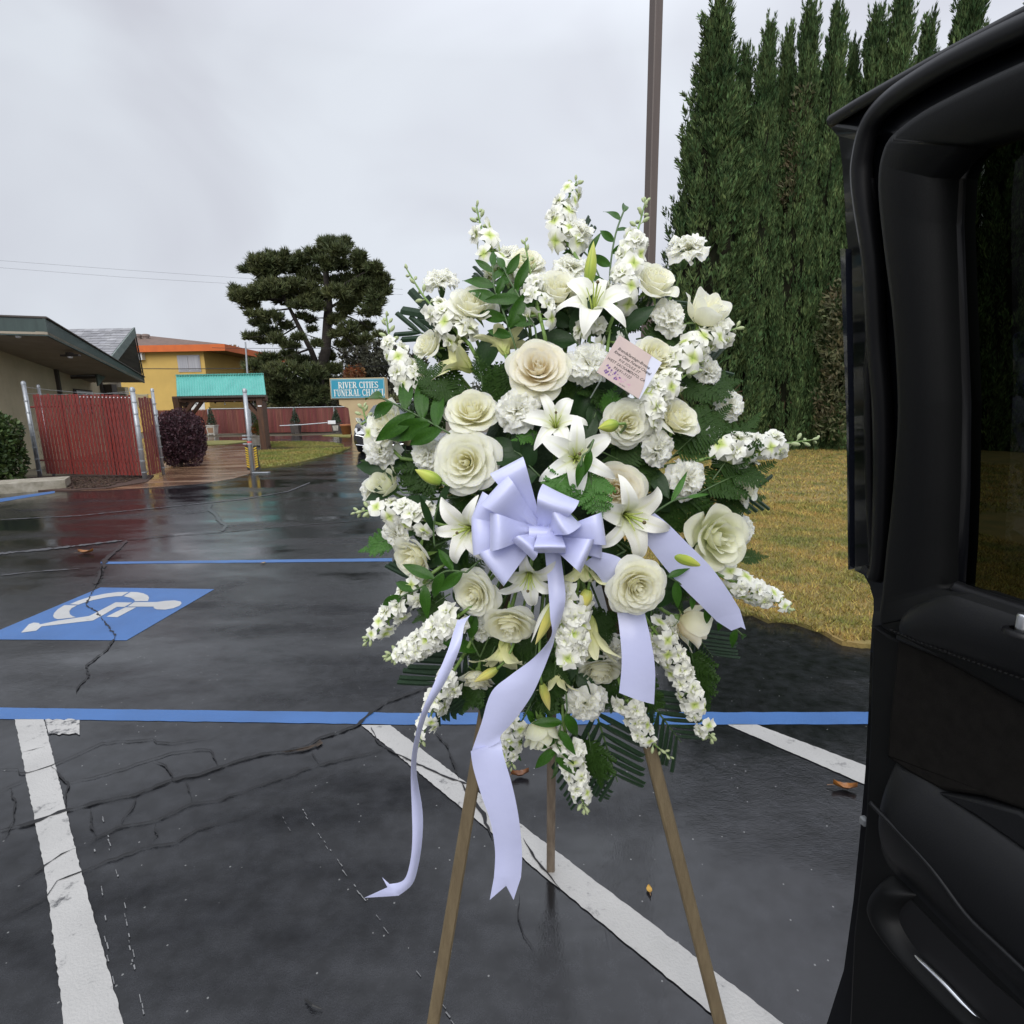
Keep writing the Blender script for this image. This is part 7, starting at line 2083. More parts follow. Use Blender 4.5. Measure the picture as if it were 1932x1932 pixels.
# ------------------------------------------------------------------ lilies
lily(1121, 566, 158, 'uppermost open white lily near the top of the spray', (-.05, .85), -.02, roll=.2)
lily(866, 683, 146, 'pale yellow lily in the upper left, turned away to the left', (-.9, .55, -.35), .01, .55, M_LILYP, .3, filaments=False)
lily(950, 652, 116, 'pale lily seen from behind between the yellow lily and the peach rose', (-.1, .5, .45), .03, .8, M_LILYP, 1.2, filaments=False)
lily(1048, 795, 126, 'white lily in the middle, upper of the overlapping pair', (-.1, .55), -.02, roll=1.0)
lily(1088, 862, 156, 'white lily in the middle, lower of the overlapping pair, touching the bow', (-.05, .2), -.04, roll=.5)
lily(876, 1000, 140, 'brown-speckled white lily left of the bow', (-.42, .05), -.03, roll=.15, spotted=(3, 4, 5, 2))
lily(1193, 978, 172, 'brown-speckled white lily right of the bow', (.25, -.05), -.05, roll=.75, spotted=(0, 5, 4))
lily(997, 1094, 136, 'white lily directly under the bow facing down', (-.15, -.42), -.05, roll=.55, openness=1.0)
lily(1100, 1078, 150, 'pale greenish lily below the bow seen from its side', (-.1, -1.2, -.3), -.015, .75, M_LILYP, .2, filaments=False)
lily(1112, 1195, 165, 'half closed pale lily hanging between stock and the right ribbon tail', (.0, -2.0), .0, .32, M_LILYP, .5, filaments=False)
lily(950, 1232, 138, 'pale lily pointing down below the lower roses, behind the long ribbon tail', (-.2, -1.6), .015, .6, M_LILYP, .8, filaments=False)
lily(1050, 1276, 98, 'small pale lily hanging near the bottom behind the yellow bud', (.0, -1.8), .02, .4, M_LILYP, .1, filaments=False)
lily_bud(1166, 800, 1128, 808, 24, 'plump green lily bud lying against the round white rose', off=-.045)
lily_bud(832, 910, 783, 886, 24, 'green lily bud crossing in front of the huge open rose', off=-.03)
lily_bud(1262, 1042, 1330, 1070, 27, 'long yellow-green lily bud below the large cupped rose', off=-.035)
lily_bud(1110, 540, 1120, 455, 22, 'upright pointed green lily bud at the top beside the uppermost lily', off=.0)
lily_bud(1042, 1140, 1010, 1216, 27, 'half opened lily bud beside the central ribbon tail', True, -.03, True)
lily_bud(938, 1262, 894, 1287, 18, 'slim yellow lily bud near the bottom left', True, -.02)
lily_bud(1022, 1290, 1037, 1341, 18, 'yellow lily bud hanging near the bottom centre', True, -.02)
lily_bud(1110, 1112, 1098, 1152, 24, 'stubby yellow lily bud above the centre stock cluster', True, -.05)

# ------------------------------------------------------------------ stock
stock([(868, 632), (838, 602), (800, 560), (764, 502)], 'white stock stem leaning out to the upper left with green buds', 15, .0205, start=.0, bloom=.55, buds=9)
stock([(948, 520), (925, 478), (908, 430), (899, 388)], 'white stock stem at the top left with sparse blooms against the sky', 13, .0205, .03, bloom=.66)
stock([(1078, 470), (1058, 430), (1070, 380), (1088, 343)], 'tallest white stock stem at the very top of the spray', 17, .0195, .03, start=.1, bloom=.84, buds=6)
stock([(1165, 570), (1182, 510), (1202, 440), (1219, 376)], 'white stock stem with a green bud tip in front of the lamp pole', 18, .0205, .0, bloom=.66, buds=12)
stock([(1022, 610), (1010, 560), (1000, 510), (990, 456)], 'budding stock stem rising at the top left of the cupped rose', 10, .0195, -.01, bloom=.5, buds=11)
stock([(782, 728), (760, 690), (738, 650), (729, 596)], 'white stock stem at the left edge with green bud tip pointing up', 16, .020, .0, start=.0, bloom=.68)
stock([(1275, 690), (1310, 655), (1350, 636), (1392, 618)], 'white stock stem at the right edge in front of the dark trees', 17, .021, .0, bloom=.84, buds=5)
stock([(1215, 790), (1235, 745), (1280, 718), (1326, 682)], 'white stock stem right below the card with green bud tip', 17, .0205, -.005, bloom=.70, buds=10)
stock([(1345, 862), (1400, 848), (1470, 838), (1543, 829)], 'long white stock stem reaching out to the far right', 16, .0235, .0, start=.12, bloom=.66, buds=9, dys=-.02)
stock([(815, 985), (770, 972), (720, 962), (672, 966)], 'white stock stem reaching out to the left beside the carnations', 16, .0205, .0, bloom=.74, buds=9)
stock([(800, 1098), (762, 1138), (722, 1182), (690, 1212)], 'thin white stock stem drooping at the lower left edge', 17, .0195, .0, bloom=.78, buds=8)
stock([(868, 1160), (822, 1194), (778, 1226), (732, 1238)], 'dense white stock spike at the lower left with green bud tip', 30, .0205, -.02, bloom=.80, buds=14)
stock([(872, 1240), (846, 1285), (815, 1345), (792, 1404)], 'hanging white stock stem at the lower left beside the thin ribbon tail', 17, .0185, -.01, start=.25, bloom=.86, buds=7)
stock([(1372, 1092), (1410, 1110), (1450, 1128), (1490, 1148)], 'white stock stem pointing right above the dark asphalt', 18, .0205, .0, bloom=.82, buds=7)
stock([(1228, 1180), (1268, 1240), (1305, 1320), (1342, 1394)], 'long white stock stem hanging at the lower right', 30, .0205, -.005, start=.06, bloom=.88, buds=9)
stock([(1182, 1318), (1200, 1355), (1225, 1395), (1264, 1428)], 'white stock stem hanging above the right easel leg', 15, .0185, .01, bloom=.70, buds=8, start=.0)
stock([(1068, 1385), (1080, 1430), (1092, 1480), (1104, 1528)], 'lowest white stock stem hanging at the bottom centre', 22, .0195, .0, bloom=.84, buds=11)
stock([(1088, 1118), (1080, 1165), (1078, 1205), (1074, 1242)], 'dense white stock cluster facing front below the bow', 24, .0215, -.035, start=0, bloom=1.0, buds=3, dys=-.03)
stock([(978, 1345), (970, 1380), (964, 1415), (966, 1446)], 'short white stock stem half hidden behind the long ribbon tail', 15, .017, .02, bloom=.8, buds=6)
stock([(740, 848), (712, 820), (692, 795), (684, 768)], 'small white stock stem with round buds at the left edge by the parked car', 9, .019, .02, bloom=.72, buds=7)
stock([(1112, 668), (1112, 640), (1116, 618), (1124, 604)], 'few white stock blooms in the dark gap above the card', 5, .020, .03, start=.2, bloom=.95, buds=1)
stock([(1145, 665), (1148, 645), (1150, 630), (1152, 622)], 'single white stock blooms at the upper corner of the card', 3, .020, .02, start=.3, bloom=1.0, buds=0)

# ------------------------------------------------------------------ glossy sprigs
sprig([(838, 812), (810, 796), (770, 775), (715, 748)], 'arching sprig of big glossy leaves at the left edge by the chapel sign', 8, .108, -.035)
sprig([(968, 640), (950, 590), (932, 540), (930, 500)], 'leafy sprig at the top left against the sky', 10, .066, -.005)
sprig([(1010, 620), (985, 570), (962, 530), (950, 505)], 'leafy sprig rising beside the cupped rose at the top', 7, .066, -.012)
sprig([(1150, 560), (1152, 500), (1162, 440), (1178, 395)], 'leafy sprig at the top between the two tallest stock stems', 8, .058, .03)
sprig([(1130, 520), (1115, 490), (1095, 470), (1075, 462)], 'short dark leafy sprig under the topmost carnation', 4, .055, .05)
sprig([(1255, 1085), (1310, 1118), (1360, 1160), (1402, 1200)], 'dark leafy sprig lying across the right ribbon tail', 11, .050, -.05)
sprig([(880, 1080), (840, 1078), (800, 1105), (752, 1128)], 'leafy sprig at the lower left with one broad glossy leaf', 7, .075, -.03)
sprig([(1070, 1340), (1055, 1380), (1050, 1410), (1048, 1450)], 'dark glossy sprig hanging at the bottom centre', 8, .070, -.02)
sprig([(1000, 1330), (980, 1370), (965, 1400), (958, 1425)], 'small dark sprig at the bottom behind the long ribbon tail', 6, .05, .03)
sprig([(1190, 660), (1180, 620), (1172, 590), (1168, 570)], 'dark broad leaves above the card', 5, .085, .02, leaves=SALL, name='leaf_sprig')
sprig([(1090, 650), (1080, 630), (1075, 600), (1070, 585)], 'dark broad leaves between the uppermost lily and the peach rose', 5, .09, .035, leaves=SALL, name='leaf_sprig')
sprig([(840, 940), (815, 960), (790, 960), (770, 975)], 'dull green leaves left of the speckled left lily', 6, .07, .01, leaves=SALL, name='leaf_sprig')
sprig([(1180, 1040), (1160, 1050), (1150, 1055), (1135, 1052)], 'dark leaves behind the right side of the bow', 4, .07, .01, leaves=SALL, name='leaf_sprig')
sprig([(1230, 970), (1270, 945), (1290, 940), (1300, 938)], 'narrow lily leaf pointing right above the speckled right lily', 2, .085, -.03, name='lily_leaf', leaves=[leaf_mesh('leaf', .17, M_FERNB, 55, droop=.05)], spread=.4)
sprig([(820, 1030), (818, 1000), (822, 970), (830, 950)], 'narrow dark lily leaf left of the speckled left lily', 2, .085, -.02, name='lily_leaf', leaves=[leaf_mesh('leaf', .2, M_SAL, 56, droop=.05)], spread=.3)
sprig([(905, 1240), (890, 1210), (884, 1190), (884, 1175)], 'narrow leaves beside the left ribbon tail', 4, .07, .0, name='leaf_sprig', spread=.4)
sprig([(1230, 1180), (1230, 1140), (1250, 1110), (1262, 1080)], 'dark broad leaves right of the spiralled cream rose', 5, .09, .015, leaves=SALL, name='leaf_sprig')
sprig([(1120, 830), (1112, 850), (1100, 860), (1096, 880)], 'single dark leaf lying over the lower middle lily', 2, .06, -.075, name='leaf_sprig', spread=.2)
sprig([(1020, 900), (1000, 880), (985, 860), (970, 850)], 'dark broad leaves above the upper bow loop', 5, .085, .02, leaves=SALL, name='leaf_sprig')
sprig([(760, 930), (735, 900), (722, 880), (712, 870)], 'dark leaves behind the left edge carnations', 5, .07, .03, leaves=SALL, name='leaf_sprig')

# ------------------------------------------------------------------ ferns
fern(1345, 905, 1420, 800, 'large dark fern frond at the right, upright before the long stock', -.02, width=.30)
fern(1310, 935, 1440, 880, 'dark fern frond at the right pointing to the lawn', -.015, width=.28)
fern(1290, 955, 1420, 940, 'dark fern frond below the right carnation', .045, width=.26)
fern(1260, 870, 1360, 780, 'dark fern frond between the right carnations', .01, width=.34)
fern(1270, 740, 1380, 720, 'dark fern frond behind the right edge carnation', .03, width=.36)
fern(1385, 1055, 1440, 1050, 'dark fern tip right below the large cupped rose', .0, width=.26)
fern(880, 790, 800, 690, 'dark fern frond under the yellow lily', -.01, width=.34)
fern(860, 800, 765, 770, 'dark fern frond at the left behind the glossy leaves', .02, width=.34)
fern(910, 730, 900, 670, 'small dark fern across the yellow lily', -.06, width=.3, pairs=7)
fern(900, 760, 990, 700, 'dark fern frond between the yellow lily and the peach rose', .03, width=.36)
fern(1060, 930, 1035, 910, 'small bright fern at the top of the bow', -.04, 'b', pairs=7, width=.5)
fern(1090, 880, 1035, 932, 'bright fern frond hanging over the top of the bow', -.055, 'b', width=.4, pairs=8)
fern(1110, 880, 1130, 968, 'bright fern frond over the peach rose right of the bow', -.06, 'b', width=.42, pairs=9)
fern(1020, 820, 975, 828, 'small bright fern tip left of the middle lilies', -.01, 'b', width=.36, pairs=7)
fern(1140, 790, 1160, 735, 'small fern below the card', .0, 'b', width=.35, pairs=7)
fern(1130, 850, 1240, 910, 'dark fern frond in the gap right of the middle lilies', .03, width=.4)
fern(1150, 860, 1210, 930, 'dark fern frond behind the right carnation', .04, width=.4)
fern(850, 1120, 790, 1165, 'dark fern frond at the lower left below the cream rose', .0, width=.34)
fern(870, 1140, 850, 1210, 'dark fern frond above the dense lower left stock', .0, width=.36)
fern(920, 1250, 880, 1330, 'dark fern frond at the lower left behind the ribbon tails', .03, width=.34)
fern(760, 1010, 690, 1035, 'fern tip sticking out at the left edge', .02, 'b', width=.3)
fern(740, 880, 690, 870, 'fern tip at the left edge beside the ragged carnation', .03, width=.3)
fern(1050, 1240, 1040, 1320, 'dark fern frond hanging at the bottom centre', .0, width=.36)
fern(1000, 1240, 960, 1290, 'dark fern frond behind the long ribbon tail', .03, width=.34)
fern(1110, 1380, 1130, 1470, 'dark fern frond at the bottom right of the lowest stock', .02, width=.36)
fern(1190, 1260, 1230, 1350, 'dark fern frond behind the broad right ribbon tail', .04, width=.34)
fern(1300, 1210, 1330, 1320, 'dark fern frond at the lower right behind the hanging stock', .05, width=.3)
fern(1000, 860, 960, 905, 'dark fern frond left of the middle lilies', .03, width=.42)
fern(900, 970, 850, 930, 'dark fern frond behind the speckled left lily', .03, width=.36)
fern(870, 1090, 910, 1060, 'dark fern frond below the left bow loops', .02, width=.36)
fern(1020, 720, 1090, 740, 'dark fern frond between the carnation and the middle lily', .04, width=.42)
fern(1190, 740, 1110, 740, 'dark fern frond below the card corner', .03, width=.42)
fern(1080, 1160, 1160, 1200, 'dark fern frond behind the half closed lily', .04, width=.42)
fern(1040, 640, 1090, 560, 'dark fern frond behind the uppermost lily', .06, width=.36)
fern(1150, 620, 1220, 570, 'dark fern frond behind the upper right carnation', .05, width=.40)
fern(1200, 640, 1290, 630, 'dark fern frond left of the right edge stock', .04, width=.38)
fern(960, 600, 930, 560, 'dark fern frond between the upper left roses', .06, width=.4)
fern(1060, 700, 1030, 760, 'dark fern frond under the peach rose', .05, width=.4)
fern(940, 850, 990, 830, 'dark fern frond right of the huge open rose', .05, width=.4)
fern(820, 920, 760, 900, 'dark fern frond left of the green bud', .04, width=.36)
fern(800, 990, 830, 1060, 'dark fern frond left below the speckled left lily', .04, width=.36)
fern(1240, 1050, 1280, 1140, 'dark fern frond under the right ribbon tail', .04, width=.36)
fern(1340, 1000, 1300, 1080, 'dark fern frond behind the yellow-green bud', .05, width=.36)
fern(1090, 1260, 1170, 1330, 'dark fern frond behind the bottom rose', .05, width=.36)
fern(980, 1150, 920, 1210, 'dark fern frond behind the downward rose', .05, width=.36)

for (x0, y0, x1, y1, lb) in ((1000, 1180, 1010, 1290, 'dark fern frond filling the gap left of the central ribbon tail'), (1060, 1230, 1000, 1330, 'dark fern frond low behind the central ribbon tail'), (1090, 1230, 1090, 1330, 'dark fern frond above the bottom centre carnation'),
                             (940, 1180, 900, 1250, 'dark fern frond between the two lowest left roses'), (1170, 1150, 1250, 1240, 'dark fern frond left of the long hanging stock'), (1020, 980, 960, 1100, 'dark fern frond behind the lower bow loops'), (1100, 1000, 1180, 1080, 'dark fern frond behind the right bow loops'),
                             (830, 830, 780, 930, 'dark fern frond behind the tucked left carnation'), (870, 700, 830, 620, 'dark fern frond behind the upper left stock'), (1230, 900, 1310, 990, 'dark fern frond left of the large cupped rose'), (1020, 600, 1000, 540, 'dark fern frond behind the cupped rose at the top')):
    fern(x0, y0, x1, y1, lb, .05, width=.46)
for (pts, lb) in (([(1010, 1240), (1000, 1270), (1010, 1300), (1015, 1330)], 'broad dark leaves behind the yellow bottom bud'), ([(1080, 1200), (1090, 1260), (1080, 1290), (1070, 1320)], 'broad dark leaves left of the bottom rose'), ([(930, 1230), (920, 1260), (925, 1290), (935, 1320)], 'broad dark leaves behind the small bottom left rose'),
                  ([(900, 700), (930, 690), (960, 720), (950, 740)], 'broad dark leaves left of the peach-centred rose'), ([(860, 1010), (850, 1050), (850, 1080), (860, 1110)], 'broad dark leaves left under the bow'), ([(1100, 700), (1110, 740), (1130, 760), (1120, 790)], 'broad dark leaves under the upper carnation'), ([(1200, 860), (1230, 880), (1220, 910), (1240, 940)], 'broad dark leaves above the speckled right lily'),
                  ([(1000, 640), (990, 610), (1000, 580), (1010, 570)], 'broad dark leaves above the peach-centred rose')):
    sprig(pts, lb, 6, .085, .045, leaves=SALL, name='leaf_sprig')

# ------------------------------------------------------------------ palms
palm(900, 640, 790, 580, 'clipped palm frond with two broad blades at the upper left', 3, .115, .07, .25, wscale=2.2)
palm(860, 650, 770, 620, 'clipped palm frond pointing left behind the upper left rose', 3, .10, .08, .3, wscale=1.5)
palm(1250, 720, 1345, 690, 'clipped grey-green palm frond at the right in front of the cypresses', 6, .11, .08, .40)
palm(1200, 600, 1262, 562, 'small clipped palm frond behind the upper right rose', 5, .09, .07, .5)
palm(1330, 930, 1425, 930, 'clipped palm frond fanned out over the dry lawn', 5, .115, .06, .45, wscale=1.2)
palm(850, 1080, 765, 1095, 'clipped palm frond at the left edge behind the cream rose', 5, .12, .06, .5, wscale=1.3)
palm(900, 1215, 815, 1300, 'clipped palm frond with straight ribs at the lower left', 7, .15, .06, .65, wscale=1.25)
palm(930, 1240, 900, 1320, 'clipped palm frond hanging down left of the long ribbon tail', 6, .14, .05, .42, wscale=1.25)
palm(1120, 1330, 1165, 1475, 'clipped palm frond hanging at the bottom beside the right easel leg', 8, .15, .05, .58, wscale=1.15)
palm(1200, 1290, 1285, 1400, 'clipped palm frond hanging at the lower right behind the stock', 8, .15, .05, .58, wscale=1.15)
palm(1080, 1370, 1110, 1500, 'clipped palm frond at the very bottom behind the lowest stock', 8, .12, .07, .6)
palm(1300, 1180, 1345, 1240, 'faint dark palm frond at the lower right below the sprig', 7, .12, .10, .6)
palm(1090, 500, 1085, 450, 'clipped palm frond tips at the top behind the carnation', 4, .09, .09, .5)
palm(960, 620, 940, 540, 'clipped palm frond behind the leafy sprig at the top left', 5, .12, .09, .45)

# ------------------------------------------------------------------ bow
M_RIB = mat('satin_ribbon', (.57, .595, .86), .34, (.61, .635, .89), 6, spec=.55, trans=.12, bump=.05, bscale=45, tcol=(.62, .65, .95))
_b = M_RIB.node_tree.nodes['Principled BSDF']; _b.inputs['Sheen Weight'].default_value = .25; _b.inputs['Anisotropic'].default_value = .5
bw = P3(1019, 1003, -.075)
bow = empty('ribbon_bow', bw, 'lavender-white satin ribbon bow with long trailing tails in the middle of the flowers', 'bow')
zw = lambda x, y: (871.7 + .1671 * x, 852.3 + .1671 * y)
def loop(c_px, tip_px, w_px, rise, lab=None, twist=0.0, close=1.0, taper=.30, dyc=0.0, dyt=0.0, n=30, sag=0.0):
    """one ribbon loop: out from the knot along the near side, round, and back behind"""
    c = atY(*zw(*c_px), bw.y + dyc); t_ = atY(*zw(*tip_px), bw.y + dyt)
    ax = t_ - c; L_ = ax.length; ax.normalize()
    tocam = (EYE - c).normalized(); out_ = (tocam - ax * tocam.dot(ax)).normalized(); side = ax.cross(out_)
    W_ = w_px * .1671 / F * (c - EYE).dot(fwd)
    rows = []
    for i in range(n + 1):
        s = i / n
        # teardrop path: x along axis, y out towards the viewer
        a = s * 2 * PI
        x = L_ * (math.sin(PI * s) ** .75)
        y = rise * math.sin(2 * PI * s) * (1 if s < .5 else .45) * (.35 + .65 * math.sin(PI * s)) + rise * .25 * math.sin(PI * s)
        wv = W_ * (taper + (1 - taper) * math.sin(PI * s) ** .8)
        tw = twist * (s - .5) * 2
        sd_ = side * math.cos(tw) + out_ * math.sin(tw)
        p = c + ax * x + out_ * y - Vector((0, 0, sag * math.sin(PI * s)))
        row = []
        for j in range(7):
            u = -1 + j / 3
            pinch = .006 * math.cos(u * 6) * max(0, 1 - 3.2 * math.sin(PI * s))
            row.append(p + sd_ * (u * wv / 2) + out_ * (pinch - .004 * u * u))
        rows.append(row)
    o = MB().grid(rows).build('loop', M_RIB, bow, smooth=True)
    return o
loop((850, 830), (500, 150), 410, .030, dyt=.01, dyc=.005)
loop((840, 860), (350, 420), 430, .030, dyt=-.012)
loop((830, 880), (170, 600), 330, .022, dyt=.03, dyc=.015)
loop((820, 900), (310, 905), 420, .030, dyt=-.02, dyc=-.004)
loop((800, 920), (120, 960), 430, .024, dyt=.02, dyc=.012)
loop((800, 960), (330, 1330), 470, .028, dyt=.005, dyc=.01)
loop((850, 930), (680, 1120), 330, .026, dyt=-.03, dyc=-.012)
loop((900, 930), (1120, 450), 440, .048, twist=.35, dyt=-.015)
loop((960, 925), (1240, 700), 330, .040, twist=-.5, dyt=-.03, dyc=-.01)
loop((980, 960), (1600, 870), 370, .032, dyt=.0, twist=.25, dyc=.004)
loop((1000, 1000), (1420, 1180), 400, .034, dyt=-.02, twist=-.3, dyc=-.006)
loop((1000, 1010), (1560, 1010), 400, .024, dyt=.025, dyc=.014)
loop((990, 900), (990, 1150), 350, .036, dyt=-.035, dyc=-.02, taper=.75)
mb = MB(); rows = []
for i in range(9):
    a = i / 8 * PI * 2; rows.append([bw + Vector((u * .012, math.cos(a) * .014 - .01, math.sin(a) * .012)) for u in (-1.6, -.6, .6, 1.6)])
mb.grid(rows); mb.build('knot', M_RIB, bow, smooth=True)
def tail(edges, Y0, Ys=None, end=None, lab=None, curl=.004):
    rows = []
    # densify with Catmull-Rom on both edges
    def cr(P, k, t_):
        g_ = lambda i: P[max(0, min(len(P) - 1, i))]
        p0, p1, p2, p3 = g_(k - 1), g_(k), g_(k + 1), g_(k + 2)
        return tuple(.5 * ((2 * p1[c]) + (p2[c] - p0[c]) * t_ + (2 * p0[c] - 5 * p1[c] + 4 * p2[c] - p3[c]) * t_ ** 2 + (3 * p1[c] - p0[c] - 3 * p2[c] + p3[c]) * t_ ** 3) for c in range(len(p1)))
    A = [(*e_[0], (Ys[i] if Ys else Y0) - (e_[2] if len(e_) > 2 else 0)) for i, e_ in enumerate(edges)]; B = [(*e_[1], (Ys[i] if Ys else Y0) + (e_[2] if len(e_) > 2 else 0)) for i, e_ in enumerate(edges)]
    for k in range(len(edges) - 1):
        for j in range(5):
            a, b = cr(A, k, j / 5), cr(B, k, j / 5); rows.append((a, b))
    rows.append((A[-1], B[-1]))
    R3 = []
    for a, b in rows:
        pa, pb = atY(*a), atY(*b); row = []
        for j in range(7):
            u = j / 6; row.append(pa.lerp(pb, u) + Vector((0, -curl * math.sin(PI * u), 0)))
        R3.append(row)
    if end:  # swallow-tail: three picture points left, notch, right
        l_, nt_, r_ = [atY(x, y, A[-1][2]) for x, y in end]
        last = R3[-1]
        R3.append([l_.lerp(nt_, j / 3) if j <= 3 else nt_.lerp(r_, (j - 3) / 3) for j in range(7)])
    o = MB().grid(R3).build('tail', M_RIB, bow, smooth=True); return o
yb = bw.y
tail([((1027, 1035), (1056, 1035), .0), ((1033, 1090), (1064, 1092), 0), ((1036, 1130), (1067, 1130), 0), ((1038, 1165), (1060, 1165), .008), ((1040, 1200), (1048, 1198), .012), ((1008, 1240), (1043, 1218), .008), ((963, 1274), (1022, 1272), 0), ((927, 1306), (1001, 1316), 0), ((908, 1365), (968, 1362), 0), ((893, 1408), (946, 1386), -.004), ((889, 1422), (944, 1399), -.006)],
     0, [yb + .02, yb + .01, yb, yb, yb, yb - .005, yb - .01, yb - .01, yb - .005, yb, yb])
tail([((888, 1417), (945, 1394), .008), ((893, 1450), (950, 1425), 0), ((908, 1500), (967, 1484), 0), ((925, 1550), (979, 1545), 0), ((934, 1605), (985, 1610), 0), ((932, 1655), (983, 1655), 0)],
     0, [yb - .001, yb - .006, yb - .01, yb - .01, yb - .005, yb - .005], ((924, 1698), (955, 1671), (969, 1698)))
tail([((863, 1170), (888, 1160)), ((855, 1194), (876, 1180)), ((845, 1226), (868, 1222)), ((819, 1289), (842, 1284), .005), ((795, 1345), (808, 1342), .01), ((780, 1405), (790, 1405), .014), ((775, 1455), (786, 1455), .012), ((777, 1527), (797, 1527), .006), ((778, 1580), (797, 1580), .005), ((774, 1625), (790, 1630), .006), ((762, 1660), (778, 1668), .004), ((735, 1668), (752, 1690), 0)],
     0, [yb + .05, yb + .03, yb + .01, yb, yb - .01, yb - .01, yb - .005, yb, yb, yb + .005, yb + .01, yb + .01], ((721, 1655), (731, 1674), (687, 1694)))
tail([((1100, 1062), (1130, 1040)), ((1125, 1082), (1175, 1056)), ((1150, 1120), (1208, 1106)), ((1162, 1145), (1215, 1150)), ((1170, 1200), (1227, 1203)), ((1173, 1252), (1236, 1262)), ((1168, 1307), (1234, 1329))],
     0, [yb + .015, yb + .02, yb + .045, yb + .05, yb + .03, yb + .02, yb + .02])
tail([((1190, 990), (1235, 968)), ((1215, 1020), (1262, 990)), ((1242, 1055), (1298, 1026)), ((1275, 1095), (1338, 1066)), ((1320, 1140), (1370, 1108)), ((1352, 1172), (1396, 1150))],
     0, [yb + .07, yb + .075, yb + .08, yb + .085, yb + .09, yb + .10], ((1380, 1190), (1398, 1183), (1407, 1188)))

# ------------------------------------------------------------------ card
M_CARD = mat('card_paper', (.62, .50, .45), .55, (.56, .44, .42), 14)
_t = M_CARD.node_tree; _b = _t.nodes['Principled BSDF']
M_ENV = mat('envelope_white', (.70, .72, .85), .5)
M_INK = mat('ink', (.03, .025, .022), .6)
M_VIO = mat('violet_print', (.17, .08, .26), .6)
M_PNK = mat('pink_print', (.62, .33, .38), .6, (.55, .36, .46), 30)
cpx = [(1157, 629), (1249, 684), (1205, 748), (1139, 711)]     # corners in the picture, clockwise from the top
czx = lambda x, y: (1123.6 + x * .07353, 619.9 + y * .07353)
tl, tr, br, bl = [czx(*p) for p in ((505, 95), (1722, 905), (1115, 1785), (130, 1195))]
cy_ = domeY(1190, 690, -.045)
cA, cB, cD = atY(*tl, cy_), atY(*tr, cy_ - .004), atY(*bl, cy_ - .012)
cC = atY(*br, cy_ - .016)
ux = ((cB - cA) + (cC - cD)).normalized(); uz = ((cA - cD) + (cB - cC)); uz = (uz - ux * uz.dot(ux)).normalized(); un = ux.cross(uz)
if un.dot(EYE - cA) < 0: un = -un
cw = ((cB - cA).length + (cC - cD).length) / 2; ch = ((cA - cD).length + (cB - cC).length) / 2
cc = (cA + cB + cC + cD) / 4
cardM = Matrix((ux, uz, un)).transposed().to_4x4(); cardM.translation = cc
card = empty('message_card', label='small pinkish card with printed address tucked in beside the upper carnation', cat='card', mw=cardM)
def cbuild(name, mb, mt, par=None, **kw): return link(name, mb.mesh(name, mt), par or card, **kw)
mb = MB(); mb.box((0, 0, -.0012), (cw, ch, .0012)); env = cbuild('envelope', mb, M_ENV)
mb = MB()
rp_ = [(-cw / 2, -ch / 2), (cw * .475, -ch / 2)] + [(cw * (.475 - .0 + .0) - cw * .22 * math.sin(k / 10 * PI / 2) ** 2.2 * 1.0, -ch / 2 + ch * k / 10) for k in range(3, 11)] + [(-cw / 2, ch / 2)]
mb.prism([Vector((x, y, 0)) for x, y in rp_], (0, 0, .0007)); face_ = cbuild('card_face', mb, M_CARD)
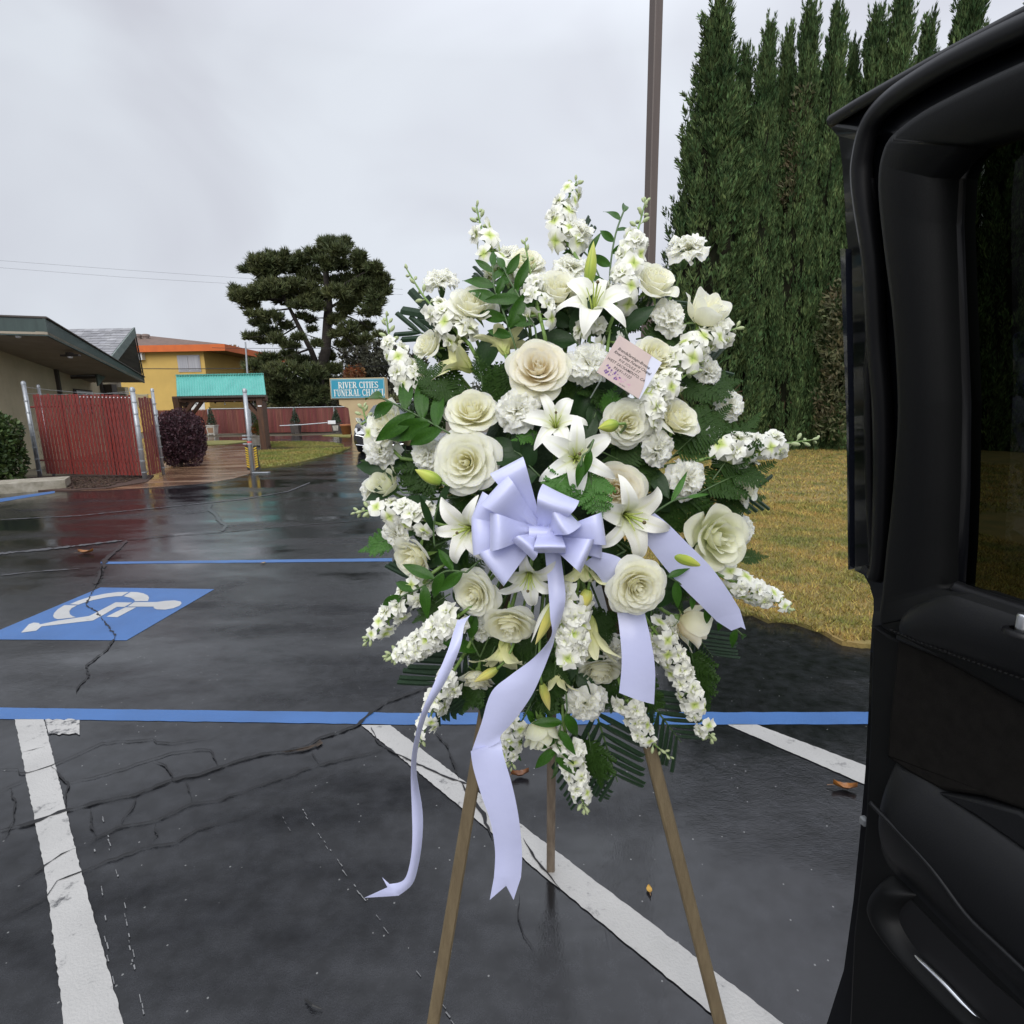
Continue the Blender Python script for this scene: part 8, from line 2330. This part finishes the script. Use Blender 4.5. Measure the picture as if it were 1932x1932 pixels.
def text(s, x, y, h, mt, shear=.25, space=1.0, name='printed_line'):
    cu = bpy.data.curves.new('text', 'FONT'); cu.body = s; cu.size = h; cu.shear = shear; cu.align_x = 'CENTER'; cu.space_character = space; cu.extrude = 0; cu.resolution_u = 2; cu.offset = h * .008
    o = bpy.data.objects.new('text', cu); COL.objects.link(o)
    dg = bpy.context.evaluated_depsgraph_get(); me = bpy.data.meshes.new_from_object(o.evaluated_get(dg))
    bpy.data.objects.remove(o); bpy.data.curves.remove(cu)
    me.name = name; me.materials.clear(); me.materials.append(mt)
    return link(name, me, face_, mw=Matrix.Translation((x, y, .0009)))
lh = ch * .098
for i, s in enumerate(('BrendaSantiago-Breese', 'River Cities Funeral Chapel', '910 SOULE ST', 'WEST SACRAMENTO, CA', '95691-3122')):
    text(s, -.02 * cw + (0, .02, .0, -.02, -.05)[i] * cw, ch * (.20 - .105 * i), lh * (1.0, 1.0, .92, .92, .92)[i], M_INK, .3, (.95, .92, 1.05, 1.0, 1.1)[i])
text('CA 95691', .06 * cw, -ch * .455, ch * .04, M_INK, 0)
# violet floral print and pink wash near the lower left of the card
mb = MB(); rr2 = random.Random(5)
for i in range(34):
    x = -cw * .40 + rr2.random() * cw * .36; y = -ch * .40 + rr2.random() * ch * .20 - (x + cw * .4) * .06
    r_ = rr2.uniform(.0008, .0022); a0 = rr2.uniform(0, 6); n_ = 5
    mb.add([Vector((x + r_ * math.cos(a0 + k * 1.256) * rr2.uniform(.5, 1.3), y + r_ * math.sin(a0 + k * 1.256) * rr2.uniform(.5, 1.3), .00085 + i * 1e-6)) for k in range(n_)], [tuple(range(n_))])
o = cbuild('violet_print', mb, M_VIO, face_); o['kind'] = 'stuff'
mb = MB()
for i in range(16):
    x = -cw * .12 + rr2.random() * cw * .32; y = -ch * .40 + rr2.random() * ch * .10; r_ = rr2.uniform(.0012, .003)
    mb.add([Vector((x + r_ * math.cos(k), y + r_ * .6 * math.sin(k), .0008 + i * 1e-6)) for k in (0, 1.05, 2.1, 3.14, 4.2, 5.2)], [tuple(range(6))])
o = cbuild('pink_print', mb, M_PNK, face_); o['kind'] = 'stuff'
mb = MB(); mb.tube([(-cw * .36, -ch * .40, -.003), (-cw * .34, -ch * .60, -.01), (-cw * .30, -ch * .9, -.05)], .0012, 5)
cbuild('card_fork', mb, mat('clear_plastic', (.45, .5, .48), .2))
